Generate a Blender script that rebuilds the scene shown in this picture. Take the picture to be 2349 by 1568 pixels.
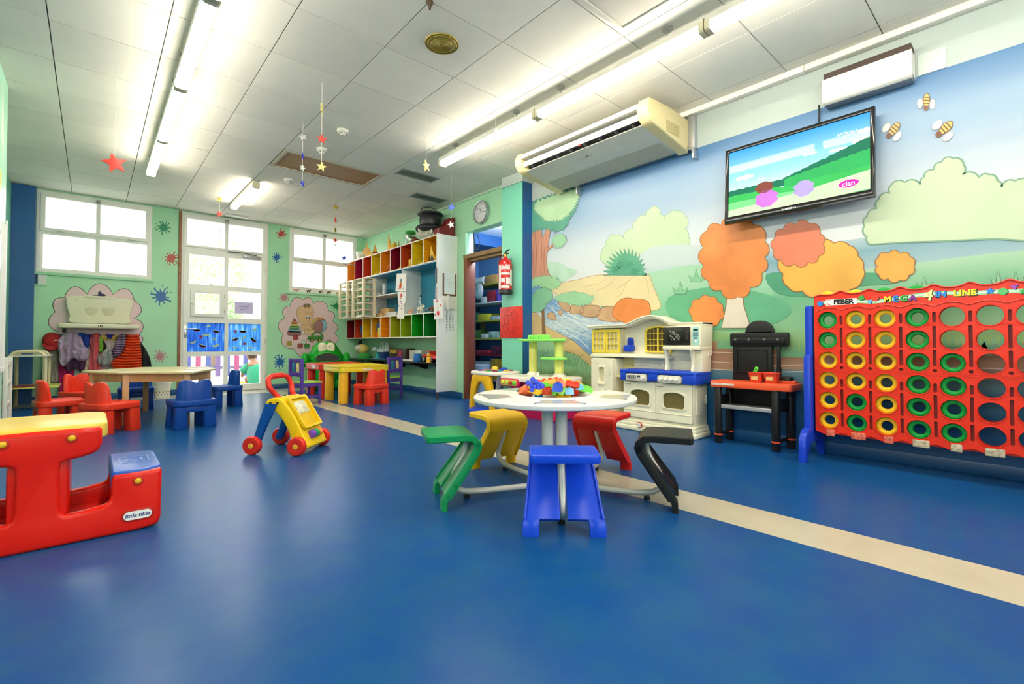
import bpy, bmesh, math, random
from mathutils import Vector, Matrix
from mathutils.geometry import tessellate_polygon
random.seed(7)
for o in list(bpy.data.objects): bpy.data.objects.remove(o, do_unlink=True)
SC = bpy.context.scene
COL = SC.collection
# ---------------------------------------------------------------- camera
F, YAW, PIT, EYE, CXP, CYP = 1084.9, 0.725504, 0.0199909, 0.82, 1174.5, 765.0   # photo taken as 2349 x 1568
cam = bpy.data.cameras.new('camera'); camo = bpy.data.objects.new('camera', cam); COL.objects.link(camo)
cam.sensor_fit = 'HORIZONTAL'; cam.sensor_width = 36; cam.lens = F*36/2349; cam.shift_y = -(784-CYP)/2349
cam.clip_start = .03
camo.location = (0, 0, EYE); camo.rotation_euler = (math.pi/2+PIT, 0, -YAW)
SC.camera = camo
# ---------------------------------------------------------------- light and exposure
W = bpy.data.worlds.new('overcast_sky'); SC.world = W; W.use_nodes = True
bg = W.node_tree.nodes['Background']; bg.inputs[0].default_value = (1, .975, .93, 1); bg.inputs[1].default_value = 4.2
TUBE = 29.0           # strength of the fluorescent diffusers
SC.view_settings.view_transform = 'Standard'; SC.view_settings.look = 'None'
SC.view_settings.gamma = 1; SC.view_settings.use_curve_mapping = False; SC.view_settings.exposure = 0.58
XW, YW, ZC = 4.13, 9.19, 2.96      # mural wall, window wall, ceiling
XL, YF = -2.4, -3.0
def portal(name, loc, rot, sx, sy):
    l = bpy.data.lights.new(name, 'AREA'); l.shape = 'RECTANGLE'; l.size = sx; l.size_y = sy; l.cycles.is_portal = True
    o = bpy.data.objects.new(name, l); o.location = loc; o.rotation_euler = rot; COL.objects.link(o)
portal('sky_portal', (.035, YW+.3, 2.37), (-math.pi/2, 0, 0), 1.3, 1.2)
portal('sky_portal', (3.32, YW+.3, 2.34), (-math.pi/2, 0, 0), 1.3, 1.2)
portal('sky_portal', (1.68, YW+.3, 1.47), (-math.pi/2, 0, 0), 1.3, 3.0)
portal('sky_portal', (XL-.2, .65, 1.8), (0, -math.pi/2, 0), 1.5, 2.6)
portal('sky_portal', (1.5, YF-.2, 1.8), (math.pi/2, 0, 0), 4.7, 1.5)
# ---------------------------------------------------------------- pixel helpers
_fw = Vector((math.sin(YAW), math.cos(YAW), 0)); _rt = Vector((math.cos(YAW), -math.sin(YAW), 0)); _up = Vector((0, 0, 1))
_f2 = math.cos(PIT)*_fw+math.sin(PIT)*_up; _u2 = -math.sin(PIT)*_fw+math.cos(PIT)*_up
EYEV = Vector((0, 0, EYE))
def ray(x, y): return (x-CXP)/F*_rt-(y-CYP)/F*_u2+_f2
def onZ(x, y, z=0.): d = ray(x, y); return EYEV+d*((z-EYE)/d.z)
def onX(x, y, X): d = ray(x, y); return EYEV+d*(X/d.x)
def onY(x, y, Y): d = ray(x, y); return EYEV+d*(Y/d.y)
# ---------------------------------------------------------------- materials
def lin(h):
    h = h.lstrip('#'); c = [int(h[i:i+2], 16)/255 for i in (0, 2, 4)]
    return tuple(x/12.92 if x <= .04045 else ((x+.055)/1.055)**2.4 for x in c)
_M = {}
def M(hexc, rough=.4, metal=0., var=.05, scale=9., bump=0., bscale=60., coat=0., spec=.5, trans=0., emit=0., stretch=None, sss=0.):
    k = (hexc, rough, metal, var, scale, bump, bscale, coat, spec, trans, emit, stretch)
    if k in _M: return _M[k]
    m = bpy.data.materials.new('mat_'+hexc.lstrip('#')+'_%d' % len(_M)); m.use_nodes = True
    nt = m.node_tree; b = nt.nodes['Principled BSDF']; N = nt.nodes.new; L = nt.links.new
    c = lin(hexc)
    b.inputs['Roughness'].default_value = rough; b.inputs['Metallic'].default_value = metal
    b.inputs['Specular IOR Level'].default_value = spec; b.inputs['Coat Weight'].default_value = coat
    b.inputs['Transmission Weight'].default_value = trans
    tc = N('ShaderNodeTexCoord'); mp = N('ShaderNodeMapping'); L(tc.outputs['Object'], mp.inputs[0])
    if stretch: mp.inputs['Scale'].default_value = stretch
    nz = N('ShaderNodeTexNoise'); nz.inputs['Scale'].default_value = scale; nz.inputs['Detail'].default_value = 4; L(mp.outputs[0], nz.inputs['Vector'])
    rp = N('ShaderNodeValToRGB'); rp.color_ramp.elements[0].position = .3; rp.color_ramp.elements[1].position = .7
    rp.color_ramp.elements[0].color = tuple(x*(1-var) for x in c)+(1,)
    rp.color_ramp.elements[1].color = tuple(min(1, x*(1+var)+.004*var) for x in c)+(1,)
    L(nz.outputs[0], rp.inputs[0]); L(rp.outputs[0], b.inputs['Base Color'])
    if emit:
        L(rp.outputs[0], b.inputs['Emission Color']); b.inputs['Emission Strength'].default_value = emit
        for l in list(b.inputs['Base Color'].links): nt.links.remove(l)
        b.inputs['Base Color'].default_value = (.01, .01, .01, 1); b.inputs['Specular IOR Level'].default_value = .15; b.inputs['Roughness'].default_value = .04
    if bump:
        n2 = N('ShaderNodeTexNoise'); n2.inputs['Scale'].default_value = bscale; L(mp.outputs[0], n2.inputs['Vector'])
        bp = N('ShaderNodeBump'); bp.inputs['Strength'].default_value = bump; bp.inputs['Distance'].default_value = .004
        L(n2.outputs[0], bp.inputs['Height']); L(bp.outputs[0], b.inputs['Normal'])
    _M[k] = m; return m
def Mwood(h1, h2, rough=.45, scale=3., stretch=(1, 1, 12), coat=0.):
    k = ('wood', h1, h2, rough, scale, stretch)
    if k in _M: return _M[k]
    m = M(h1, rough, var=.02, scale=scale, coat=coat, stretch=stretch, bump=.05, bscale=8).copy(); nt = m.node_tree
    rp = [n for n in nt.nodes if n.type == 'VALTORGB'][0]
    rp.color_ramp.elements[0].color = lin(h1)+(1,); rp.color_ramp.elements[1].color = lin(h2)+(1,)
    _M[k] = m; return m
def Mgrad(name, stops, axis='Z', lo=0., hi=1., rough=.35, noise=.06, nscale=3., stretch=(1, 1, 1), spec=.4, emit=0.):
    """painted bands: colour follows a world axis, ruffled with noise like brush strokes"""
    m = bpy.data.materials.new(name); m.use_nodes = True; nt = m.node_tree; b = nt.nodes['Principled BSDF']; N = nt.nodes.new; L = nt.links.new
    g = N('ShaderNodeNewGeometry'); sp = N('ShaderNodeSeparateXYZ'); L(g.outputs['Position'], sp.inputs[0])
    mp = N('ShaderNodeMapping'); mp.inputs['Scale'].default_value = stretch; L(g.outputs['Position'], mp.inputs[0])
    nz = N('ShaderNodeTexNoise'); nz.inputs['Scale'].default_value = nscale; nz.inputs['Detail'].default_value = 5; L(mp.outputs[0], nz.inputs['Vector'])
    mr = N('ShaderNodeMapRange'); mr.inputs[1].default_value = lo; mr.inputs[2].default_value = hi; L(sp.outputs[axis], mr.inputs[0])
    ma = N('ShaderNodeMath'); ma.operation = 'MULTIPLY_ADD'; ma.inputs[1].default_value = noise; L(nz.outputs[0], ma.inputs[0]); L(mr.outputs[0], ma.inputs[2])
    sb = N('ShaderNodeMath'); sb.operation = 'SUBTRACT'; sb.inputs[1].default_value = noise/2; L(ma.outputs[0], sb.inputs[0])
    rp = N('ShaderNodeValToRGB'); e = rp.color_ramp.elements
    for i, (p, c) in enumerate(stops):
        el = e[i] if i < 2 else e.new(p)
        el.position = p; el.color = tuple(x*(1. if emit else .7) for x in lin(c))+(1,)
    L(sb.outputs[0], rp.inputs[0]); L(rp.outputs[0], b.inputs['Base Color']); b.inputs['Roughness'].default_value = rough; b.inputs['Specular IOR Level'].default_value = spec
    if emit: L(rp.outputs[0], b.inputs['Emission Color']); b.inputs['Emission Strength'].default_value = emit; nt.links.remove(b.inputs['Base Color'].links[0]); b.inputs['Base Color'].default_value = (.01, .01, .01, 1); b.inputs['Specular IOR Level'].default_value = .15; b.inputs['Roughness'].default_value = .04
    return m
def Mglass(name, tint=(1, 1, 1), gloss=.08, rough=.03, alpha=0.):
    m = bpy.data.materials.new(name); m.use_nodes = True; nt = m.node_tree; N = nt.nodes.new; L = nt.links.new
    for n in list(nt.nodes):
        if n.type == 'BSDF_PRINCIPLED': nt.nodes.remove(n)
    out = [n for n in nt.nodes if n.type == 'OUTPUT_MATERIAL'][0]
    t = N('ShaderNodeBsdfTransparent'); t.inputs[0].default_value = tint+(1,)
    g = N('ShaderNodeBsdfGlossy'); g.inputs['Roughness'].default_value = rough
    mx = N('ShaderNodeMixShader'); mx.inputs[0].default_value = gloss; L(t.outputs[0], mx.inputs[1]); L(g.outputs[0], mx.inputs[2])
    last = mx
    if alpha:
        d = N('ShaderNodeBsdfDiffuse'); d.inputs[0].default_value = (.9, .93, .96, 1); m2 = N('ShaderNodeMixShader'); m2.inputs[0].default_value = alpha
        L(mx.outputs[0], m2.inputs[1]); L(d.outputs[0], m2.inputs[2]); last = m2
    L(last.outputs[0], out.inputs[0]); return m
# ---------------------------------------------------------------- mesh helpers
def V(*a): return Vector(a)
def rotm(rx=0, ry=0, rz=0): return Matrix.Rotation(math.radians(rz), 4, 'Z') @ Matrix.Rotation(math.radians(ry), 4, 'Y') @ Matrix.Rotation(math.radians(rx), 4, 'X')
def T(x, y, z, rx=0, ry=0, rz=0): return Matrix.Translation((x, y, z)) @ rotm(rx, ry, rz)
def cr(pts, n=6, closed=True):
    """Catmull-Rom through points (tuples of any size)"""
    P = [Vector(p) for p in pts]; k = len(P); out = []
    for i in range(k if closed else k-1):
        g = (lambda j: P[j % k]) if closed else (lambda j: P[max(0, min(k-1, j))])
        a, b, c, d = g(i-1), g(i), g(i+1), g(i+2)
        for s in range(n):
            t = s/n
            out.append(.5*((2*b)+(c-a)*t+(2*a-5*b+4*c-d)*t*t+(3*b-a-3*c+d)*t**3))
    if not closed: out.append(P[-1])
    return [tuple(p) for p in out]
def rrect(x0, y0, x1, y1, r, n=4):
    if isinstance(r, (int, float)): r = (r,)*4
    out = []
    for (cx, cy, a, q) in ((x1-r[0], y1-r[0], 0, r[0]), (x0+r[1], y1-r[1], 90, r[1]), (x0+r[2], y0+r[2], 180, r[2]), (x1-r[3], y0+r[3], 270, r[3])):
        if q < 1e-6: out.append((cx, cy)); continue
        for i in range(n+1):
            t = math.radians(a+90*i/n); out.append((cx+q*math.cos(t), cy+q*math.sin(t)))
    return out
def circ(cx, cy, r, n=24, ry=None, a0=0): return [(cx+r*math.cos(a0+2*math.pi*i/n), cy+(ry or r)*math.sin(a0+2*math.pi*i/n)) for i in range(n)]
AX = {'xy': lambda u, v, w: (u, v, w), 'xz': lambda u, v, w: (u, w, v), 'yz': lambda u, v, w: (w, u, v)}
class B:
    def __init__(s): s.bm = bmesh.new()
    def _t(s, vs, m):
        if m is not None:
            for v in vs: v.co = m @ v.co
        return vs
    def box(s, c, d, bev=0, m=None, seg=2):
        r = bmesh.ops.create_cube(s.bm, size=1); vs = r['verts']
        for v in vs: v.co = Vector((c[0]+v.co.x*d[0], c[1]+v.co.y*d[1], c[2]+v.co.z*d[2]))
        if bev:
            es = list({e for v in vs for e in v.link_edges})
            rr = bmesh.ops.bevel(s.bm, geom=es, offset=min(bev, min(d)*.49), segments=seg, profile=.5, affect='EDGES')
            for f in rr['faces']: f.smooth = True
            vs = list({v for f in rr['faces'] for v in f.verts} | {v for v in vs if v.is_valid})
            vs = list({v for v in vs if v.is_valid})
        s._t(vs, m); return s
    def bb(s, x0, y0, z0, x1, y1, z1, bev=0, m=None): return s.box(((x0+x1)/2, (y0+y1)/2, (z0+z1)/2), (abs(x1-x0), abs(y1-y0), abs(z1-z0)), bev, m)
    def cyl(s, a, b, r, r2=None, n=20, bev=0):
        a, b = Vector(a), Vector(b); d = b-a; L = d.length; q = d.to_track_quat('Z', 'Y').to_matrix().to_4x4(); mt = Matrix.Translation(a) @ q
        r2 = r if r2 is None else r2
        pr = [(0, 0), (r, 0), (r2, L), (0, L)] if not bev else [(0, 0), (r-bev, 0), (r-.3*bev, .3*bev), (r, bev), (r2, L-bev), (r2-.3*bev, L-.3*bev), (r2-bev, L), (0, L)]
        return s.lathe(pr, n, mt)
    def lathe(s, prof, n=24, m=None, sx=1., sy=1.):
        rings = []
        for r, z in prof:
            if r < 1e-6: rings.append([s.bm.verts.new((0, 0, z))])
            else: rings.append([s.bm.verts.new((r*sx*math.cos(2*math.pi*i/n), r*sy*math.sin(2*math.pi*i/n), z)) for i in range(n)])
        for A, C in zip(rings, rings[1:]):
            for i in range(n):
                j = (i+1) % n
                if len(A) == 1 and len(C) == 1: continue
                if len(A) == 1: s.bm.faces.new((A[0], C[j], C[i]))
                elif len(C) == 1: s.bm.faces.new((A[i], A[j], C[0]))
                else: s.bm.faces.new((A[i], A[j], C[j], C[i]))
        for R in rings:
            for v in R:
                for f in v.link_faces: f.smooth = True
        s._t([v for R in rings for v in R], m); return s
    def loft(s, rings, caps=True, closed=True, m=None):
        RR = [[s.bm.verts.new(p) for p in R] for R in rings]; n = len(RR[0])
        for A, C in zip(RR, RR[1:]):
            for i in range(n if closed else n-1):
                j = (i+1) % n; s.bm.faces.new((A[i], A[j], C[j], C[i]))
        for R in RR:
            for v in R:
                for f in v.link_faces: f.smooth = True
        if caps and closed:
            s.bm.faces.new(list(reversed(RR[0]))); s.bm.faces.new(RR[-1])
        s._t([v for R in RR for v in R], m); return s
    def tube(s, pts, r, n=10, closed=False, m=None):
        P = [Vector(p) for p in pts]; k = len(P); rings = []; up = None
        for i in range(k):
            if closed: d = P[(i+1) % k]-P[i-1]
            else: d = P[min(k-1, i+1)]-P[max(0, i-1)]
            d.normalize()
            if up is None: up = Vector((0, 0, 1)) if abs(d.z) < .9 else Vector((1, 0, 0))
            x = d.cross(up).normalized(); up = x.cross(d).normalized()
            q = r[i] if isinstance(r, (list, tuple)) else r
            rings.append([P[i]+q*(math.cos(2*math.pi*j/n)*x+math.sin(2*math.pi*j/n)*up) for j in range(n)])
        if closed: rings.append(rings[0]); return s.loft(rings, False, True, m)
        return s.loft(rings, True, True, m)
    def prism(s, poly, w0, w1, ax='xz', holes=(), bev=0, m=None, seg=2):
        """flat outline (with holes) given thickness, optionally rounded on the rims"""
        f = AX[ax]; tmp = bmesh.new(); loops = [poly]+list(holes)
        if not holes:
            vs = [tmp.verts.new(f(p[0], p[1], w0)) for p in poly]; fc = [tmp.faces.new(vs)]
        else:
            pts = []; tris = tessellate_polygon([[Vector((p[0], p[1], 0)) for p in L] for L in loops])
            for L in loops: pts += L
            vs = [tmp.verts.new(f(p[0], p[1], w0)) for p in pts]
            for t in tris:
                try: tmp.faces.new([vs[i] for i in t])
                except ValueError: pass
            fc = tmp.faces[:]
        rim = [e for e in tmp.edges if len(e.link_faces) == 1]
        ex = bmesh.ops.extrude_face_region(tmp, geom=fc)
        nv = [g for g in ex['geom'] if isinstance(g, bmesh.types.BMVert)]
        d = Vector(f(0, 0, w1-w0))
        for v in nv: v.co += d
        bmesh.ops.recalc_face_normals(tmp, faces=tmp.faces); dn = d.normalized()
        for fa in tmp.faces: fa.smooth = abs(fa.normal.dot(dn)) < .5
        if bev:
            es = [e for e in tmp.edges if len(e.link_faces) == 2 and e.calc_face_angle(0) > .9 and abs((e.verts[0].co-e.verts[1].co).normalized().dot(d.normalized())) < .5]
            rr = bmesh.ops.bevel(tmp, geom=es, offset=bev, segments=seg, profile=.5, affect='EDGES', clamp_overlap=True)
            for fa in rr['faces']: fa.smooth = True
        me = bpy.data.meshes.new('t'); tmp.to_mesh(me); tmp.free()
        n0 = len(s.bm.verts); s.bm.from_mesh(me); bpy.data.meshes.remove(me); s.bm.verts.ensure_lookup_table()
        s._t(s.bm.verts[n0:], m); return s
    def ell(s, c, r, n=20, m=None, k=None):
        k = k or n//2; pr = [(math.sin(math.pi*i/k), -math.cos(math.pi*i/k)) for i in range(k+1)]; pr[0] = (0, -1); pr[-1] = (0, 1)
        mm = Matrix.Translation(c) @ Matrix.Diagonal((r[0], r[1], r[2], 1)); 
        return s.lathe(pr, n, mm if m is None else m @ mm)
    def add(s, o, m=None):
        me = bpy.data.meshes.new('t'); o.bm.to_mesh(me); n0 = len(s.bm.verts); s.bm.from_mesh(me); bpy.data.meshes.remove(me); s.bm.verts.ensure_lookup_table()
        s._t(s.bm.verts[n0:], m); return s
    def mesh(s, name, mats, ang=38, fix=True):
        if fix: bmesh.ops.recalc_face_normals(s.bm, faces=s.bm.faces)
        me = bpy.data.meshes.new(name); s.bm.to_mesh(me); s.bm.free()
        for m in (mats if isinstance(mats, (list, tuple)) else [mats]): me.materials.append(m)
        me.set_sharp_from_angle(angle=math.radians(ang)); return me
    def obj(s, name, mat, parent=None, ang=38, label=None, mw=None):
        o = bpy.data.objects.new(name, s.mesh(name, mat, ang)); COL.objects.link(o)
        if parent is not None: o.parent = parent
        if mw is not None: o.matrix_local = mw
        if label: o['label'] = label
        return o
def thing(name, label, cat, loc=(0, 0, 0), rz=0, group=None, kind=None):
    o = bpy.data.objects.new(name, None); o.empty_display_size = .1; COL.objects.link(o); o.location = loc; o.rotation_euler = (0, 0, math.radians(rz))
    return tag(o, label, cat, group)
def tag(o, label, cat, group=None):
    o['label'] = label; o['category'] = cat
    if group: o['group'] = group
    return o
def struct(o, label=None):
    o['kind'] = 'structure'
    if label: o['label'] = label
    return o
def smooth(o, lv=2):
    md = o.modifiers.new('round', 'SUBSURF'); md.levels = lv; md.render_levels = lv; return o
def inst(o, parent, name=None, mw=None):
    c = bpy.data.objects.new(name or o.name.split('.')[0], o.data); COL.objects.link(c); c.parent = parent
    if mw is not None: c.matrix_local = mw
    return c
def dup(root, loc, rz, label, group=None, swap=None):
    """copy of a thing with its parts and sub-parts; swap maps materials"""
    def cp(o, par):
        c = o.copy()
        if swap and o.data and any(m in swap for m in o.data.materials):
            c.data = o.data.copy()
            for i, m in enumerate(c.data.materials):
                if m in swap: c.data.materials[i] = swap[m]
        COL.objects.link(c); c.parent = par
        for ch in o.children: cp(ch, c)
        return c
    r = cp(root, None); r.location = loc; r.rotation_euler = (0, 0, math.radians(rz)); r['label'] = label
    if group: r['group'] = group
    return r
def text(body, size, mat, parent, m, name='lettering', ext=.0006, bold=0., ax='CENTER', spacing=1., shear=0.):
    """flat raised print: x right, y up, z out of the surface, placed by matrix m"""
    c = bpy.data.curves.new('t', 'FONT'); c.body = body; c.size = size; c.extrude = ext; c.offset = bold; c.align_x = ax; c.align_y = 'CENTER'; c.space_character = spacing; c.shear = shear; c.resolution_u = 3
    o = bpy.data.objects.new('t', c); COL.objects.link(o); bpy.context.view_layer.update()
    me = bpy.data.meshes.new_from_object(o.evaluated_get(bpy.context.evaluated_depsgraph_get())); bpy.data.objects.remove(o); bpy.data.curves.remove(c)
    me.materials.clear(); me.materials.append(mat); me.name = name
    r = bpy.data.objects.new(name, me); COL.objects.link(r); r.parent = parent; r.matrix_local = m; return r
def fr(o, x, y):   # matrix with origin o, x axis x, y axis y
    x = Vector(x).normalized(); y = Vector(y).normalized(); z = x.cross(y)
    return Matrix(((x.x, y.x, z.x, o[0]), (x.y, y.y, z.y, o[1]), (x.z, y.z, z.z, o[2]), (0, 0, 0, 1)))
# flat paint on a wall: outlines picked in the photograph, carried onto the wall plane
def paint(name, px, mat, parent, plane, layer, holes=()):
    ax, d = plane; off = .0005*layer; fn = onX if ax == 'X' else onY
    L = [[fn(p[0], p[1], d-off) for p in R] for R in [px]+list(holes)]
    tri = tessellate_polygon(L); pts = [p for R in L for p in R]
    me = bpy.data.meshes.new(name); me.from_pydata([tuple(p) for p in pts], [], [tuple(t) for t in tri]); me.materials.append(mat)
    o = bpy.data.objects.new(name, me); COL.objects.link(o); o.parent = parent; return o
def line(px, w, mat, parent, plane, layer, name='outline', closed=False):
    ax, d = plane; off = .0005*layer; fn = onX if ax == 'X' else onY
    P = [fn(p[0], p[1], d-off) for p in px]; k = len(P); nrm = Vector((-1, 0, 0)) if ax == 'X' else Vector((0, -1, 0)); vs = []
    for i in range(k):
        t = (P[(i+1) % k]-P[i-1]) if closed else (P[min(k-1, i+1)]-P[max(0, i-1)])
        if t.length < 1e-7: t = Vector((0, 0, 1))
        q = t.normalized().cross(nrm); ww = w*(1 if closed else (.35+.65*math.sin(math.pi*min(1, max(0, (i+.2)/(k-.6))))))
        vs += [P[i]+q*ww/2, P[i]-q*ww/2]
    fs = [(2*i, 2*i+1, 2*i+3, 2*i+2) for i in range(k-1)]
    if closed: fs.append((2*k-2, 2*k-1, 1, 0))
    return vs, fs
def lines(name, specs, mat, parent, plane, layer):
    """several brush lines joined as one painted outline; specs = (px list, width, closed)"""
    A, Fc = [], []
    for px, w, cl in specs:
        v, f = line(px, w, mat, parent, plane, layer, closed=cl); n = len(A); A += [tuple(p) for p in v]; Fc += [tuple(i+n for i in q) for q in f]
    me = bpy.data.meshes.new(name); me.from_pydata(A, [], Fc); me.materials.append(mat); o = bpy.data.objects.new(name, me); COL.objects.link(o); o.parent = parent; return o
# ================================================================ the room
GREEN = M('#a8deb6', .38, var=.03, scale=2.5, bump=.03, bscale=90)
TEAL = M('#7accb0', .35, var=.04, scale=2.)
PALE = M('#b9c5c0', .5, var=.03, scale=3, bump=.12, bscale=140)
WHITE = M('#ece9df', .42, var=.02); WARMW = M('#e6dfcb', .4, var=.03)
BLUEC = M('#1d5c9c', .4, var=.05, scale=3); BLUEB = M('#174f86', .35, var=.06)
BLACK = M('#141414', .4); DARK = M('#2a2a2c', .5)
WB = M('#f0efe9', .35, var=.02)
def mk_floor():
    m = M('#0f4885', .28, var=.14, scale=1.3, spec=.11); nt = m.node_tree
    b = nt.nodes['Principled BSDF']; rp = [n for n in nt.nodes if n.type == 'VALTORGB'][0]
    n2 = nt.nodes.new('ShaderNodeTexNoise'); n2.inputs['Scale'].default_value = 7; n2.inputs['Detail'].default_value = 6
    tc = [n for n in nt.nodes if n.type == 'TEX_COORD'][0]; nt.links.new(tc.outputs['Object'], n2.inputs['Vector'])
    mr = nt.nodes.new('ShaderNodeMapRange'); mr.inputs[1].default_value = .3; mr.inputs[2].default_value = .7; mr.inputs[3].default_value = .22; mr.inputs[4].default_value = .28
    nt.links.new(n2.outputs[0], mr.inputs[0])
    r2 = nt.nodes.new('ShaderNodeValToRGB'); r2.color_ramp.elements[0].position = .35; r2.color_ramp.elements[1].position = .72
    r2.color_ramp.elements[0].color = lin('#0b4587')+(1,); r2.color_ramp.elements[1].color = lin('#1c557e')+(1,)
    mx = nt.nodes.new('ShaderNodeMix'); mx.data_type = 'RGBA'; mx.inputs[0].default_value = .6
    nt.links.new(n2.outputs[0], r2.inputs[0]); nt.links.new(rp.outputs[0], mx.inputs[6]); nt.links.new(r2.outputs[0], mx.inputs[7]); nt.links.new(mx.outputs[2], b.inputs['Base Color'])
    return m
FLOORM = mk_floor(); BEIGE = M('#b8b09d', .24, var=.05, scale=5)
floor = struct(B().bb(XL, YF, -.1, 6.2, YW+.22, 0).obj('floor', FLOORM), 'glossy blue linoleum floor')
B().bb(2.18, YF, -.02, 2.47, 8.62, .0008).obj('floor_stripe', BEIGE, floor, label='cream stripe inlaid along the floor')
B().bb(-.83, 8.6, -.02, XW, YW, .0009).obj('floor_band', M('#b7b3a6', .22, var=.05), floor, label='grey beige band along the window wall')
# ceiling with panels
ceil = struct(B().bb(XL-.1, YF-.1, ZC+.02, XW+.1, YW+.15, ZC+.16).obj('ceiling', M('#9a9a92', .8)), 'suspended ceiling of square panels')
TILEM = [M('#e9e6da', .75, var=.02, scale=4, bump=.05, bscale=200), M('#e4e1d6', .75, var=.02, scale=4, bump=.05, bscale=200)]
gx = [-.247+.6*k for k in range(-4, 9)]; gy = [2.53+.605*k for k in range(-10, 13)]
gx[0] = XL; gx = [x for x in gx if x < XW-.05]+[XW]; gy = [YF]+[y for y in gy if YF+.05 < y < YW-.05]+[YW]
tcache = {}
for i in range(len(gx)-1):
    for j in range(len(gy)-1):
        a, b, c, d = gx[i], gx[i+1], gy[j], gy[j+1]
        if abs(a-1.553) < .7 and abs(c-5.555) < .05 and a > 1.5 and a < 2.7: continue    # wooden hatch sits here
        key = (round(b-a, 2), round(d-c, 2), (i*7+j*3) % 2)
        if key not in tcache:
            tcache[key] = B().box((0, 0, .009), (b-a-.007, d-c-.007, .018)).mesh('ceiling_panel', TILEM[key[2]])
        o = bpy.data.objects.new('ceiling_panel', tcache[key]); COL.objects.link(o); o.parent = ceil; o.location = ((a+b)/2, (c+d)/2, ZC+random.uniform(0, .0012))
# window wall
def rectp(x0, z0, x1, z1): return [(x0, z0), (x1, z0), (x1, z1), (x0, z1)]
wb_ = B().prism([(-.95, 0), (1.045, 0), (1.045, 2.945), (2.32, 2.945), (2.32, 0), (XW+.15, 0), (XW+.15, ZC+.15), (-.95, ZC+.15)], YW, YW+.22, 'xz', [rectp(-.6, 1.80, .67, 2.94), rectp(2.685, 1.76, 3.965, 2.94)])
wall_back = struct(wb_.obj('wall_back', GREEN), 'mint green wall with windows and glazed door')
# right-hand walls
wall_right = struct(B().bb(XW, YF, 0, XW+.15, 4.3, ZC+.15).obj('wall_right', PALE), 'wall painted with a landscape mural')
wall_rear = struct(B().prism([(4.3, 0), (4.67, 0), (4.67, 2.467), (5.70, 2.467), (5.70, 0), (YW+.1, 0), (YW+.1, ZC+.15), (4.3, ZC+.15)], XW, XW+.15, 'yz').obj('wall_shelf_side', GREEN), 'mint green wall behind the cubby shelves')
pil = struct(B().bb(3.963, 4.273, 0, XW, 4.67, 2.83).obj('wall_pillar', [TEAL, BLUEC]), 'turquoise pillar with blue return')
for p in pil.data.polygons:
    if p.normal.y < -.5: p.material_index = 1
B().bb(3.945, 4.255, 2.826, XW, 4.685, 2.855).bb(3.963, 4.273, 2.85, XW, 4.665, ZC).obj('pillar_cap', PALE, pil)
struct(B().prism(rectp(YF, 0, 5.0, ZC+.15), XL-.15, XL, 'yz', [rectp(-.6, 1.1, 1.9, 2.5)]).obj('wall_left', GREEN), 'mint green side wall with an added long window')
struct(B().prism(rectp(XL-.15, 0, XW+.15, ZC+.15), YF-.15, YF, 'xz', [rectp(-.8, 1.1, 3.8, 2.5)]).obj('wall_front', GREEN), 'wall with an added long window behind the viewer')
pier = struct(B().bb(XL-.15, 5.0, 0, -.556, 5.73, ZC+.15).obj('wall_pier', M('#a3dcc0', .3, var=.05, scale=2)), 'mint green pier with painted patches at the left edge')
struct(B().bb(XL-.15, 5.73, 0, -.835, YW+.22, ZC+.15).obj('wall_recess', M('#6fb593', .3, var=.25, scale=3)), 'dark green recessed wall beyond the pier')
# patches painted on the pier
def pierpaint(name, pts, mat):
    me = bpy.data.meshes.new(name); me.from_pydata([(-.5552, y, z) for y, z in pts], [], [tuple(range(len(pts)))]); me.materials.append(mat); o = bpy.data.objects.new(name, me); COL.objects.link(o); o.parent = pier
pierpaint('painted_petal', [(5.40, 2.86), (5.43, 2.87), (5.5, 2.6), (5.56, 2.28), (5.53, 2.26), (5.45, 2.4), (5.40, 2.45)], M('#e8e6da', .3))
pierpaint('painted_sun', circ(5.41, 1.98+.12, .045, 12, .09), M('#e8d25a', .3))
pierpaint('painted_splat', [(5.43, 1.92), (5.45, 1.86), (5.48, 1.87), (5.46, 1.8), (5.48, 1.72), (5.45, 1.76), (5.42, 1.74), (5.43, 1.82), (5.41, 1.88)], M('#5b87b4', .3))
struct(B().bb(-.86, 9.11, .0, -.607, YW+.02, ZC-.004).obj('trim_1', BLUEC), 'blue column in the corner by the large window')
struct(B().bb(1.012, 9.16, 0, 1.046, YW+.03, ZC-.02, .004).obj('trim_2', Mwood('#a9744d', '#8a5636')), 'bare wooden post beside the glazed door')
def baseb(name, x0, y0, x1, y1): return struct(B().bb(x0, y0, 0, x1, y1, .085, .004).obj(name, BLUEB), 'blue skirting board')
baseb('baseboard_back', 2.325, YW-.018, XW, YW); baseb('baseboard_window', -.607, YW-.018, 1.012, YW)
baseb('baseboard_right', XW-.016, YF, XW, 4.27); baseb('baseboard_shelf_side', XW-.016, 5.76, XW, YW)
struct(B().bb(4.065, YF, 2.912, XW, 1.2, ZC, .006).bb(4.065, 1.203, 2.912, XW, 4.27, ZC, .006).obj('trim_3', WHITE), 'white cornice trunking above the mural')
struct(B().bb(XW-.02, 4.69, ZC-.03, XW, YW, ZC).obj('trim_4', M('#b4cdb7', .5)), 'thin strip under the ceiling')
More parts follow.
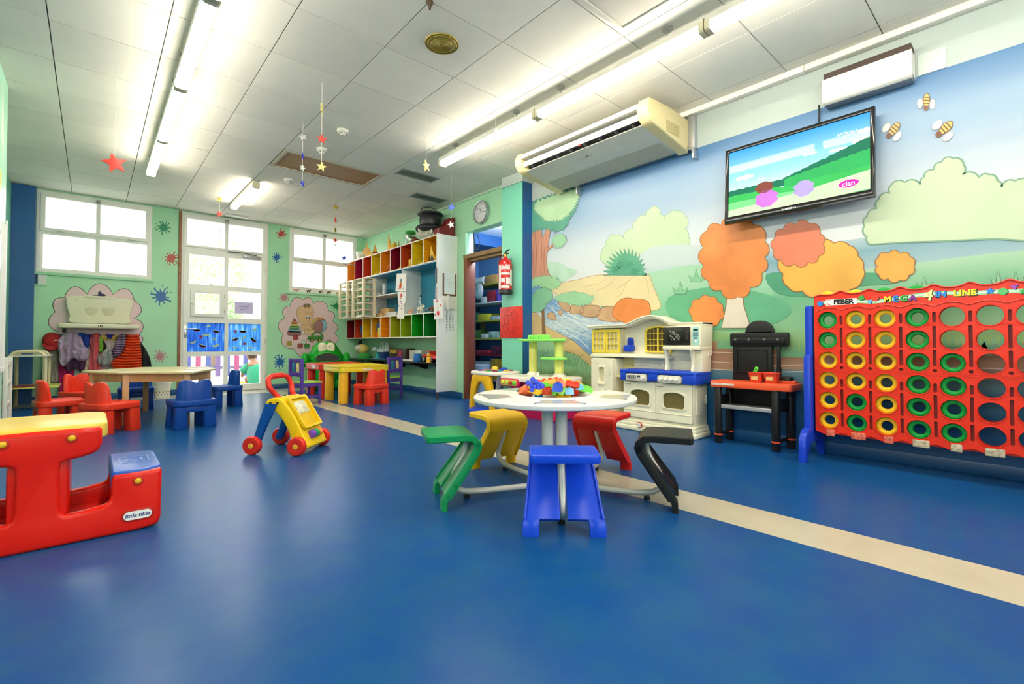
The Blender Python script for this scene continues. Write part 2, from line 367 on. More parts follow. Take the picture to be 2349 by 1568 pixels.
# ---------------------------------------------------------------- windows
GLASS = Mglass('clear_pane', (1, 1, 1), .05, .02); FROST = Mglass('bright_pane', (1, 1, 1), .03, .15, alpha=.06)
def window(name, label, X0, X1, Z0, Z1, panes, y=YW):
    w = bpy.data.objects.new(name, None); COL.objects.link(w); struct(w, label); w['label'] = label
    B().prism(rectp(X0, Z0, X1, Z1), y-.012, y+.07, 'xz', [rectp(X0+.05, Z0+.045, X1-.05, 2.375), rectp(X0+.05, 2.385, X1-.05, Z1-.05)], .004).obj('window_frame', WB, w)
    lo = [p for p in panes if p[1] < 2.3]; up = [p for p in panes if p[1] >= 2.3]
    for nm, g, za, zb, yo in (('upper_sash', up, 2.378, Z1-.042, .03), ('lower_sash', lo, Z0+.04, 2.378, 0.)):
        s = B().prism(rectp(X0+.04, za, X1-.04, zb), y-yo, y+.05, 'xz', [rectp(*p) for p in g], .004).obj(nm, WB, w)
        for p in g: B().bb(p[0]-.005, y+.012, p[1]-.005, p[2]+.005, y+.018, p[3]+.005).obj('pane', FROST, s)
    xm = (up[0][2]+up[1][0])/2
    B().box((xm, y-.045, Z1-.06), (.05, .03, .05), .008).box((xm, y-.07, Z1-.052), (.018, .03, .02), .005).obj('latch', M('#8b8a82', .35, .8), w)
    for q in (X0+.25, X1-.25): B().box((q, y-.036, 2.378), (.09, .012, .016), .003).obj('hinge', M('#b9b7ae', .35, .5), w)
    B().bb(X0-.03, y-.03, Z0-.035, X1+.03, y+.02, Z0+.005, .004).obj('sill', GREEN, w)
    return w
window('window_1', 'large white four-pane window at the left of the back wall', -.6, .67, 1.80, 2.94, [(-.53, 1.865, .015, 2.335), (.065, 1.865, .61, 2.335), (-.51, 2.425, .015, 2.85), (.065, 2.425, .585, 2.85)])
window('window_2', 'white four-pane window above the baby cloud painting', 2.685, 3.965, 1.76, 2.94, [(2.745, 1.865, 3.28, 2.325), (3.34, 1.865, 3.89, 2.325), (2.76, 2.41, 3.28, 2.835), (3.34, 2.41, 3.865, 2.835)])
# glazed door with transom
d1 = bpy.data.objects.new('door_1', None); COL.objects.link(d1); struct(d1, 'white glazed garden door with fish-painted panels')
B().prism(rectp(1.05, 0, 2.318, 2.943), YW-.012, YW+.08, 'xz', [rectp(1.085, .02, 2.275, 2.372), rectp(1.085, 2.39, 2.275, 2.9)], .004).obj('door_frame', WB, d1)
tr = B().prism(rectp(1.075, 2.38, 2.285, 2.905), YW-.035, YW+.05, 'xz', [rectp(1.125, 2.415, 1.65, 2.84), rectp(1.70, 2.415, 2.23, 2.84)], .004).obj('transom_sash', WB, d1)
for a, b in ((1.125, 1.65), (1.7, 2.23)): B().bb(a-.005, YW+.01, 2.41, b+.005, YW+.016, 2.845).obj('pane', FROST, tr)
B().box((1.675, YW-.05, 2.872), (.06, .03, .06), .008).obj('latch', M('#8b8a82', .35, .8), d1)
for nm, lo_, hi_, fx in (('fill_window_left', -.6, 1.9, 0), ('fill_window_front', -.8, 3.8, 1)):  # two unseen windows, added so daylight evens out the room's brightness
    w_ = bpy.data.objects.new(nm, None); COL.objects.link(w_); struct(w_, 'long window added out of view for fill daylight')
    n_ = 5; st_ = (hi_-lo_)/n_; ho = [rectp(lo_+st_*i+.03, 1.15, lo_+st_*(i+1)-.03, 2.45) for i in range(n_)]
    if fx: B().prism(rectp(lo_, 1.1, hi_, 2.5), YF-.12, YF-.05, 'xz', ho).obj('window_frame', WB, w_)
    else: B().prism(rectp(lo_, 1.1, hi_, 2.5), XL-.12, XL-.05, 'yz', ho).obj('window_frame', WB, w_)
    for i in range(n_):
        a_, b_ = lo_+st_*i+.02, lo_+st_*(i+1)-.02
        (B().bb(a_, YF-.09, 1.14, b_, YF-.085, 2.46) if fx else B().bb(XL-.09, a_, 1.14, XL-.085, b_, 2.46)).obj('pane', GLASS, w_)
DH = [(1.15, 1.78, 1.645, 2.265), (1.705, 1.78, 2.21, 2.265), (1.18, 1.26, 1.64, 1.69), (1.705, 1.24, 2.21, 1.7), (1.14, .68, 1.66, 1.155), (1.715, .68, 2.215, 1.155), (1.15, .12, 1.65, .605), (1.715, .12, 2.21, .61)]
leaf = B().prism(rectp(1.082, .015, 2.278, 2.375), YW-.03, YW+.03, 'xz', [rectp(*p) for p in DH], .004).obj('door_leaf', WB, d1)
for k in (0, 1, 3, 6, 7):
    p = DH[k]; B().bb(p[0]-.005, YW-.004, p[1]-.005, p[2]+.005, YW+.002, p[3]+.005).obj('pane', GLASS, leaf)
hs = B().prism(rectp(1.175, 1.252, 1.645, 1.695), YW-.06, YW-.012, 'xz', [rectp(1.235, 1.305, 1.575, 1.64)], .006).obj('hatch_sash', WB, d1)
B().bb(1.23, YW-.04, 1.30, 1.58, YW-.034, 1.645).obj('pane', GLASS, hs)
for z in (1.35, 1.6): B().cyl((1.652, YW-.05, z-.03), (1.652, YW-.05, z+.03), .008).obj('hinge', M('#c9c7be', .3, .6), hs)
B().box((1.2, YW-.075, 1.46), (.03, .03, .02), .006).obj('catch', M('#c9c7be', .3, .8), hs)
def lucent(m, f):
    nt = m.node_tree; b = nt.nodes['Principled BSDF']; t = nt.nodes.new('ShaderNodeBsdfTranslucent'); x = nt.nodes.new('ShaderNodeMixShader'); x.inputs[0].default_value = f; src = b.inputs['Base Color'].links[0].from_socket
    nt.links.new(src, t.inputs[0]); nt.links.new(b.outputs[0], x.inputs[1]); nt.links.new(t.outputs[0], x.inputs[2]); nt.links.new(x.outputs[0], [n for n in nt.nodes if n.type == 'OUTPUT_MATERIAL'][0].inputs[0]); return m
def fishmat(h1, h2, h3):
    m = M(h1, .3, var=.1, scale=5, stretch=(9, 1, .8)).copy(); rp = [n for n in m.node_tree.nodes if n.type == 'VALTORGB'][0]; e = rp.color_ramp.elements
    e[0].color = lin(h1)+(1,); e[1].color = lin(h3)+(1,); q = e.new(.5); q.color = lin(h2)+(1,)
    return lucent(m, .55)
FISHP = (fishmat('#1464c0', '#2f8fe0', '#a8daf2'), fishmat('#2a7fd0', '#66b6ea', '#d5eef8'))
for k, fm in ((4, FISHP[0]), (5, FISHP[1])):
    p = DH[k]; pn = B().bb(p[0]-.004, YW-.006, p[1]-.004, p[2]+.004, YW+.004, p[3]+.004).obj('painted_panel', fm, d1, label='blue streaked panel with paper fish')
    def fish(cx, cz, w, rot, mat, up=1):
        n = 10; out = [(w/2*math.cos(math.pi*i/n), -up*w*.42*math.sin(math.pi*i/n)) for i in range(n+1)]+[(w/2*math.cos(math.pi*(1-i/n)), -up*w*.08*math.sin(math.pi*(1-i/n))) for i in range(1, n)]
        c, s = math.cos(rot), math.sin(rot)
        B().prism([(cx+x*c-z*s, cz+x*s+z*c) for x, z in out], YW-.009, YW-.0062, 'xz').obj('paper_fish', mat, pn)
    LG = M('#b7d3a0', .5); MR = M('#8c2347', .5)
    base = [(.25, .38, .1, .05), (.5, .3, .11, 0), (.78, .36, .1, -.2), (.15, .17, .09, .4), (.42, .12, .1, -.3), (.76, .12, .11, .25), (.55, .44, .08, .5), (.7, .22, .08, .6)]
    if k == 5: base = [(.45, .37, .11, 0), (.8, .4, .09, .5), (.2, .23, .1, .3), (.45, .25, .09, .6), (.8, .22, .11, -.7), (.22, .08, .08, -.2), (.7, .08, .08, -.1)]
    W_, H_ = p[2]-p[0], .475
    for i, (u, v, w, r) in enumerate(base):
        if i % 2 == 0 and i < 6: fish(p[0]+u*W_, p[1]+v-.01, w*1.03, r, MR)
        fish(p[0]+u*W_, p[1]+v, w, r, LG)
    for (u, v) in ([(.37, .24)] if k == 4 else [(.22, .34), (.5, .13)]):
        st = []
        for i in range(16): a = i*math.pi/8; q = .04 if i % 2 == 0 else .016; st.append((p[0]+u*W_+q*math.cos(a), p[1]+v+q*math.sin(a)))
        B().prism(st, YW-.009, YW-.0062, 'xz').obj('paper_flower', MR, pn)
note = tag(B().bb(1.81, YW-.012, 1.33, 2.09, YW-.0065, 1.53).obj('paper_notice', lucent(M('#c3bdd0', .7, var=.03), .45)), 'printed paper notice taped to the glazed door', 'notice')
for i, (z, w) in enumerate(((1.49, .2), (1.445, .16), (1.42, .14), (1.395, .12))): B().bb(1.95-w/2, YW-.0128, z, 1.95+w/2, YW-.0121, z+.006).obj('printed_line', M('#8a3a60' if i == 0 else '#3d3a60', .7), note)
B().cyl((1.115, YW-.03, 1.05), (1.115, YW-.085, 1.05), .012, n=12).tube([(1.115, YW-.08, 1.05), (1.14, YW-.085, 1.05), (1.25, YW-.085, 1.05)], .011, 8).bb(1.095, YW-.036, .9, 1.135, YW-.028, 1.12, .003).obj('door_handle', M('#d5d8da', .25, .7), d1)
B().cyl((1.115, YW-.03, .94), (1.115, YW-.042, .94), .012, n=12).obj('lock', M('#4d4d4d', .3, .8), d1)
B().bb(1.92, YW-.075, 2.29, 2.2, YW-.028, 2.335, .008).obj('door_closer', M('#a8a7a8', .35, .6), d1); B().tube([(2.13, YW-.07, 2.345), (1.90, YW-.1, 2.36), (1.69, YW-.05, 2.362)], .009, 6).obj('closer_arm', M('#8d8c8d', .35, .7), d1)
for z in (.25, .85, 1.35, 1.85, 2.1): B().cyl((2.285, YW-.03, z-.04), (2.285, YW-.03, z+.04), .008, n=10).obj('hinge', M('#dedbd2', .3, .4), d1)
tag(B().bb(1.62, 8.92, 2.935, 1.95, 9.02, ZC, .006).obj('exit_light', WB), 'flat white emergency light fitted over the glazed door', 'light')
# ---------------------------------------------------------------- store room beyond the brown door frame
BROWN = Mwood('#6b3620', '#8a4b2d', .35, 2., (1, 1, .25)); DOORW = Mwood('#7a5836', '#94703f', .45, 2., (1, 1, .25))
d2 = bpy.data.objects.new('door_2', None); COL.objects.link(d2); struct(d2, 'brown wooden frame of the store room doorway')
B().bb(XW-.03, 5.62, 0, XW+.13, 5.705, 2.12, .006).obj('door_jamb', BROWN, d2); B().bb(XW+.02, 4.66, 0, XW+.17, 4.72, 2.06, .006).obj('door_jamb', DOORW, d2)
B().bb(XW-.035, 4.66, 2.06, XW+.13, 5.72, 2.125, .008).bb(XW+.01, 4.66, 2.02, XW+.11, 5.63, 2.062, .004).obj('door_head', DOORW, d2)
BLW = M('#6a9ad0', .5, var=.05); BLD = M('#2b5f9e', .5)
struct(B().bb(5.72, 4.1, 0, 5.87, 7.6, ZC+.2).obj('wall_store_back', BLW), 'blue wall of the store room')
struct(B().bb(XW+.15, 7.45, 0, 5.8, 7.6, ZC+.2).obj('wall_store_end', BLW), 'blue end wall of the store room')
struct(B().bb(XW+.15, 4.1, 0, 5.8, 4.2, ZC+.2).obj('wall_store_front', BLW), 'near wall of the store room')
struct(B().bb(XW+.15, 4.1, 2.66, 5.8, 7.6, 2.8).obj('ceiling_store', M('#dbe4f6', .6)), 'pale ceiling of the store room')
struct(B().bb(XW+.15, 6.25, 2.47, 5.75, 6.6, 2.66).obj('trim_5', BLD), 'blue beam in the store room')
# ================================================================ mural on the right wall and paintings on the window wall
PX = ('X', XW); PY = ('Y', YW)
mural = B().bb(XW-.0004, YF, .086, XW, 4.272, 2.61).obj('mural', Mgrad('mural_sky', [(0, '#eef6f2'), (.3, '#f8fbfb'), (.55, '#e2ecf6'), (.78, '#9fc1e3'), (1, '#5b92cd')], 'Z', .9, 2.66, .3, .1, 1.6, (1, .5, 4)), wall_right, label='painted landscape of meadow, stream, trees and bushes')
def z5(p): return [(1180+x/3.267, 380+y/3.267) for x, y in p]
def z6(p): return [(1640+x/2.8, 200+y/2.8) for x, y in p]
def jag(pts, amp, n=4, seed=1, closed=True):
    rd = random.Random(seed); out = []; k = len(pts)
    for i in range(k if closed else k-1):
        a, b = Vector(pts[i][:2]), Vector(pts[(i+1) % k][:2]); d = b-a; nr = Vector((-d.y, d.x)).normalized()
        for s in range(n):
            q = a+d*(s+rd.uniform(-.15, .15)*(s > 0))/n; out.append(tuple(q))
            out.append(tuple(a+d*(s+.55)/n+nr*amp*rd.uniform(.5, 1.1)))
    if not closed: out.append(tuple(pts[-1]))
    return out
def scal(pts, bulge=.38, n=5):
    out = []; k = len(pts); ar = sum(pts[i][0]*pts[(i+1) % k][1]-pts[(i+1) % k][0]*pts[i][1] for i in range(k)); bulge = abs(bulge)*(1 if ar > 0 else -1)
    for i in range(k):
        a, b = Vector(pts[i]), Vector(pts[(i+1) % k]); d = b-a; nr = Vector((d.y, -d.x))
        for s in range(n):
            t = s/n; out.append(tuple(a+d*t+nr*bulge*math.sin(math.pi*t)**.75))
    return out
def shade_(h, k=.9):
    h = h.lstrip('#'); return '#'+''.join('%02x' % int(int(h[i:i+2], 16)*k) for i in (0, 2, 4))
def PM(h, var=.07, sc=5., st=(1, 1, 1)): return M(shade_(h), .32, var=var, scale=sc, stretch=st, spec=.4)
INK = PM('#5b7464', .1); INKB = PM('#8a5a3a', .1)
def shape(name, px, mat, layer, ink=None, w=.006):
    o = paint(name, px, mat, mural, PX, layer)
    if ink: lines(name+'_outline', [(px, w, True)], ink, o, PX, layer+.5)
    return o
def world_shape(name, yz, mat, layer):
    me = bpy.data.meshes.new(name); pts = [Vector((XW-.0005*layer, y, z)) for y, z in yz]
    me.from_pydata([tuple(p) for p in pts], [], [tuple(t) for t in tessellate_polygon([pts])]); me.materials.append(mat)
    o = bpy.data.objects.new(name, me); COL.objects.link(o); o.parent = mural; return o
wav = lambda y, z, a, f, p=0: z+a*math.sin(f*y+p)+.4*a*math.sin(2.3*f*y+1+p)
ys = [4.27-i*.09 for i in range(0, 81)]
# broad bands first: lake, meadow, soil, water at the foot of the wall
world_shape('painted_lake', [(y, wav(y, 1.56, .02, 1.2)) for y in ys if y < 3.2]+[(y, .9) for y in reversed(ys) if y < 3.2], Mgrad('lake_paint', [(0, '#9ccbb4'), (.35, '#b3d3dc'), (.7, '#8fb9c9'), (1, '#cfe3ea')], 'Z', 1.2, 1.6, .32, .2, 2, (1, .6, 5)), 2)
world_shape('painted_meadow', [(y, wav(y, 1.34, .03, 2.1, .6)) for y in ys if y < 3.25]+[(y, .6) for y in reversed(ys) if y < 3.25], Mgrad('meadow_paint', [(0, '#a5cf7c'), (.3, '#9fd8a8'), (.65, '#7cc79c'), (1, '#bfe6c4')], 'Z', .75, 1.4, .32, .35, 1.8, (1, .7, 3)), 3)
soil = [(y, wav(y, .80, .035, 2.6, 2)) for y in ys if y < 2.9]
world_shape('painted_soil', soil+[(y, .4) for y in reversed(ys) if y < 2.9], Mgrad('soil_paint', [(0, '#b4907a'), (.4, '#c09a80'), (.7, '#b08468'), (1, '#cfa682')], 'Z', .45, .85, .32, .3, 2, (1, .5, 6)), 4)
world_shape('painted_pool', [(y, wav(y, .56, .03, 1.9, .5)+.03*y) for y in ys if y < 3.2]+[(y, .084) for y in reversed(ys) if y < 3.2], Mgrad('pool_paint', [(0, '#185a96'), (.5, '#2d6f9c'), (.75, '#5b8ea6'), (1, '#8fa9a8')], 'Z', .1, .66, .3, .25, 1.5, (1, .4, 6)), 5)
PINKL = PM('#ead9cf')
for zc, ln in ((.74, 1.5), (.66, 1.8), (.60, 1.4)):
    me = []
    for y in ys:
        if 2.6-ln*1.6 < y < 2.6: me.append((y, wav(y, zc, .012, 3.1, zc*9)))
    world_shape('painted_ripple', me+[(y, z-.007) for y, z in reversed(me)], PINKL, 6)
for i in range(9):
    y0 = 2.55-i*.42+random.uniform(-.1, .1); zb = wav(y0, .80, .035, 2.6, 2)-.03
    sp = [(y0+.16, zb)]
    for q in range(9): sp.append((y0+.16-.035*q-.006, zb+random.uniform(.05, .11))); sp.append((y0+.16-.035*q-.026, zb+.015))
    world_shape('painted_grass', sp+[(y0-.16, zb-.02), (y0+.16, zb-.02)], PM('#7fc394'), 7)
# hills and bushes on the left
shape('painted_hill', z5(cr([(125, 760), (200, 740), (260, 722), (330, 725), (400, 760), (470, 800), (300, 900), (125, 900)], 4)), PM('#bfe2cd'), 4)
bush = z5([(660, 720), (655, 650), (690, 600), (700, 550), (760, 520), (825, 555), (840, 490), (890, 478), (915, 410), (985, 372), (1015, 325), (1065, 308), (1090, 365), (1125, 400), (1160, 360), (1220, 340), (1275, 375), (1300, 425), (1275, 470), (1300, 530), (1305, 590)])
bush += z5([(1100, 600), (1000, 625), (940, 655), (860, 720)])
shape('painted_bush', scal(bush, -.22), PM('#cfe4bd', .06, 3), 5, PM('#a3c8a6'), .008)
shape('painted_hill', z5(cr([(860, 900), (880, 760), (960, 650), (1060, 605), (1230, 590), (1420, 602), (1560, 640), (1700, 690), (1700, 780), (1500, 820), (1200, 840), (1000, 900)], 5)), Mgrad('hill_paint', [(0, '#9bd3b2'), (.5, '#bcdcdc'), (1, '#d9e8ea')], 'Z', 1.25, 1.6, .32, .2, 2), 6)
shape('painted_slope', z5(cr([(960, 1100), (985, 830), (1100, 785), (1300, 745), (1500, 740), (1700, 760), (1900, 820), (1900, 1150), (1400, 1200), (1100, 1180)], 5)), Mgrad('slope_paint', [(0, '#7fc79b'), (.6, '#9fdcb4'), (1, '#b9e6c6')], 'Z', .9, 1.4, .32, .3, 2, (1, 1, 3)), 7)
shape('painted_mound', z5(cr([(285, 910), (380, 872), (480, 852), (600, 822), (720, 815), (860, 812), (1000, 815), (1035, 890), (1065, 960), (1095, 1060), (1000, 1090), (830, 1085), (700, 1055), (560, 1045), (430, 1015), (300, 955)], 4)), PM('#f0dfb0', .06, 3), 8, PM('#c8a36c'), .006)
lines('painted_creases', [(z5(cr(p, 5, False)), .006, False) for p in ([(700, 830), (640, 880), (560, 900), (500, 905)], [(760, 835), (700, 900), (600, 940)], [(900, 830), (840, 880), (800, 960), (740, 1000)], [(980, 840), (1000, 900), (1010, 960)], [(870, 850), (800, 900), (760, 930)])], PM('#d8b67e'), mural, PX, 9)
sb = []
for i in range(34):
    a = math.pi*(1.02-1.04*i/33); r = 1. if i % 2 == 0 else .74
    sb.append((832+165*r*math.cos(a)+(8 if i % 2 else -4), 815-205*r*math.sin(a)*.98))
shape('painted_spiky_shrub', z5(sb+[(990, 820), (670, 820)]), PM('#5fae8d', .12, 8), 10, PM('#4b8f74'), .004)
for cx, cy in ((800, 740), (860, 740), (760, 780), (900, 790)):
    st = []
    for i in range(18): a = i*math.pi/9; r = 62 if i % 2 == 0 else 24; st.append((cx+r*math.cos(a)*.8, cy+r*math.sin(a)*.75))
    shape('painted_leaf_star', z5(st), PM('#4c9a7c', .1), 10.8)
# stream and banks
shape('painted_stream', z5(cr([(120, 880), (190, 905), (250, 985), (330, 1010), (400, 1070), (500, 1120), (640, 1150), (800, 1170), (1000, 1170), (1000, 1480), (700, 1520), (600, 1450), (520, 1385), (440, 1315), (330, 1255), (235, 1200), (220, 1120), (180, 1060), (120, 1040)], 4)), Mgrad('stream_paint', [(0, '#6f9fdc'), (.4, '#9cc2ec'), (.6, '#e3eef8'), (1, '#86b2e6')], 'Z', .6, 1.3, .28, .9, 5, (1, 3, 9)), 9)
lines('painted_foam', [(z5(cr(p, 6, False)), .012, False) for p in ([(250, 1030), (300, 1090), (380, 1130), (500, 1180), (600, 1200)], [(240, 1100), (320, 1180), (430, 1230), (560, 1290)], [(300, 1020), (380, 1080), (470, 1140), (590, 1165)], [(260, 1170), (360, 1240), (470, 1290), (560, 1370)], [(420, 1150), (520, 1210), (590, 1260)])], PM('#eaf3fb'), mural, PX, 9.6)
for p in ([(330, 1000), (400, 1020), (420, 1080), (380, 1090), (340, 1050)], [(415, 1080), (440, 1035), (500, 1050), (520, 1095), (470, 1110), (420, 1105)], [(490, 1110), (520, 1050), (600, 1045), (640, 1060), (630, 1120), (560, 1135)], [(620, 1140), (650, 1070), (740, 1050), (830, 1060), (800, 1160), (700, 1165)], [(245, 1130), (265, 1095), (300, 1110), (310, 1155), (270, 1150)], [(325, 1100), (345, 1075), (362, 1100), (350, 1120)]):
    rkl = globals().get('rkl', 9.7)+.12; shape('painted_rock', z5(cr(p, 4)), PM('#d4ab86', .12, 8), rkl, INKB, .005)
shape('painted_turf', jag(z5([(300, 990), (360, 962), (440, 945), (520, 960), (595, 985), (560, 1030), (480, 1045), (400, 1025), (330, 1005)]), -4, 3, 3), PM('#a6d9ae'), 11, PM('#6aa884'), .004)
shape('painted_bank', z5(cr([(122, 1100), (180, 1120), (232, 1200), (330, 1252), (440, 1312), (520, 1383), (600, 1452), (640, 1500), (560, 1490), (470, 1420), (370, 1385), (300, 1330), (240, 1290), (122, 1290)], 4)), PM('#e8c48d', .06, 4), 11, PM('#a9803f'), .005)
shape('painted_grassland', z5([(122, 1285), (200, 1270), (240, 1285), (300, 1335), (370, 1385), (470, 1420), (560, 1490), (650, 1560), (760, 1640), (760, 1760), (122, 1760)]), Mgrad('low_grass_paint', [(0, '#8aa35a'), (.45, '#a9c67c'), (.7, '#9ed2a0'), (1, '#a8dcae')], 'Z', .1, .75, .32, .2, 3), 11.5)
tf = []
for (x, y, h) in ((150, 1480, 120), (250, 1450, 100), (300, 1560, 150), (420, 1500, 120), (480, 1560, 130), (540, 1600, 100), (200, 1620, 120), (370, 1640, 130), (460, 1700, 100), (340, 1340, 60)):
    for k in range(-3, 4): tf.append((z5([(x+k*12, y), (x+k*22+4, y-h*.6), (x+k*34, y-h*(1-.1*abs(k)))]), .007, False))
lines('painted_grass_blades', tf, PM('#5d9a82'), mural, PX, 12.5)
# tree
shape('painted_trunk', z5(cr([(122, 470), (175, 465), (203, 495), (213, 540), (238, 480), (272, 455), (262, 530), (249, 610), (241, 700), (246, 765), (262, 815), (292, 850), (235, 850), (212, 905), (190, 868), (160, 850), (122, 845)], 3)), PM('#d7987e', .12, 6, (1, 6, 1)), 12, INKB, .006)
lines('painted_bark', [(z5(cr(p, 5, False)), .007, False) for p in ([(180, 480), (200, 560), (205, 680), (195, 800)], [(150, 500), (165, 620), (160, 780)], [(135, 640), (140, 760)], [(232, 560), (222, 680), (225, 800)])], INKB, mural, PX, 12.8)
shape('painted_branch', z5([(238, 618), (300, 580), (332, 562), (320, 582), (270, 618), (238, 648)]), PM('#d7987e'), 11.2, INKB, .004)
shape('painted_sprig', jag(z5([(290, 560), (320, 520), (370, 520), (385, 555), (370, 590), (320, 615), (300, 590)]), -6, 3, 5), PM('#9fd4ac'), 12.5, INK, .003)
shape('painted_canopy', jag(z5([(122, 285), (200, 255), (330, 210), (500, 160), (480, 215), (455, 320), (405, 400), (380, 455), (320, 490), (265, 468), (200, 462), (122, 495)]), -7, 4, 6), PM('#62ab93', .1), 13, INK, .003)
shape('painted_canopy_light', jag(z5([(165, 275), (300, 225), (492, 168), (470, 245), (435, 320), (390, 370), (340, 400), (250, 412), (195, 370), (150, 325)]), -6, 4, 8), PM('#bfe2b6', .07), 14, INK, .003)
shape('painted_tuft', jag(z5([(122, 870), (170, 840), (240, 830), (300, 840), (345, 885), (285, 925), (200, 890), (122, 905)]), -7, 3, 9), PM('#a6d9a4'), 13, INK, .003)
shape('painted_sapling_stem', z5([(203, 1060), (222, 1060), (228, 1160), (236, 1262), (208, 1262), (206, 1160)]), PM('#94714f'), 12, INKB, .003)
shape('painted_sapling', scal(z5([(122, 1090), (122, 1000), (150, 955), (190, 920), (245, 920), (285, 965), (270, 1010), (235, 1030), (215, 1075), (165, 1092)]), -.2), PM('#8cc9a2', .1), 13, INK, .004)
# large bush and shrubs on the right
bb_ = [(1000, 1010), (975, 960), (960, 890), (975, 830), (1040, 780), (1050, 720), (1125, 680), (1130, 630), (1220, 610), (1320, 625), (1340, 580), (1405, 530), (1455, 480), (1530, 455), (1600, 500), (1590, 560), (1700, 580), (1760, 560), (1815, 600), (1840, 640), (1930, 600), (2050, 630), (2160, 620), (2300, 660)]
shape('painted_big_bush', scal(z6(bb_)+z6([(2350, 990)]), -.24)[:-10]+z6([(2350, 990), (1985, 985), (1800, 972), (1600, 982), (1400, 990), (1200, 996)]), PM('#cfe1be', .06, 3), 8, PM('#83ad92'), .010)
OR = PM('#f0924f', .16, 4); GO = PM('#f4b955', .12, 3); CO = PM('#ee8767', .1, 3); CRM = PM('#f1e3d3', .05); BRK = PM('#a8703f')
def blob(cx, cy, rx, ry, n, seed, bul=-.3):
    rd = random.Random(seed); return scal([(cx+rx*rd.uniform(.86, 1.08)*math.cos(2*math.pi*i/n), cy+ry*rd.uniform(.86, 1.08)*math.sin(2*math.pi*i/n)) for i in range(n)], bul)
shape('painted_shade', z6(cr([(330, 1200), (600, 1190), (1000, 1190), (1250, 1205), (1150, 1260), (900, 1280), (700, 1330), (420, 1330)], 4)), PM('#57a684', .1), 8.5)
shape('painted_shade', z6(cr([(-300, 1350), (0, 1280), (300, 1320), (480, 1400), (420, 1500), (100, 1560), (-250, 1500)], 4)), PM('#6fbb92', .1), 8.5)
shape('painted_autumn_trunk', [(1668, 640), (1700, 640), (1706, 700), (1722, 752), (1655, 752), (1666, 700)], CRM, 14, BRK, .006)
shape('painted_autumn_shrub', blob(1682, 590, 78, 88, 13, 4), OR, 15, BRK, .006)
shape('painted_autumn_shrub', blob(1622, 712, 36, 32, 9, 5), OR, 16, BRK, .005)
shape('painted_hay_mound', blob(1885, 615, 102, 68, 15, 7, -.18), GO, 14, BRK, .007)
shape('painted_coral_shrub', blob(1832, 560, 62, 50, 11, 8), CO, 16, BRK, .006)
shape('painted_autumn_shrub', blob(2052, 610, 46, 34, 10, 9), PM('#f0b04f', .14, 4), 14, BRK, .006)
shape('painted_coral_rock', blob(1448, 712, 46, 30, 9, 11, -.1), OR, 14, BRK, .006)
for (x, y, s, t) in ((2125, 235, 15, 1.5), (2048, 300, 17, .9), (2165, 297, 19, .75)):
    c, sn = math.cos(t), math.sin(t); R = lambda pts: [(x+s*(u*c-v*sn), y-s*(u*sn+v*c)) for u, v in pts]
    for q in (-1, 1): shape('painted_wing', R(circ(-.2, q*.95, .75, 14, .42)), PM('#eef1f2'), 11, PM('#c9c0b4'), .003)
    bd = shape('painted_bee', R(circ(.35, 0, 1.05, 16, .5)), PM('#e9c064'), 12, PM('#7a5533'), .004)
    for k in (-.2, .25, .7): shape('painted_stripe', R([(k, -.42), (k+.18, -.42), (k+.18, .42), (k, .42)]), PM('#7a5533'), 12.6)
    shape('painted_bee_head', R(circ(-.85, 0, .42, 12, .38)), PM('#7a4a36'), 13)
for (x, y, h) in ((2120, 655, 22), (2290, 648, 32), (2330, 645, 26), (1597, 640, 26), (1560, 668, 26)):
    shape('painted_sprout', [(x-12, y+6), (x-18, y-h*.35), (x-5, y-2), (x, y-h), (x+6, y-2), (x+19, y-h*.4), (x+12, y+6)], PM('#8ccb9c'), 12, INK, .004)
# ---------------------------------------------------------------- window wall: clouds, splats, baby with toys
def wp(name, px, mat, layer, par=wall_back, ink=None, w=.006):
    o = paint(name, px, mat, par, PY, layer)
    if ink: lines(name+'_outline', [(px, w, True)], ink, o, PY, layer+.5)
    return o
PINK = PM('#f8d8da', .03); BLKL = PM('#33302f', .05)
def zc1(p): return [(80+x/4.9, 630+y/4.9) for x, y in p]
def zc2(p): return [(620+x/7.125, 660+y/7.125) for x, y in p]
def lobes(pts, zf, bul): return zf(scal(pts, bul, 9))
wp('painted_cloud', lobes([(330, 258), (583, 220), (880, 222), (1118, 292), (1112, 490), (1160, 680), (1195, 765), (1000, 860), (500, 860), (300, 800), (265, 640), (228, 418)], zc1, .42), PINK, 1, ink=BLKL, w=.008)
cl2 = wp('painted_baby_cloud', lobes([(330, 290), (535, 190), (702, 255), (950, 370), (1020, 545), (1035, 750), (1075, 900), (825, 1005), (383, 995), (210, 752), (235, 495)], zc2, .36), PINK, 1, ink=BLKL, w=.008)
def splat(cx, cy, r, hexc, seed):
    rd = random.Random(seed); n = 11; pts = []
    for i in range(n):
        a = 2*math.pi*i/n+rd.uniform(-.12, .12); L = r*rd.uniform(.75, 1.1); w = .13
        pts += [(cx+.48*r*math.cos(a-.22), cy+.48*r*math.sin(a-.22)), (cx+L*.8*math.cos(a-w*.5), cy+L*.8*math.sin(a-w*.5)), (cx+L*math.cos(a-w*.9), cy+L*math.sin(a-w*.9)), (cx+L*1.1*math.cos(a), cy+L*1.1*math.sin(a)), (cx+L*math.cos(a+w*.9), cy+L*math.sin(a+w*.9)), (cx+L*.8*math.cos(a+w*.5), cy+L*.8*math.sin(a+w*.5))]
    o = wp('painted_splat', pts, PM(hexc, .06), 1)
    for i in range(4):
        a = rd.uniform(0, 6.28); wp('painted_drop', circ(cx+1.12*r*math.cos(a), cy+1.12*r*math.sin(a), r*.07, 8), PM(hexc, .06), 1, o)
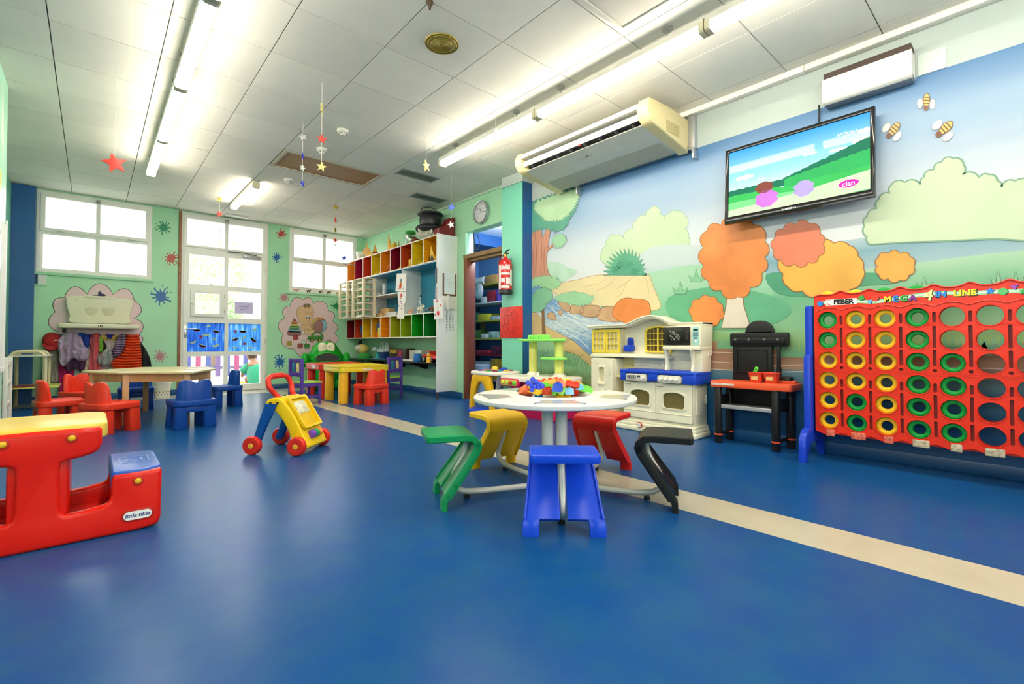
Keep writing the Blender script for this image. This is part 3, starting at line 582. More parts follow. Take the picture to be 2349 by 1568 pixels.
for i, s in enumerate(((375, 521, 16, '#2f9d70'), (392, 592, 17, '#d2594f'), (369, 680, 22, '#1c6db8'), (367, 817, 16, '#c98a96'), (645, 536, 11, '#cf4f4a'), (635, 590, 11, '#1c6db8'), (652, 682, 12, '#c98a96'), (772, 702, 12, '#2a9c68'), (642, 830, 15, '#1c6db8'), (707, 838, 13, '#b04a3c'))): splat(*s, seed=20+i)
SKIN = PM('#f1c79a', .03); TOYS = dict(r='#c9644f', o='#e08a5f', y='#ecd36a', g='#6fb86b', b='#8fc4d8', m='#a8727a')
def wz(name, p, mat, layer, ink=True, sm=5, w=.004): return wp(name, zc2(cr(p, sm) if sm else p), mat, layer, cl2, BLKL if ink else None, w)
bx, by = 790, 610
wz('painted_ball', circ(bx+15, by, 120, 26, 128), PM('#ecd66b'), 2, sm=0); wz('painted_ball_panel', circ(bx-5, by+20, 80, 22, 100), PM('#b5827f'), 2.6, sm=0)
wz('painted_ball_panel', [(830, 530), (905, 540), (920, 620), (895, 690), (835, 725), (860, 640)], PM('#9cc8d8'), 2.6, sm=4); wz('painted_ball_panel', [(745, 495), (800, 485), (870, 510), (900, 545), (810, 530)], PM('#dd8a62'), 2.6, sm=3)
for (y0, y1, hw, c) in ((700, 780, 118, 'm'), (665, 725, 100, 'b'), (622, 680, 82, 'g'), (580, 632, 62, 'y'), (545, 590, 46, 'o')): wz('painted_ring', rrect(395-hw, y0, 395+hw, y1, (y1-y0)*.48, 4), PM(TOYS[c]), 2, sm=0)
wz('painted_ring_tip', [(370, 545), (378, 515), (395, 500), (412, 515), (420, 545)], PM('#b4504a'), 2, sm=3)
wz('painted_body', [(520, 600), (560, 585), (640, 590), (680, 640), (690, 690), (600, 705), (530, 690), (500, 640)], SKIN, 3)
wz('painted_leg', [(560, 690), (640, 690), (700, 680), (730, 700), (700, 750), (640, 770), (570, 760)], SKIN, 3.5)
wz('painted_nappy', [(505, 690), (560, 700), (560, 760), (525, 765), (508, 735)], PM('#eceade'), 4)
wz('painted_head', [(432, 400), (450, 330), (510, 295), (590, 285), (660, 295), (705, 350), (705, 420), (690, 470), (710, 510), (700, 560), (650, 590), (590, 600), (530, 590), (480, 560), (455, 550), (448, 520), (462, 510), (436, 460)], SKIN, 5)
wz('painted_hair', [(540, 295), (560, 262), (600, 258), (640, 265), (662, 292), (640, 300), (628, 335), (605, 305), (570, 320)], PM('#8f7d58'), 6, sm=3)
for ex in (597, 642):
    wz('painted_eye', circ(ex, 478, 20, 14, 24), PM('#f4f2ec'), 6.2, sm=0, w=.003); wz('painted_pupil', circ(ex-3, 487, 11, 12, 14), BLKL, 6.6, False, 0)
lines('painted_face', [(zc2(cr(p, 4, False)), .004, False) for p in ([(640, 480), (652, 510), (636, 530)], [(598, 548), (610, 572), (628, 545)], [(582, 420), (600, 408), (615, 418)], [(645, 415), (660, 405), (670, 418)], [(540, 640), (560, 665), (610, 672), (640, 690)], [(660, 600), (665, 640), (690, 670)])], BLKL, cl2, PY, 7)
wz('painted_car', [(605, 830), (620, 795), (665, 780), (700, 735), (760, 722), (820, 728), (855, 760), (868, 810), (860, 848), (800, 860), (650, 858), (610, 850)], PM('#4f9d4c'), 8, sm=4)
wz('painted_car_window', [(708, 780), (730, 742), (790, 738), (825, 750), (828, 780)], PM('#e6d6cf'), 8.6, sm=0)
for cx in (680, 808): wz('painted_wheel', circ(cx, 855, 33, 18, 33), PM('#4a4438'), 8.8, sm=0); wz('painted_hub', circ(cx, 855, 22, 16, 22), PM('#d9c444'), 9.4, sm=0)
for (x, y, s, c) in ((300, 912, 66, '#b8a43c'), (480, 950, 70, '#b0584f'), (545, 892, 66, '#dfe8d8'), (590, 952, 66, '#4f9d4c'), (712, 990, 68, '#e6d55c'), (890, 922, 62, '#8fc0cc'), (950, 888, 62, '#c59aa0'), (405, 812, 70, '#b8463f')):
    h = s/2; wz('painted_cube', [(x-h, y-h*.9), (x+h, y-h*.9), (x+h, y+h), (x-h, y+h)], PM(c), 9, sm=0, w=.003)
    wz('painted_cube_side', [(x+h, y-h*.9), (x+h*1.5, y-h*1.2), (x+h*1.5, y+h*.6), (x+h, y+h)], PM(c, .15), 9.2, sm=0, w=.003); wz('painted_cube_top', [(x-h, y-h*.9), (x-h*.5, y-h*1.25), (x+h*1.5, y-h*1.2), (x+h, y-h*.9)], PM(c, .1), 9.1, sm=0, w=.003)
# ================================================================ fluorescent rows and ceiling fittings
OPAL = M('#fff6e2', .5, var=0., emit=TUBE)
FIT = M('#d9d6cb', .4)
def batten(name, label, x, y0, y1, z, w=.085):
    t = thing(name, label, 'light', (x, (y0+y1)/2, z), 0, 'fluorescent strip lights'); L = y1-y0
    sec = rrect(-w/2, -.042, w/2, .008, (.004, .004, .03, .03), 4)
    B().prism(sec, -L/2+.035, L/2-.035, 'xz').obj('diffuser', OPAL, t)
    for s in (-1, 1): B().prism(rrect(-w/2-.003, -.045, w/2+.003, .034, .02, 3), s*L/2-s*.036, s*L/2-s*.004, 'xz').obj('end_cap', M('#cfc7a8', .4), t)
    B().bb(-.043, -L/2+.005, .008, .043, L/2-.005, .05, .004).obj('gear_tray', FIT, t)
    for s in (-.32, .32):
        B().cyl((0, s*L, .05), (0, s*L, ZC-z-.012), .006, n=8).cyl((0, s*L, ZC-z-.014), (0, s*L, ZC-z), .035, n=16).obj('hanger', M('#a9a8a2', .3, .6), t)
    return t
rowL = [7.0, 5.72, 4.44, 3.16, 1.88, .6, -.68, -1.96]
desc = ['far end of the left ceiling row, nearest the windows', 'second from the windows in the left ceiling row', 'third from the windows in the left row, cut by the photo edge']
for i in range(len(rowL)-1):
    batten('strip_light', 'glowing fluorescent strip, '+(desc[i] if i < 3 else ('fourth', 'fifth', 'sixth', 'seventh')[i-3]+' from the windows in the left row, out of view'), .49, rowL[i+1], rowL[i], 2.83)
rowR = [4.46, 2.93, 1.40, -.13, -1.66, -2.9]
desc = ['right ceiling row, end nearest the pillar above the air conditioner', 'right ceiling row, long middle piece beside the air conditioner', 'right ceiling row, near piece cut by the top photo edge']
for i in range(len(rowR)-1):
    batten('strip_light', 'glowing fluorescent strip, '+(desc[i] if i < 3 else ('fourth', 'fifth')[i-3]+' from the pillar in the right row, out of view'), 2.90, rowR[i+1], rowR[i], 2.83)
batten('strip_light', 'short glowing fluorescent strip on the ceiling before the glazed door', 1.585, 6.85, 8.2, 2.90)
# ================================================================ large furniture and toys
PL = lambda h, r=.32, v=.04: M(h, r, var=v, scale=4, bump=.02, bscale=220, spec=.3)
CREAM = PL('#ece7d2', .35); REDP = PL('#d82612', .3); YELP = PL('#ecc929', .33); BLUEP = PL('#1d4fc4', .3); GRNP = PL('#118a4c', .32)
TABW = PL('#e4e2da', .3); STEEL = M('#d9d6cc', .3, .1)
# ---- round play table with five attached stools
CX, CY, TH0 = 1.95, 1.84, 227.
rt = thing('play_table', 'round white play table with five coloured stools attached on tubes', 'table', (CX, CY, 0), TH0)
B().lathe([(0, .505), (.20, .505), (.235, .498), (.435, .498), (.449, .503), (.453, .512), (.453, .522), (.447, .529), (.436, .531), (.222, .531), (.218, .536), (.208, .536), (.203, .53), (.196, .512), (0, .509)], 72).obj('tabletop', TABW, rt)
B().lathe([(0, .50), (.215, .5), (.19, .468), (.10, .455), (0, .455)], 40).obj('bowl_underside', M('#c9cac6', .35), rt)
for k in range(4):
    a = math.radians(45+90*k); B().cyl((.055*math.cos(a), .055*math.sin(a), .02), (.055*math.cos(a), .055*math.sin(a), .47), .03, n=18).obj('column_post', M('#dcdcd8', .3), rt)
B().cyl((0, 0, .012), (0, 0, .05), .10, .09, 24, .01).obj('hub', STEEL, rt)
def stool_bm():
    t = .034; pr = [(.715, .342), (.62, .343), (.53, .343), (.495, .337), (.474, .318), (.468, .295), (.478, .27), (.53, .195), (.585, .12), (.628, .062), (.640, .045), (.642, .0)]
    wid = [.145, .148, .148, .148, .148, .148, .148, .157, .166, .174, .177, .178]
    N = len(pr); nm = []
    for i in range(N):
        a = Vector(pr[max(0, i-1)]); b = Vector(pr[min(N-1, i+1)]); d = (b-a).normalized(); nm.append(Vector((-d.y, d.x)))
    b = B()
    def strip(i0, i1, f0, f1, th=t, sh=0.):
        R = []
        for i in range(i0, i1+1):
            p = Vector(pr[i]); n = nm[i]; w = wid[i]; y0, y1 = f0(i, w), f1(i, w); A = p-n*(th/2-sh); C = p+n*(th/2+sh); c = min(.006, abs(y1-y0)*.2)
            R.append([(A.x, y0+c, A.y), (A.x, y1-c, A.y), ((A.x*.85+C.x*.15), y1, A.y*.85+C.y*.15), (A.x*.15+C.x*.85, y1, A.y*.15+C.y*.85), (C.x, y1-c, C.y), (C.x, y0+c, C.y), (A.x*.15+C.x*.85, y0, A.y*.15+C.y*.85), (A.x*.85+C.x*.15, y0, A.y*.85+C.y*.15)])
        b.loft(R)
    strip(0, 6, lambda i, w: -w, lambda i, w: w)
    for s in (-1, 1):
        lo = (lambda i, w: .017) if s > 0 else (lambda i, w: -w); hi = (lambda i, w: w) if s > 0 else (lambda i, w: -.017)
        strip(6, 9, lo, hi, .024)
        lo = (lambda i, w: w-.07) if s > 0 else (lambda i, w: -w); hi = (lambda i, w: w) if s > 0 else (lambda i, w: -w+.07)
        strip(9, 11, lo, hi, .03)
        lo = (lambda i, w: w-.012) if s > 0 else (lambda i, w: -w); hi = (lambda i, w: w) if s > 0 else (lambda i, w: -w+.012)
        strip(4, 9, lo, hi, .042)
    # seat corners rounded by a nose piece
    b.prism(rrect(.70, -.145, .728, .145, (.02, .0, .0, .02), 4), .326, .36, 'xy', bev=.005)
    return b
sm = stool_bm().mesh('stool', BLUEP)
cols = [PL('#1546d2', .28), PL('#191a1c', .33), PL('#d0261d', .3), PL('#e8b91e', .33), PL('#0d8a50', .32)]
nmz = ['bright blue stool', 'black stool', 'red stool', 'yellow stool', 'green stool']
for k in range(5):
    me = sm if k == 0 else sm.copy()
    me.materials.clear(); me.materials.append(cols[k])
    o = bpy.data.objects.new('stool', me); COL.objects.link(o); o.parent = rt; o.matrix_local = rotm(rz=72*k); o['label'] = nmz[k]
    B().tube(cr([(.06, 0, .035), (.25, 0, .032), (.45, 0, .032), (.535, 0, .045), (.578, 0, .085), (.562, 0, .145), (.515, 0, .225), (.498, 0, .29), (.515, 0, .327)], 5, False), .0155, 12).obj('tube', STEEL, o)
    B().cyl((.50, 0, 0), (.50, 0, .018), .016, n=10).obj('rubber_foot', BLACK, o)
    w0, w1 = .072, .125
    pn = B().prism([(.262, -w0), (.405, -w1), (.405, w1), (.262, w0)], .5305, .5325, 'xy').obj('inset_panel', M('#b9bcb8', .12, var=.06, scale=30), rt, mw=rotm(rz=72*k))
    for s in (-1, 1): B().bb(.40, s*w1*.95-.006, .5326, .412, s*w1*.95+.006, .5336).obj('panel_clip', DARK, pn)
# building blocks in the bowl
def brick(name, label, col, nx, ny, loc, rx, ry, rz, u=.040, h=.036, group='building bricks in the table bowl', hollow=True):
    t = thing(name, label, 'toy brick', loc, 0, group); t.rotation_euler = (math.radians(rx), math.radians(ry), math.radians(rz)); m = PL(col, .3)
    B().box((0, 0, h/2), (nx*u, ny*u, h), .002).obj('body', m, t)
    b = B()
    for i in range(nx):
        for j in range(ny): b.cyl(((i-(nx-1)/2)*u, (j-(ny-1)/2)*u, h-.001), ((i-(nx-1)/2)*u, (j-(ny-1)/2)*u, h+.008), .0115, n=12, bev=.001)
    b.obj('studs', m, t); return t
def roofb(name, label, col, w, d, h, loc, rz, rx=0, ry=0):
    t = thing(name, label, 'toy brick', loc, 0, 'building bricks in the table bowl'); t.rotation_euler = (math.radians(rx), math.radians(ry), math.radians(rz))
    B().prism([(-w/2, 0), (w/2, 0), (w/2*.1, h), (-w/2*.1, h)], -d/2, d/2, 'xz', bev=.003).obj('body', PL(col, .3), t)
    B().cyl((0, 0, h-.001), (0, 0, h+.007), .008, n=10).obj('stud', PL(col, .3), t); return t
def bowl(px, py, z): p = onZ(px, py, z); return (p.x, p.y, p.z)
brick('toy_brick', 'long yellow brick leaning up out of the bowl', '#f0b21e', 4, 2, bowl(1294, 899, .533), 0, -38, 40)
brick('toy_brick', 'long red brick leaning beside the yellow one', '#e33a20', 4, 2, bowl(1311, 901, .530), 8, 34, 44)
brick('toy_brick', 'light green brick with a notch in the pile middle', '#6fd84a', 2, 3, bowl(1259, 900, .533), 18, 12, 20, h=.04)
brick('toy_brick', 'teal blue brick standing on end at the bowl front', '#1785bd', 2, 1, bowl(1238, 902, .535), 0, 65, 60)
brick('toy_brick', 'orange brick at the front left of the pile', '#f0703a', 3, 2, bowl(1212, 902, .533), 12, 18, 70)
brick('toy_brick', 'small yellow brick at the left of the pile', '#f2c52a', 1, 2, bowl(1226, 899, .545), 15, -20, 10)
brick('toy_brick', 'lime green flat brick at the right bowl rim', '#74d94e', 4, 2, bowl(1336, 896, .535), 6, 0, 55, h=.026)
brick('toy_brick', 'pale lime brick below the long yellow one', '#9ce26a', 2, 1, bowl(1287, 902, .533), 30, 0, 30)
brick('toy_brick', 'orange brick behind the light green one', '#f3a13a', 2, 2, bowl(1267, 889, .555), -10, 30, 10)
brick('toy_brick', 'small amber brick tilted near the right rim', '#eda321', 2, 1, bowl(1319, 891, .550), 40, 20, 80)
roofb('toy_brick', 'royal blue roof brick near the pile top', '#1d47c0', .075, .05, .045, bowl(1279, 897, .555), 30, 4)
roofb('toy_brick', 'salmon roof brick on the pile top', '#f0704e', .075, .045, .04, bowl(1285, 886, .575), 60)
roofb('toy_brick', 'sky blue roof brick at the front rim', '#7cb8e6', .08, .05, .032, bowl(1306, 903, .533), 44)
roofb('toy_brick', 'light blue roof brick at the right', '#6cc0dd', .05, .04, .03, bowl(1330, 893, .555), 10)
brick('toy_brick', 'red brick lying flat at the pile back', '#e34a28', 4, 1, bowl(1256, 883, .555), 0, -6, -30)
brick('toy_brick', 'dark red brick half hidden at the bowl front', '#c8402a', 2, 2, bowl(1250, 904, .528), 0, 0, 25)
grape = thing('grape_bunch', 'cluster of shiny royal blue plastic grapes in the bowl', 'toy fruit', bowl(1229, 896, .545)); gb = M('#1c3fd8', .15, coat=.4)
for (px, py, z) in ((1222, 870, .60), (1211, 878, .585), (1229, 875, .598), (1237, 880, .59), (1218, 882, .582), (1244, 885, .58), (1226, 886, .578), (1235, 889, .57), (1220, 893, .565)):
    p = onZ(px, py, z) ; d = Vector((grape.location.x, grape.location.y, 0))-Vector((p.x, p.y, 0))
    q = EYEV+(p-EYEV)*((Vector((CX, CY, 0)).length-.05)/Vector((p.x, p.y, 0)).length); B().ell((0, 0, 0), (.0145, .0145, .0155), 14).obj('grape', gb, grape, mw=Matrix.Translation(q-grape.location))
B().box((0, 0, -.012), (.06, .045, .02), .004).obj('base', PL('#6f93cf'), grape)
zip_ = thing('track_strip', 'pair of grey ribbed plastic strips in the bowl', 'toy', bowl(1196, 899, .535), 20)
for k in range(2):
    o = B().box((k*.022, 0, .015), (.013, .05, .006), .001).obj('strip', PL('#55524d'), zip_); o.rotation_euler = (math.radians(-28), 0, 0)
    for i in range(6): inst_b = B().box((k*.022, -.02+i*.008, .019), (.012, .003, .004)).obj('rib', PL('#6d6a64'), o)
# ---- red picnic table (profile picked on its near side panel)
PYA = 2.65; PYB = 3.13
def zp(p): return [onY(x/3.267, 820+y/3.267, PYA) for x, y in p]
prof_px = [(0, 575), (300, 556), (600, 532), (745, 520), (766, 535), (768, 640), (745, 690), (700, 720), (600, 752), (500, 775), (462, 790), (446, 830), (446, 1130), (456, 1168), (490, 1184), (640, 1152), (780, 1110), (818, 1085), (834, 1040), (838, 920), (852, 884), (1000, 862), (1205, 828), (1216, 850), (1206, 1190), (1190, 1235), (1150, 1258)]
pf = [(p.x, p.z) for p in zp(prof_px)]; XM = sum(p.x for p in zp([(105, 1000), (446, 1000)]))/2
right = [p for p in pf if p[0] > XM]; zt = right[0][1]
right = [(XM, zt)]+right+[(right[-1][0]-.06, .0), (XM, 0)]
full = right+[(2*XM-x, z) for x, z in reversed(right[1:-1])]
full = [(x, max(0, z)) for x, z in full]
pt = thing('picnic_table', 'chunky red child picnic table with yellow top and blue seat', 'table', (XM, (PYA+PYB)/2, 0))
loc = lambda L: [(x-XM, z) for x, z in L]
hw = (PYB-PYA)/2; RED2 = PL('#dc1d0c', .3)
fl = loc(full)
for s in (-1, 1): B().prism(fl, s*hw, s*(hw-.05), 'xz', bev=.018, seg=3).obj('side_panel', RED2, pt)
xe = max(x for x, z in fl); xt = max(p[0]-XM for p in pf[:8]); zb = max(z for x, z in fl if x > xe-.06); zt0 = zt
B().bb(-.09, -hw+.03, .02, .09, hw-.03, zt0-.06, .02).bb(-xe+.03, -hw+.03, .02, xe-.03, hw-.03, .05, .01).obj('pedestal', RED2, pt)
B().prism(rrect(-xt+.005, -hw+.015, xt+.018, hw+.02, .075, 6), zt0-.055, zt0+.012, 'xy', bev=.012, seg=3).obj('tabletop', PL('#e6c651', .3), pt)
xb0 = [p[0]-XM for p in pf if .1 < p[0]-XM and p[1] > zb-.05 and p[0] > right[9][0]]
xin = zp([(845, 890)])[0].x-XM
for s in (-1, 1):
    x0, x1 = sorted((s*xin, s*(xe-.004)))
    B().bb(x0, -hw+.02, .03, x1, hw-.02, zb-.02, .02).obj('bench', RED2, pt)
    st = B().prism(rrect(x0-.004, -hw+.012, x1+.006, hw-.012, (.06, .015, .015, .06) if s > 0 else (.015, .06, .06, .015), 5), zb-.075, zb+.008, 'xy', bev=.01, seg=3).obj('bench_seat', PL('#2354b4', .3), pt)
    cx = (x0+x1)/2
    B().prism(rrect(cx-.055, -.07, cx+.055, .07, .01), zb+.008, zb+.0095, 'xy', [rrect(cx-.05, -.065, cx+.05, .065, .008)]).prism(rrect(cx-.03, -.035, cx+.03, .035, .006), zb+.008, zb+.0095, 'xy', [rrect(cx-.025, -.03, cx+.025, .03, .004)]).obj('moulded_emblem', PL('#5c86cc', .3), st)
    bz = zp([(1035, 922)])[0]; tz = zp([(538, 602)])[0]
    for q, nm in ((bz, 'bolt'), (tz, 'bolt')):
        B().cyl((s*(q.x-XM), -hw+.001, q.z), (s*(q.x-XM), -hw-.003, q.z), .02, n=18, bev=.001).obj('bolt_recess', PL('#c02818'), pt)
        B().ell((s*(q.x-XM), -hw-.003, q.z), (.0125, .007, .0125), 14).obj(nm, PL('#e8b623'), pt)
lp = zp([(1033, 1174)])[0]; lx, lz = lp.x-XM, lp.z
B().prism(rrect(lx-.058, lz-.026, lx+.058, lz+.026, .026, 8), -hw-.0025, -hw+.004, 'xz', bev=.001).obj('logo_rim', PL('#b3221a'), pt)
B().prism(rrect(lx-.049, lz-.018, lx+.049, lz+.018, .018, 8), -hw-.004, -hw, 'xz').obj('logo_plate', PL('#efeee8'), pt)
text('little tikes', .022, PL('#23357f'), pt, fr((lx, -hw-.0045, lz), (1, 0, 0), (0, 0, 1)), bold=.0004, shear=.15)
# ---- four-in-a-row game
XB = 3.85
g4 = thing('row_game', 'giant red four-in-a-row game frame on blue stands', 'board game', (XB, .528, 0)); RG = PL('#e0301a', .32)
CYs = [1.007-.1597*k-.528 for k in range(7)]; RZ = [.98-.139*r for r in range(6)]
Y1, Y0 = 1.087-.528, -.031-.528
top = []; 
for k in range(8):
    yc = Y1-.0-.1597*k
    top += [(yc if k == 0 else yc+.0, 1.152 if k in (0, 7) else 1.18)]
    if k < 7: top += [(yc-.04, 1.163), (yc-.08, 1.158), (yc-.12, 1.163)]
bot = []
for k in range(8):
    yc = Y0+.1597*k; bot += [(yc, .206)]
    if k < 7: bot += [(yc+.04, .192), (yc+.08, .18), (yc+.12, .192)]
outl = cr([(y, z) for y, z in top], 3, False)+cr([(y, z) for y, z in bot], 3, False)
holes = [circ(y, z, .0585, 28) for y in CYs for z in RZ]
slots = []
for k in range(6):
    ym = (CYs[k]+CYs[k+1])/2
    for (a, b) in ((.945, 1.01), (.79, .925), (.68, .78), (.52, .575), (.36, .505), (.25, .345)): slots.append(rrect(ym-.0085, a, ym+.0085, b, .006, 2))
    slots.append(circ(ym, .652, .011, 10))
fp = B().prism(outl, -.016, 0, 'yz', holes+slots, bev=.004).obj('front_panel', RG, g4)
B().prism(outl, .046, .06, 'yz', holes, bev=.003).obj('back_panel', RG, g4)
b = B()
for k in range(6):
    ym = (CYs[k]+CYs[k+1])/2; b.bb(.0, ym-.008, .21, .046, ym+.008, 1.14)
b.obj('column_divider', M('#7a140c', .5), g4); B().bb(0, Y0+.02, .19, .046, Y1-.02, .215).bb(0, Y0, .2, .046, Y0+.012, 1.13).bb(0, Y1-.012, .2, .046, Y1, 1.13).obj('edge_wall', RG, g4)
rimb = B()
for y in CYs:
    for z in RZ: rimb.tube([(-.0165, y+.061*math.cos(a*math.pi/12), z+.061*math.sin(a*math.pi/12)) for a in range(24)], .0032, 6, True)
rimb.tube([(-.0165, y, z-.004) for y, z in cr(top, 3, False)], .006, 6); rimb.bb(-.018, Y0, .622, -.012, Y1, .628).bb(-.018, Y0, .634, -.012, Y1, .64)
lowt = []
for k in range(8):
    yc = Y1-.01-.157*k; lowt += [(yc, 1.047 if 0 < k < 7 else 1.04)]+([(yc-.04, 1.06), (yc-.08, 1.066), (yc-.12, 1.06)] if k < 7 else [])
rimb.tube([(-.0165, y, z) for y, z in cr(lowt, 3, False)], .0045, 6)
rimb.obj('moulded_rims', RG, g4)
BLS = PL('#1a3fc0', .3)
for s, yy in ((1, Y1+.035), (-1, Y0-.035)):
    foot = cr([(-.2, 0), (-.2, .07), (-.185, .15), (-.14, .2), (-.08, .21), (-.05, .26), (-.045, .38)], 4, False)
    P = [(-.21, 0), (-.21, .09), (-.2, .17), (-.15, .215), (-.09, .225), (-.085, .7), (-.075, .735), (-.055, .735), (-.045, .7), (-.045, 1.07), (-.03, 1.085), (.06, 1.085), (.075, 1.07), (.08, .7), (.1, .735), (.12, .735), (.13, .7), (.13, .225), (.19, .215), (.235, .17), (.245, .09), (.245, 0), (.185, 0), (.175, .06), (.13, .11), (.02, .125), (-.09, .11), (-.135, .06), (-.15, 0)]
    st = B().prism([(x+.02, z) for x, z in P], yy-.022, yy+.022, 'xz', bev=.008).obj('stand', BLS, g4)
G2 = fr((-.0166, 0, 0), (0, -1, 0), (0, 0, 1))
def gt(body, size, col, y, z, **k): return text(body, size, PL(col, .4), g4, fr((-.0172, y-.528, z), (0, -1, 0), (0, 0, 1)), **k)
rib = cr([(1.05, 1.098), (.95, 1.112), (.85, 1.104), (.75, 1.092), (.65, 1.10), (.52, 1.118), (.40, 1.122), (.30, 1.112), (.15, 1.112), (-.01, 1.104)], 5, False)
for off, c, w in ((0, '#8fcfa0', .024), (.0004, '#d8efd8', .010)):
    B().prism([(y-.528, z+w/2) for y, z, in rib]+[(y-.528, z-w/2) for y, z in reversed(rib)], -.0163-off, -.0160, 'yz').obj('printed_ribbon', PL(c, .4), g4)
B().prism(rectp(.836-.528, 1.082, 1.014-.528, 1.123), -.0175, -.016, 'yz').obj('name_plate', PL('#f2efe8'), g4)
for q in (.994,): B().prism(rrect(q-.012-.528, 1.086, q+.012-.528, 1.119, .003), -.0181, -.0175, 'yz', [rrect(q-.009-.528, 1.09, q+.009-.528, 1.115, .003)]).obj('emblem', PL('#c06a5c'), g4)
text('FEBER', .043, PL('#141414'), g4, fr((-.0182, .911-.528, 1.102), (0, -1, 0), (0, 0, 1)), bold=.0022)
for ch, c, y in zip('MEGA', ('#f2d43a', '#2f7fd6', '#3aa648', '#8a2f9a'), (.672, .63, .59, .547)):
    gt(ch, .052, '#1c1c1c', y-.003, 1.099, bold=.003); text(ch, .05, PL(c, .4), g4, fr((-.0182, y-.528, 1.102), (0, -1, 0), (0, 0, 1)), bold=.0022)
gt('4', .09, '#1c1c1c', .472, 1.108, bold=.002, shear=.12); text('4', .086, PL('#f7ef9a', .4), g4, fr((-.0184, .475-.528, 1.111), (0, -1, 0), (0, 0, 1)), bold=.002, shear=.12)
for body, c, y in (('IN', '#2f86dc', .416), ('LINE', '#f2d43a', .31)): gt(body, .05, '#1c1c1c', y-.003, 1.112, bold=.003); text(body, .048, PL(c, .4), g4, fr((-.0182, y-.528, 1.115), (0, -1, 0), (0, 0, 1)), bold=.002)
for (y, z, c, kind) in ((1.05, 1.098, '#2f86dc', 6), (.81, 1.122, '#3aa648', 4), (.765, 1.095, '#6fb6ea', 3), (.735, 1.115, '#d8402c', 8), (.205, 1.118, '#2f86dc', 10), (.155, 1.112, '#5cb86a', 12), (.11, 1.135, '#9a4ab0', 3), (.075, 1.105, '#3aa648', 10)):
    n = kind if kind != 10 else 10; pts = [(y-.528+.02*(1 if kind != 10 or i % 2 == 0 else .5)*math.cos(2*math.pi*i/n+.4), z+.02*(1 if kind != 10 or i % 2 == 0 else .5)*math.sin(2*math.pi*i/n+.4)) for i in range(n)]
    B().prism([(a-.004, b-.003) for a, b in pts], -.0176, -.016, 'yz').obj('printed_shape', PL('#1c1c1c'), g4); B().prism(pts, -.0182, -.0176, 'yz').obj('printed_shape', PL(c, .4), g4)
for k in range(6):
    yt = CYs[k]-.01
    B().box((-.018, yt, .2), (.006, .05+.03*(k % 2), .045), .002, rotm(rx=0)).obj('tape_patch', M('#b9a98f' if k > 2 else '#d86a52', .15, var=.4, scale=60, bump=.5, bscale=90), g4)
DG = PL('#0f9a3c', .33); DY = PL('#f0c322', .33)
def disc_me(mat):
    b = B().lathe([(.031, -.009), (.035, -.016), (.046, -.019), (.058, -.0165), (.064, -.010), (.064, .010), (.058, .0165), (.046, .019), (.035, .016), (.031, .009), (.031, -.009)], 36, rotm(ry=90))
    for i in range(10):
        a = 2*math.pi*i/10; b.box((-.0185, .048*math.cos(a), .048*math.sin(a)), (.003, .007, .010), .001)
    return b.mesh('ring', mat)
dm = {'G': disc_me(DG), 'Y': disc_me(DY)}
ordn = ['first', 'second', 'third', 'fourth', 'fifth']; rown = ['top', 'second', 'third', 'fourth', 'fifth', 'bottom']
for c, seq in enumerate(('GGYYYY', 'YYYYGG', 'YYYYYY', 'GGGGGG', '--GGGG')):
    for r, ch in enumerate(seq):
        if ch == '-': continue
        o = bpy.data.objects.new('game_disc', dm[ch]); COL.objects.link(o); o.location = (XB+.0215, CYs[c]+.528, RZ[r]-.0005)
        tag(o, '%s ring disc, %s row of the %s column from the blue stand' % ('green' if ch == 'G' else 'yellow', rown[r], ordn[c]), 'game disc', 'discs in the giant row game')
for c, ch in enumerate('YYGG'):
    o = bpy.data.objects.new('game_disc', dm[ch]); COL.objects.link(o); o.location = (XB+.023, CYs[c]+.528+.005, RZ[0]+.139)
    tag(o, '%s disc poking out above the frame over the %s column' % ('green' if ch == 'G' else 'yellow', ordn[c]), 'game disc', 'discs in the giant row game')
# ================================================================ play kitchen
def wobj(b, name, mat, par, **k):
    l = par
    while l.parent: l = l.parent
    return b.obj(name, mat, par, mw=(Matrix.Translation(-l.location) if par is l else None), **k)
def arch(y0, y1, z0, z1, r=.03, n=8):
    """window outline with rounded feet and a low arched head"""
    w = (y1-y0)/2; c = (y0+y1)/2; zs = z1-w*.35
    return rrect(y0, z0, y1, zs, (0, 0, r, r), 3)[2:]+[(c+w*math.cos(math.pi*i/n), zs+(z1-zs)*math.sin(math.pi*i/n)) for i in range(n+1)]
CRK = PL('#ece6cc', .35); AMB = M('#6f6338', .2, var=.2, scale=4)
kt = thing('play_kitchen', 'cream toy kitchen with blue worktop, yellow lattice windows and microwave', 'toy kitchen', (3.95, 2.5, 0))
def K(b, name, mat=None, par=None, **k): return wobj(b, name, mat or CRK, par or kt, **k)
K(B().bb(3.82, 1.97, 0, 4.1, 2.82, .045, .014).bb(3.83, 1.98, .04, 4.1, 2.81, .075, .012).bb(3.84, 1.99, .07, 4.1, 2.8, .1, .01), 'plinth')
K(B().bb(3.855, 2.005, .09, 4.1, 2.715, .47, .012), 'cabinet_body')
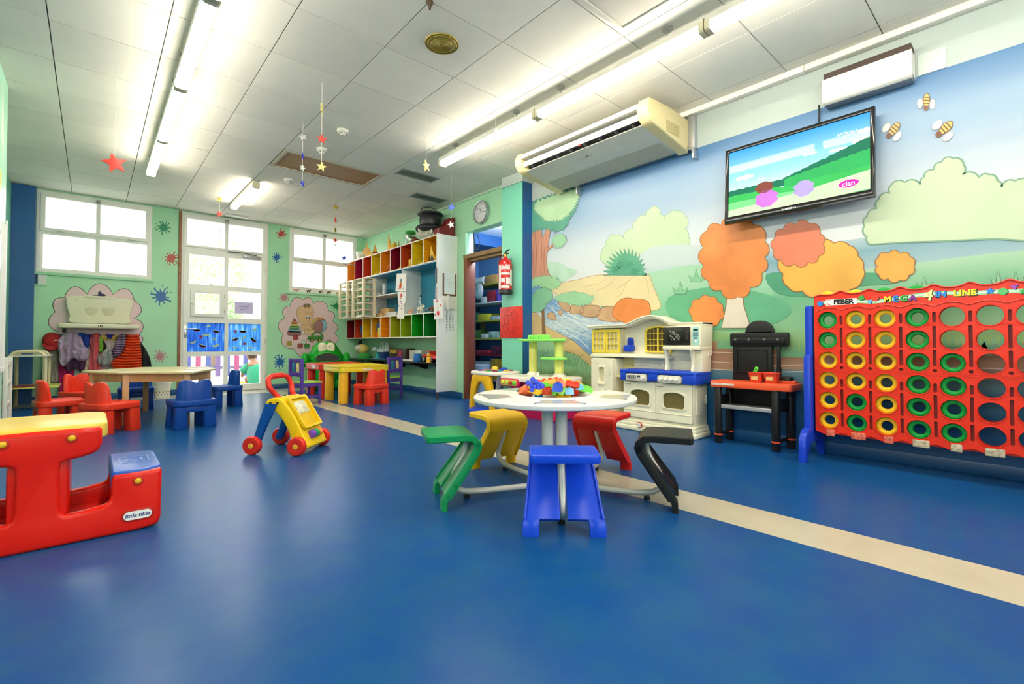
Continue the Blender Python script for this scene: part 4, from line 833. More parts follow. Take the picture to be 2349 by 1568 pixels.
for (y0, y1, a, c, e, f) in ((2.362, 2.705, 2.423, 2.627, .246, .385), (2.01, 2.356, 2.08, 2.285, .242, .383)):
    d = K(B().prism(rrect(y0, .125, y1, .458, .01), 3.838, 3.856, 'yz', [arch(a, c, e, f)], bev=.004), 'cabinet_door')
    ww = kt.location
    B().prism(arch(a-.018, c+.018, e-.018, f+.018), 3.833, 3.842, 'yz', [arch(a, c, e, f)], bev=.003).obj('window_surround', CRK, d)
    B().bb(3.848, a-.01, e-.01, 3.853, c+.01, f+.01).obj('oven_window', AMB, d); B().bb(3.82, y1-.085, .436, 3.842, y1-.012, .447, .005).obj('door_handle', CRK, d)
    B().bb(3.834, y0+.012, .19, 3.84, y1-.012, .196, .002).obj('moulding', CRK, d)
sd = K(B().prism(rrect(3.90, .19, 4.06, .43, .02), 2.0, 2.008, 'xz', bev=.003), 'side_recess'); K(B().prism(rrect(4.065, .28, 4.085, .36, .01), 1.997, 2.008, 'xz', bev=.002), 'side_grip')
BLK = PL('#1c46c4', .3)
ct = K(B().prism(rrect(3.80, 1.955, 4.1, 2.725, (.01, .01, .03, .03)), .54, .572, 'xy', bev=.01).bb(3.803, 2.66, .465, 3.85, 2.722, .56, .012).bb(3.803, 2.32, .475, 3.85, 2.425, .56, .012).bb(3.803, 1.958, .465, 4.09, 2.085, .56, .012).bb(3.83, 2.0, .47, 4.09, 2.7, .55), 'worktop', BLK)
B().bb(3.83, 2.05, .572, 4.08, 2.66, .576, .002).obj('worktop_tray', BLK, ct)
for (y0, y1, kn) in ((2.432, 2.652, 0), (2.09, 2.316, 4)):
    cp = K(B().prism(rrect(y0, .468, y1, .534, .02), 3.794, 3.835, 'yz', bev=.004), 'control_panel', PL('#d9d3c2'))
    if kn:
        for q in range(4): kb = B().cyl((3.795, y1-.035-.05*q, .502), (3.777, y1-.035-.05*q, .502), .018, .016, 16, .003).box((3.776, y1-.035-.05*q, .502), (.005, .03, .006), .001).obj('knob', PL('#eceae2'), cp)
    else:
        B().cyl((3.795, y0+.035, .5), (3.777, y0+.035, .5), .02, .017, 16, .003).obj('knob', PL('#eceae2'), cp)
        B().prism(rrect(y1-.115, .485, y1-.015, .52, .017, 5), 3.792, 3.7945, 'yz', [rrect(y1-.111, .489, y1-.019, .516, .013, 5)]).obj('label_ring', PL('#33406a'), cp)
        B().bb(3.792, y0+.06, .505, 3.7945, y0+.095, .522).obj('display', PL('#2a4a63'), cp)
        for q_, (a_, b_) in enumerate(((.034, .046), (.05, .08), (.084, .096))): B().bb(3.792, y1-b_-.0, .496, 3.7945, y1-a_, .509 if q_ == 1 else .512).obj('printed_mark', PL('#8a7a88' if q_ == 1 else '#4a5a66'), cp)
K(B().bb(4.036, 2.0, .572, 4.09, 2.72, .74, .006).prism(rrect(2.3, .6, 2.7, .655, .006), 4.03, 4.037, 'yz', bev=.003), 'backsplash')
hx = B()
for r in range(2):
    for q in range(11): hx.prism(circ(2.32+q*.036+(r % 2)*.018, .615+r*.026, .0165, 6, a0=math.pi/6), 4.026, 4.032, 'yz', bev=.002)
K(hx, 'moulded_tiles')
K(B().bb(3.93, 2.87, 0, 4.1, 3.17, .668, .012), 'tower'); td = K(B().prism(rrect(2.88, .11, 3.155, .66, .01), 3.905, 3.93, 'yz', [arch(2.985, 3.055, .43, .575, .01)], bev=.005), 'tower_door')
B().prism(arch(2.965, 3.075, .41, .60, .01), 3.897, 3.907, 'yz', [arch(2.985, 3.055, .43, .575, .01)], bev=.003).bb(3.89, 2.975, .395, 3.91, 3.065, .418, .005).obj('niche_surround', CRK, td); B().bb(3.926, 2.98, .42, 3.934, 3.06, .58).obj('niche_back', PL('#d8cfae'), td)
B().prism(rrect(2.9, .5, 2.925, .63, .012), 3.893, 3.907, 'yz', bev=.004).obj('door_handle', CRK, td)
K(B().bb(3.94, 2.715, .32, 4.09, 2.87, .34).bb(3.94, 2.715, .48, 4.09, 2.87, .50).bb(4.08, 2.715, .05, 4.095, 2.87, .67), 'side_shelf', PL('#d9cf98'))
K(B().bb(3.925, 2.285, .678, 4.1, 3.19, .7, .008).bb(3.935, 2.30, .698, 4.1, 3.18, .716, .006), 'ledge')
crown = cr([(3.2, 1.0), (3.0, 1.003), (2.78, 1.005), (2.68, 1.02), (2.58, 1.058), (2.46, 1.08), (2.35, 1.06), (2.27, 1.02), (2.2, 1.005), (2.1, 1.0), (1.945, .998)], 5, False)
K(B().prism([(y, z) for y, z in crown]+[(1.955, .71), (2.28, .70), (3.18, .70)], 4.03, 4.095, 'yz', ), 'upper_panel')
K(B().prism([(y, z) for y, z in crown]+[(y, z-.03) for y, z in reversed(crown)], 3.9, 4.1, 'yz', bev=.008).prism([(y, z+.004) for y, z in crown]+[(y, z-.012) for y, z in reversed(crown)], 3.888, 4.1, 'yz', bev=.006), 'crown')
YLW = PL('#ecd24c', .35)
def lattice(y0, y1, z0, z1, ny, nz, g=.007):
    H = []; w = (y1-y0)/ny; h = (z1-z0)/nz
    for i in range(ny):
        for j in range(nz): H.append(rectp(y0+i*w+g/2, z0+j*h+g/2, y0+(i+1)*w-g/2, z0+(j+1)*h-g/2))
    return H
K(B().bb(3.955, 2.82, .715, 4.05, 3.172, .965), 'upper_cabinet', PL('#dcd3a8'))
for (y0, y1) in ((2.822, 2.994), (2.998, 3.172)): K(B().prism(rrect(y0, .72, y1, .96, .008), 3.938, 3.95, 'yz', lattice(y0+.02, y1-.02, .745, .935, 3, 3), bev=.002), 'lattice_door', YLW)
wn = K(B().prism(arch(2.295, 2.58, .73, .985, .02), 4.006, 4.029, 'yz', [arch(2.315, 2.56, .748, .968, .015)], bev=.004), 'lattice_window', YLW)
bars = B(); bars.bb(4.008, 2.43, .745, 4.02, 2.445, .965)
for y in (2.355, 2.395, 2.48, 2.52): bars.bb(4.01, y-.003, .745, 4.018, y+.003, .95)
for z in (.80, .855, .91): bars.bb(4.01, 2.31, z-.003, 4.018, 2.565, z+.003)
bars.obj('window_bars', YLW, wn); B().prism(arch(2.31, 2.565, .743, .972, .015), 4.022, 4.0285, 'yz').obj('window_dark', M('#5a4a30', .3, var=.4, scale=14), wn)
K(B().prism(rrect(2.70, .735, 2.79, .80, (.01, .01, .03, .03)), 3.955, 4.03, 'yz', bev=.006).prism(rrect(2.715, .79, 2.785, .878, (.033, .033, .005, .005), 5), 4.015, 4.03, 'yz', bev=.003), 'scoop', BLK)
mw_ = K(B().bb(3.87, 1.945, .795, 4.09, 2.29, .972, .01), 'microwave'); mdoor = B().bb(3.858, 2.036, .803, 3.871, 2.285, .962, .004).obj('oven_door', PL('#2a2722'), mw_)
B().prism(rrect(2.078, .825, 2.25, .942, .02), 3.855, 3.859, 'yz', bev=.001).obj('oven_glass', M('#1f1d1a', .2), mdoor); B().tube([(3.855, 2.058, .845), (3.838, 2.053, .85), (3.838, 2.053, .915), (3.855, 2.058, .92)], .006, 8).obj('oven_handle', PL('#3a362f'), mdoor)
rd = random.Random(3); sc_ = B()
for i in range(16):
    y = rd.uniform(2.1, 2.21); z = rd.uniform(.84, .9); sc_.bb(3.8545, 0, 0, 3.855, .0025, rd.uniform(.02, .05), m=T(0, y, z, rx=rd.uniform(-50, -30)))
sc_.obj('chalk_scribble', M('#b9b5ac', .8), mdoor)
stk = B().prism(rrect(1.96, .803, 2.015, .957, .006), 3.866, 3.8712, 'yz').obj('keypad_sticker', PL('#9ed3cc'), mw_)
B().bb(3.8645, 1.967, .925, 3.8662, 2.008, .944).obj('keypad_display', PL('#253a3a'), stk); B().prism(circ(1.987, .838, .014), 3.8645, 3.8662, 'yz').obj('keypad_picture', PL('#e9e6da'), stk)
for i, s in enumerate(('AOO', 'NOO', 'OO')): text(s, .02, PL('#2a5b78'), stk, fr((3.8655, 1.987, .905-.021*i), (0, -1, 0), (0, 0, 1)), bold=.0008)
K(B().bb(3.86, 1.95, .762, 4.09, 2.3, .797, .008), 'microwave_shelf')
for y in (2.285, 2.035): K(B().prism(cr([(3.885, .575), (3.90, .62), (3.895, .68), (3.875, .74), (3.865, .762), (3.93, .762), (3.925, .70), (3.94, .64), (3.935, .575)], 3), y-.012, y+.012, 'xz', bev=.004), 'shelf_bracket')
K(B().bb(3.93, 1.96, .57, 4.09, 2.03, .77, .006), 'side_post')
K(B().prism(rrect(2.488, .035, 2.545, .085, .024, 6), 3.812, 3.822, 'yz', bev=.002), 'logo_rim', PL('#cf2c22')); K(B().prism(rrect(2.494, .043, 2.539, .077, .016, 6), 3.81, 3.8125, 'yz'), 'logo_plate', PL('#f0efe8'))
text('little tikes', .0105, PL('#26337a'), kt, Matrix.Translation(-kt.location) @ fr((3.8095, 2.5165, .06), (0, -1, 0), (0, 0, 1)), bold=.0003)
# ================================================================ toy workbench
wbn = thing('workbench', 'black and orange toy workbench with pegboard back', 'toy workbench', (3.98, 1.57, 0)); BK = PL('#1b1a1b', .38); ORG = PL('#ee5a33', .35)
def Wb(b, n, m, p=None, **k): return wobj(b, n, m, p or wbn, **k)
tp = Wb(B().prism(rrect(3.85, 1.245, 4.10, 1.865, .03), .458, .512, 'xy', bev=.008), 'worktop', ORG); B().bb(3.99, 1.265, .512, 4.07, 1.42, .53, .006).obj('tray_block', ORG, tp)
B().bb(3.8465, 1.66, .477, 3.851, 1.845, .493).obj('sticker', M('#d9cfc0', .5, var=.3, scale=60), tp)
for (x, y) in ((3.885, 1.805), (3.885, 1.365), (4.095, 1.805), (4.095, 1.33)):
    lg = Wb(B().cyl((x, y, 0), (x, y, .46), .031, .029, 16, .004), 'leg', BK); B().cyl((x, y, .066), (x, y, .078), .0325, n=16).obj('band', ORG, lg)
for y in (1.805, 1.35): Wb(B().bb(3.89, y-.01, .06, 4.09, y+.01, .085, .004), 'foot_brace', BK); Wb(B().bb(3.9, y-.012, .29, 4.09, y+.012, .39, .006), 'side_brace', BK)
Wb(B().bb(3.88, 1.385, .295, 4.05, 1.79, .312, .006).bb(3.875, 1.385, .287, 3.89, 1.79, .318, .004), 'shelf', M('#a9a9ab', .3, .3))
pb = Wb(B().prism(rrect(1.455, .3, 1.765, .80, .01), 4.07, 4.1, 'yz', bev=.005).prism(rrect(1.33, .795, 1.782, .905, .015), 4.055, 4.1, 'yz', bev=.01).prism(rrect(1.44, .89, 1.662, 1.005, (.1, .1, .01, .01), 8), 4.07, 4.1, 'yz', bev=.006), 'pegboard', BK)
B().prism(rrect(1.35, .815, 1.762, .862, .012), 4.046, 4.058, 'yz', bev=.004).prism(rrect(1.455, .9, 1.647, .99, (.09, .09, .01, .01), 8), 4.064, 4.072, 'yz', bev=.003).obj('tool_rail', BK, pb)
B().prism(rrect(1.486, .575, 1.735, .777, .012), 4.062, 4.071, 'yz', [rrect(1.496, .585, 1.725, .767, .008)], bev=.002).obj('frame_lip', BK, pb)
hb = B(); 
for i in range(9):
    for j in range(8): hb.cyl((4.0705, 1.505+i*.026, .60+j*.022), (4.0695, 1.505+i*.026, .60+j*.022), .004, n=8)
hb.obj('peg_holes', M('#050505', .8), pb)
for y in (1.40, 1.50, 1.62, 1.73): B().cyl((4.047, y, .85), (4.04, y, .85), .011, n=12).obj('hook_hole', M('#5b6a5a', .4), pb)
Wb(B().cyl((4.06, 1.40, .56), (4.06, 1.40, .8), .016, .014, 12, .003).cyl((4.06, 1.40, .52), (4.06, 1.40, .62), .019, n=12), 'side_post', BK); Wb(B().bb(4.0, 1.30, .512, 4.09, 1.4, .56, .01), 'vice', BK)
def basket(y, z, lab, inner):
    t = thing('small_basket', lab, 'basket', (3.925, y, .512), 0, 'small red baskets on the toy workbench'); R = PL('#e0452c', .35)
    r = lambda s, zz, k: [(x*s, yy*s*1.15, zz) for x, yy in rrect(-.042, -.042, .042, .042, .008, 2)]
    B().loft([r(.78, .002, 0), r(1., .07, 0), r(1.1, .071, 0), r(1.1, .08, 0), r(.96, .08, 0), r(.95, .07, 0), r(.74, .008, 0)]).obj('basket_body', R, t)
    B().bb(-.0435, -.025, .022, -.041, .025, .05).obj('label', M('#d9b06a', .5, var=.4, scale=80), t); return t
b1 = basket(1.515, 0, 'small red basket holding a lime green toy beam', 1); b2 = basket(1.405, 0, 'small red basket holding a red brick, nearer the board game', 1)
gbm = tag(B().box((0, 0, 0), (.022, .024, .1), .002).obj('toy_beam', PL('#6fe04a')), 'lime green slotted toy beam sticking out of a basket', 'toy'); gbm.location = (3.925, 1.53, .585); gbm.rotation_euler = (math.radians(25), math.radians(-10), 0)
for i in range(4): B().cyl((-.0115, 0, -.036+.024*i), (-.0125, 0, -.036+.024*i), .006, n=8).obj('slot', DARK, gbm)
tag(B().box((3.925, 1.412, .582), (.045, .055, .03), .003).obj('toy_brick', PL('#e0452c')), 'red toy brick lying in the basket by the board game', 'toy brick')
# ================================================================ chunky toddler chairs
RCH = PL('#e83a22', .32); BCH = PL('#16479c', .3)
def toddler(mat):
    t = thing('toddler_chair', 'x', 'chair')
    for sx in (-1, 1):
        for sy in (-1, 1):
            r = lambda s, z: [(sx*(.117+.006*(1-z/.2))+x*s, sy*(.112+.006*(1-z/.2))+y*s, z) for x, y in rrect(-.056, -.053, .056, .053, .03, 3)]
            B().loft([r(.96, 0), r(1.02, .006), r(.95, .21)]).obj('leg', mat, t)
    B().prism(rrect(-.182, -.176, .182, .18, .07, 6), .212, .272, 'xy', bev=.012, seg=3).obj('seat', mat, t)
    for s in (-1, 1): B().prism([(-.1, .2), (-.085, .165), (-.05, .15), (-.07, .2)], s*.15, s*.11, 'xz').prism([(.1, .2), (.085, .165), (.05, .15), (.07, .2)], s*.15, s*.11, 'xz') if False else B().bb(-.09, s*.155, .155, .09, s*.115, .215, .012).obj('apron', mat, t)
    # wrap-around back with two rounded humps falling to low arms
    R = []; n = 44
    for i in range(n+1):
        u = -1+2*i/n; a = math.radians(-90+u*98)          # behind is -y
        x = .168*math.copysign(abs(math.cos(a))**.75, math.cos(a)); y = -.005+.158*math.copysign(abs(math.sin(a))**.75, math.sin(a))
        if abs(u) > .88: y = -.005+.158*math.sin(math.radians(-90+.88*98))+(abs(u)-.88)*1.15
        uu = abs(u); hump = .466-.026*math.exp(-(u/.085)**2)
        if uu < .36: top = hump
        elif uu < .66:
            q = (uu-.36)/.30; top = .268+(.466-.268)*math.sqrt(max(0, 1-q**2.6))
        else: top = .268
        top = min(.467, top); k = .70 if uu < .6 else .8
        lean = -.03*(1 if uu < .5 else 0)
        R.append([(x, y, .235), (x*1.0, y+0*lean, top-.02), (x*.97, y*.97, top-.006), (x*.88, y*.88, top), (x*.79, y*.79, top-.008), (x*.74, y*.74, top-.03), (x*.72, y*.72, .235)])
    B().loft(R).obj('backrest', mat, t)
    return t
tc_ = toddler(RCH); tc_['group'] = 'chunky toddler chairs'; tc_['label'] = 'red chunky toddler chair in front of the wooden table'
tc_.location = (.13, 5.80, 0); tc_.rotation_euler = (0, 0, math.radians(-58))
SW = {RCH: BCH}
dup(tc_, (-.24, 6.42, 0), -80, 'red chunky toddler chair pushed to the left end of the wooden table')
dup(tc_, (-.06, 7.35, 0), -140, 'red chunky toddler chair furthest back beside the hanging coats')
dup(tc_, (.74, 5.62, 0), 8, 'blue chunky toddler chair seen from behind before the wooden table', swap=SW)
dup(tc_, (.42, 7.55, 0), 175, 'dark blue chunky toddler chair under the wooden table', swap=SW)
dup(tc_, (1.30, 7.12, 0), 95, 'blue chunky toddler chair at the right end of the wooden table', swap=SW)
dup(tc_, (2.84, 6.08, 0), 14, 'red chunky toddler chair before the yellow play table')
# ================================================================ wooden trapezoid tables
MAP = Mwood('#dccf9f', '#cdbd88', .28, 2., (1, 8, 1)); BEECH = Mwood('#c99d6c', '#b98854', .4, 2., (6, 6, 1))
def trap(name, label, pts, h):
    cx = sum(p[0] for p in pts)/4; cy = sum(p[1] for p in pts)/4; t = thing(name, label, 'table', (cx, cy, 0), 0, 'wooden trapezoid tables')
    L = [(x-cx, y-cy) for x, y in pts]
    B().prism(L, h-.022, h, 'xy', bev=.006).obj('tabletop', MAP, t)
    I = [(x*.84, y*.80) for x, y in L]
    for i in range(4):
        a, b = Vector(I[i]), Vector(I[(i+1) % 4]); d = (b-a).normalized(); n = Vector((-d.y, d.x))*.011
        B().prism([tuple(a+n), tuple(b+n), tuple(b-n), tuple(a-n)], h-.10, h-.022, 'xy').obj('apron', BEECH, t)
        B().bb(I[i][0]-.027, I[i][1]-.027, 0, I[i][0]+.027, I[i][1]+.027, h-.022, .005).obj('leg', BEECH, t)
    return t
T1 = [(-.085, 6.70), (.209, 6.08), (.775, 5.76), (1.065, 6.33)]
trap('trapezoid_table', 'nearer maple trapezoid table with chairs around it', T1, .53)
ax, ay = .31*.02, .95*.02
T2 = [(-.075, 6.735), (1.075, 6.365), (1.085, 6.98), (.46, 7.30)]
trap('trapezoid_table', 'further maple trapezoid table joined behind the first', T2, .53)
# ================================================================ purple wooden chairs
PUR = PL('#5a3f9c', .42); LIME = PL('#a6d84e', .35)
def catshape(s=1.):
    P = [(-.022, 0), (-.022, .03), (-.02, .06), (-.026, .085), (-.02, .105), (-.014, .092), (.004, .092), (.01, .106), (.016, .088), (.012, .066), (.022, .06), (.024, .03), (.024, 0), (.012, 0), (.010, .026), (-.008, .026), (-.010, 0)]
    return [(x*s, z) for x, z in P]
def pchair():
    t = thing('wooden_chair', 'x', 'chair')
    for s in (-1, 1):
        B().bb(s*.148-.016, -.15, 0, s*.148+.016, -.115, .615, .004).obj('back_post', PUR, t); B().bb(s*.135-.016, .115, 0, s*.135+.016, .148, .285, .004).obj('leg', PUR, t)
        B().bb(s*.142-.009, -.13, .235, s*.142+.009, .13, .28, .003).bb(s*.142-.008, -.13, .09, s*.142+.008, .13, .12, .003).obj('side_rail', PUR, t)
    B().bb(-.15, -.144, .565, .15, -.122, .612, .004).obj('top_rail', PUR, t); B().bb(-.145, -.144, .375, .145, -.122, .43, .004).obj('lower_rail', PUR, t)
    for x in (-.105, 0, .105): B().bb(x-.012, -.14, .43, x+.012, -.126, .57).obj('slat', PUR, t)
    for x, c in ((-.053, '#2a8d97'), (.053, '#ecd98a')): B().prism([(x+a*1.25, .43+b*1.2) for a, b in catshape()], -.142, -.124, 'xz', bev=.002).obj('animal_cutout', PL(c), t)
    B().prism(rrect(-.155, -.125, .155, .165, .012), .283, .302, 'xy', bev=.005).obj('seat', LIME, t)
    [q_.obj('cross_rail', PUR, t) for q_ in (B().bb(-.135, -.14, .235, .135, -.122, .28, .003), B().bb(-.13, .122, .235, .13, .14, .28, .003), B().bb(-.135, -.138, .14, .135, -.124, .165, .003))]
    return t
pc = pchair(); pc['label'] = 'purple wooden child chair with lime seat, side-on beside the red table'; pc['group'] = 'purple wooden chairs'; pc.location = (2.17, 6.68, 0); pc.rotation_euler = (0, 0, math.radians(-78))
dup(pc, (3.41, 6.72, 0), 22, 'purple wooden child chair seen from behind below the black counter')
# ================================================================ red and yellow play tables
def ptable(name, label, col, loc, rz, sx, sy, legs):
    t = thing(name, label, 'table', loc, rz, 'plastic play tables'); m = PL(col[0], .33); m2 = PL(col[1], .33)
    B().prism(rrect(-sx, -sy, sx, sy, .05, 4), .42, .50, 'xy', bev=.01).obj('skirt', m, t)
    B().prism(rrect(-sx-.006, -sy-.006, sx+.006, sy+.006, .055, 4), .485, .512, 'xy', [rrect(-sx+.05, -sy+.05, sx-.05, sy-.05, .05, 4)], bev=.008).obj('rim', m, t)
    for (x, y) in legs:
        r = lambda s, z: [(x*(1-.04*z)+a*s, y*(1-.04*z)+b*s, z) for a, b in rrect(-.062, -.06, .062, .06, .05, 5)]
        B().loft([r(.97, 0), r(1, .01), r(.98, .2), r(.95, .43)]).obj('leg', m2, t)
    return t
ty = ptable('play_table', 'yellow plastic sand play table with fat round legs', ('#ecd22e', '#f0b32a'), (2.86, 6.63, 0), 0, .36, .33, [(-.29, -.26), (.29, -.26), (-.29, .25), (.29, .25)])
B().prism(rrect(-.05, .435, .1, .475, .018), -.335, -.328, 'xz', bev=.002).obj('label_plate', PL('#e8d5ae'), ty)
tr_ = ptable('play_table', 'red plastic play table behind the yellow one', ('#e2402c', '#dd3826'), (2.87, 7.42, 0), 0, .36, .33, [(-.29, -.26), (.29, -.26), (-.29, .25), (.29, .25)])
B().prism(rrect(-.14, .435, -.02, .485, .012), -.368, -.358, 'yz', bev=.002).obj('label_plate', PL('#e6e2d8'), tr_)
# ================================================================ frog bin
FG = PL('#14a028', .28); fg = thing('frog_bin', 'big green frog toy bin with open black mouth', 'toy bin', (3.10, 8.48, 0), -14)
def ring(rx, ry, z, y0=0, n=28): return [(rx*math.cos(2*math.pi*i/n), y0+ry*math.sin(2*math.pi*i/n), z) for i in range(n)]
B().loft([ring(.2, .2, 0), ring(.27, .26, .03), ring(.31, .28, .15), ring(.32, .29, .3), ring(.30, .28, .42), ring(.30, .28, .5), ring(.24, .23, .53, .02)]).obj('body', FG, fg)
B().loft([ring(.2, .2, .50, .05), ring(.30, .26, .53, .05), ring(.305, .26, .6, .05), ring(.25, .22, .68, .05), ring(.2, .17, .76, .04), ring(.16, .13, .82, .04), ring(.08, .06, .85, .04)]).obj('head', FG, fg)
lip = cr([(-.25, .545), (-.14, .625), (0, .665), (.14, .625), (.25, .545), (.14, .5), (0, .49), (-.14, .5)], 5)
def onf(x, z): return -.262*math.sqrt(max(.03, 1-(x/.32)**2))-.012
B().loft([[(x*1.0, onf(x, z)+.0, .575+(z-.575)*1.0) for x, z in lip], [(x*.9, onf(x, z)-.028, .575+(z-.575)*.92) for x, z in lip], [(x*.8, onf(x, z)-.022, .575+(z-.575)*.8) for x, z in lip], [(x*.78, onf(x, z)+.06, .575+(z-.575)*.78) for x, z in lip]]).obj('lips', FG, fg)
B().loft([[(x*.84, onf(x, z)-.026, .575+(z-.575)*.84) for x, z in lip], [(x*.84, onf(x, z)-.01, .575+(z-.575)*.84) for x, z in lip]]).obj('mouth', M('#0b0d0b', .4), fg)
for s in (-1, 1):
    B().ell((s*.34, -.06, .53), (.07, .09, .13), 16, T(0, 0, 0, ry=0)).obj('arm', FG, fg); B().ell((s*.22, -.16, .1), (.12, .14, .12), 16).obj('leg', FG, fg)
    e = B().prism([(s*.068+x, .752+z) for x, z in rrect(-.068, -.075, .068, .075, (.055, .055, .03, .03), 5)], -.16, -.08, 'xz', bev=.018, seg=3).obj('eye', PL('#efe6c8', .35), fg)
    B().lathe([(.012, 0), (.018, .002), (.018, -.002)], 16, T(s*.05, -.1605, .762, rx=90)).obj('eye_ring', PL('#7d8d78'), e)
# ================================================================ push walker
YB = PL('#f0c715', .3); BW = PL('#124fa0', .3); RW = PL('#df3022', .3)
wk = thing('push_walker', 'yellow baby push walker with red handle and blue legs', 'walker', (1.16, 3.862, 0), -137)
def wheel(x, y, r=.068):
    w = B().lathe([(0, -.02), (.03, -.024), (.05, -.026), (r-.006, -.024), (r, -.014), (r, .014), (r-.006, .024), (.05, .026), (.03, .024), (0, .02)], 28, T(x, y, r, ry=90)).obj('wheel', RW, wk); s = 1 if x > 0 else -1
    B().lathe([(0, .004), (.017, .003), (.02, 0)], 20, T(x+s*.024, y, r, ry=90*s)).obj('hub_cap', PL('#f3b93a'), w)
    tb = B()
    for i in range(14):
        a = 2*math.pi*i/14; tb.box((0, 0, 0), (.024, .006, .004), .001, T(x, y+r*math.cos(a), r+r*math.sin(a), rx=math.degrees(a)-90))
    tb.obj('tread', RW, w)
for x in (-.185, .185): wheel(x, .145); wheel(x*.98, -.20)
side = cr([(-.13, .37), (-.10, .405), (-.04, .415), (.0, .40), (.06, .335), (.12, .24), (.165, .15), (.195, .085), (.205, .05), (.17, .035), (.10, .045), (.075, .085), (.06, .15), (.01, .24), (-.05, .31), (-.11, .335)], 4)
B().prism(side, -.145, .145, 'yz', bev=.014, seg=3).obj('body', YB, wk)
dk = B().loft([[(x*.10, .055+t*.02*0+q[0]*1.0, q[1]) for x in (-1, 1) for q in ((0, 0),)] for t in (0,)] , caps=False) if False else None
slope = math.degrees(math.atan2(.30, -.21))
rec = B().box((0, 0, 0), (.215, .235, .012), .004, T(0, .0915, .2915, rx=-57.5)).obj('tray', PL('#e4b912', .25), wk)
B().prism(rrect(-.125, -.135, .125, .135, .02), -.006, .014, 'xy', [rrect(-.105, -.115, .105, .115, .015)], bev=.005, m=T(0, .099, .297, rx=-57.5)).obj('tray_rim', YB, wk)
B().box((0, 0, 0), (.15, .10, .004), .001, T(0, .075, .332, rx=-57.5)).obj('play_sheet', M('#ded9b8', .12, var=.2, scale=30), wk)
for x, c in ((.05, '#7a4bb5'), (.005, '#17a04c'), (-.04, '#f08a35')): B().cyl((x-.02, .187, .135), (x+.02, .187, .135), .032, n=18, bev=.004).obj('roller', PL(c), wk)
for (x, y, z) in ((.0, -.06, .418), (.02, -.01, .405)): B().box((x, y, z), (.008, .02, .012), .002).obj('clip', DARK, wk)
B().bb(-.19, .13, .055, .19, .16, .08, .006).obj('front_axle', YB, wk)
for s in (-1, 1):
    B().loft([[(s*.155+a, y+b, z) for a, b in rrect(-.018, -w, .018, w, .014, 3)] for (y, z, w) in ((-.075, .37, .045), (-.10, .30, .043), (-.135, .22, .036), (-.165, .14, .032), (-.19, .075, .034), (-.20, .05, .03))]).obj('leg', BW, wk)
    for yy, zz in ((-.085, .375), (-.03, .375)): B().cyl((s*.145, yy, zz), (s*.152, yy, zz), .009, n=12).obj('screw', DARK, wk)
B().tube(cr([(-.10, -.04, .40), (-.115, -.07, .44), (-.145, -.095, .49), (-.13, -.115, .545), (-.08, -.125, .565), (0, -.128, .568), (.08, -.125, .565), (.13, -.115, .545), (.145, -.095, .49), (.115, -.07, .44), (.10, -.04, .40)], 5, False), .019, 14).obj('handle', RW, wk)
gr = B()
for i in range(9): gr.tube([(-.06+.015*i, -.128+.0195*math.cos(a*math.pi/8), .567+.0195*math.sin(a*math.pi/8)) for a in range(16)], .0025, 5, True)
gr.obj('grip_ribs', RW, wk)
# ================================================================ bucket, trolley, rack at left
bk = thing('bucket', 'white lidded bucket with painted dots under the window', 'bucket', (.80, 8.86, 0))
B().lathe([(0, 0), (.088, 0), (.092, .004), (.104, .215), (.112, .217), (.112, .228), (.108, .235), (.112, .24), (.112, .258), (.1, .262), (0, .262)], 32).obj('bucket_body', PL('#e9e6dc', .35), bk)
for row, (z, cs) in enumerate(((.05, ('#3a3a8a', '#b03a2a')), (.09, ('#c23b2b', '#3a7a4a')), (.13, ('#e8c83a', '#eadf8a')), (.165, ('#f0e29a', '#e8d060')))):
    for i in range(14):
        a = 2*math.pi*(i+.5*(row % 2))/14; rr = .0921+.0567*z; B().cyl((rr*math.cos(a), rr*math.sin(a), z), ((rr+.001)*math.cos(a), (rr+.001)*math.sin(a), z), .009 if row < 3 else .006, n=10).obj('dot', PL(cs[i % 2]), bk)
tl = thing('trolley', 'cream bentwood serving trolley with red and lime lower tray', 'trolley', (-.59, 8.6, 0)); BW2 = Mwood('#e4d9b8', '#d6c79c', .4, 2., (4, 4, 1))
for y, dx in ((-.32, 0), (.33, .0)):
    B().tube(cr([(-.15, y, 0), (-.15, y, .35), (-.15, y, .62), (-.135, y, .68), (-.09, y, .712), (0, y, .716), (.09, y, .712), (.135, y, .68), (.15, y, .62), (.15, y, .35), (.15, y, 0)], 4, False), .021, 4).obj('bent_frame', BW2, tl)
B().bb(-.17, -.36, .655, .2, .36, .668, .003).obj('top_shelf', PL('#d8d4c6'), tl); ls = B().bb(-.2, -.36, .262, .28, .36, .275, .004).obj('lower_shelf', PL('#cfd86a', .4), tl); B().prism(circ(-.02, -.05, .16, 24, .26), .2755, .279, 'xy').obj('tray_motif', PL('#a82a2a'), ls)
tag(B().bb(-.70, 8.32, .669, -.50, 8.55, .676, .001).obj('paper_stack', PL('#e8e2de')), 'loose papers on top of the cream trolley', 'papers')
mir = tag(B().bb(-.556, 5.02, .62, -.549, 5.722, 1.80, .002).obj('wall_mirror', M('#dfe4e6', .04, 1., var=0.)), 'tall mirror panel on the pier at the left photo edge', 'mirror'); B().bb(-.552, 5.718, .60, -.543, 5.73, 1.84).obj('mirror_edge', WB, mir); B().bb(-.555, 5.02, .585, -.544, 5.73, .622).obj('mirror_edge', WB, mir)
rk = thing('slatted_rack', 'white slatted wooden toy rack by the pier', 'rack', (-.54, 5.96, 0)); RWH = PL('#dcd9d0', .45)
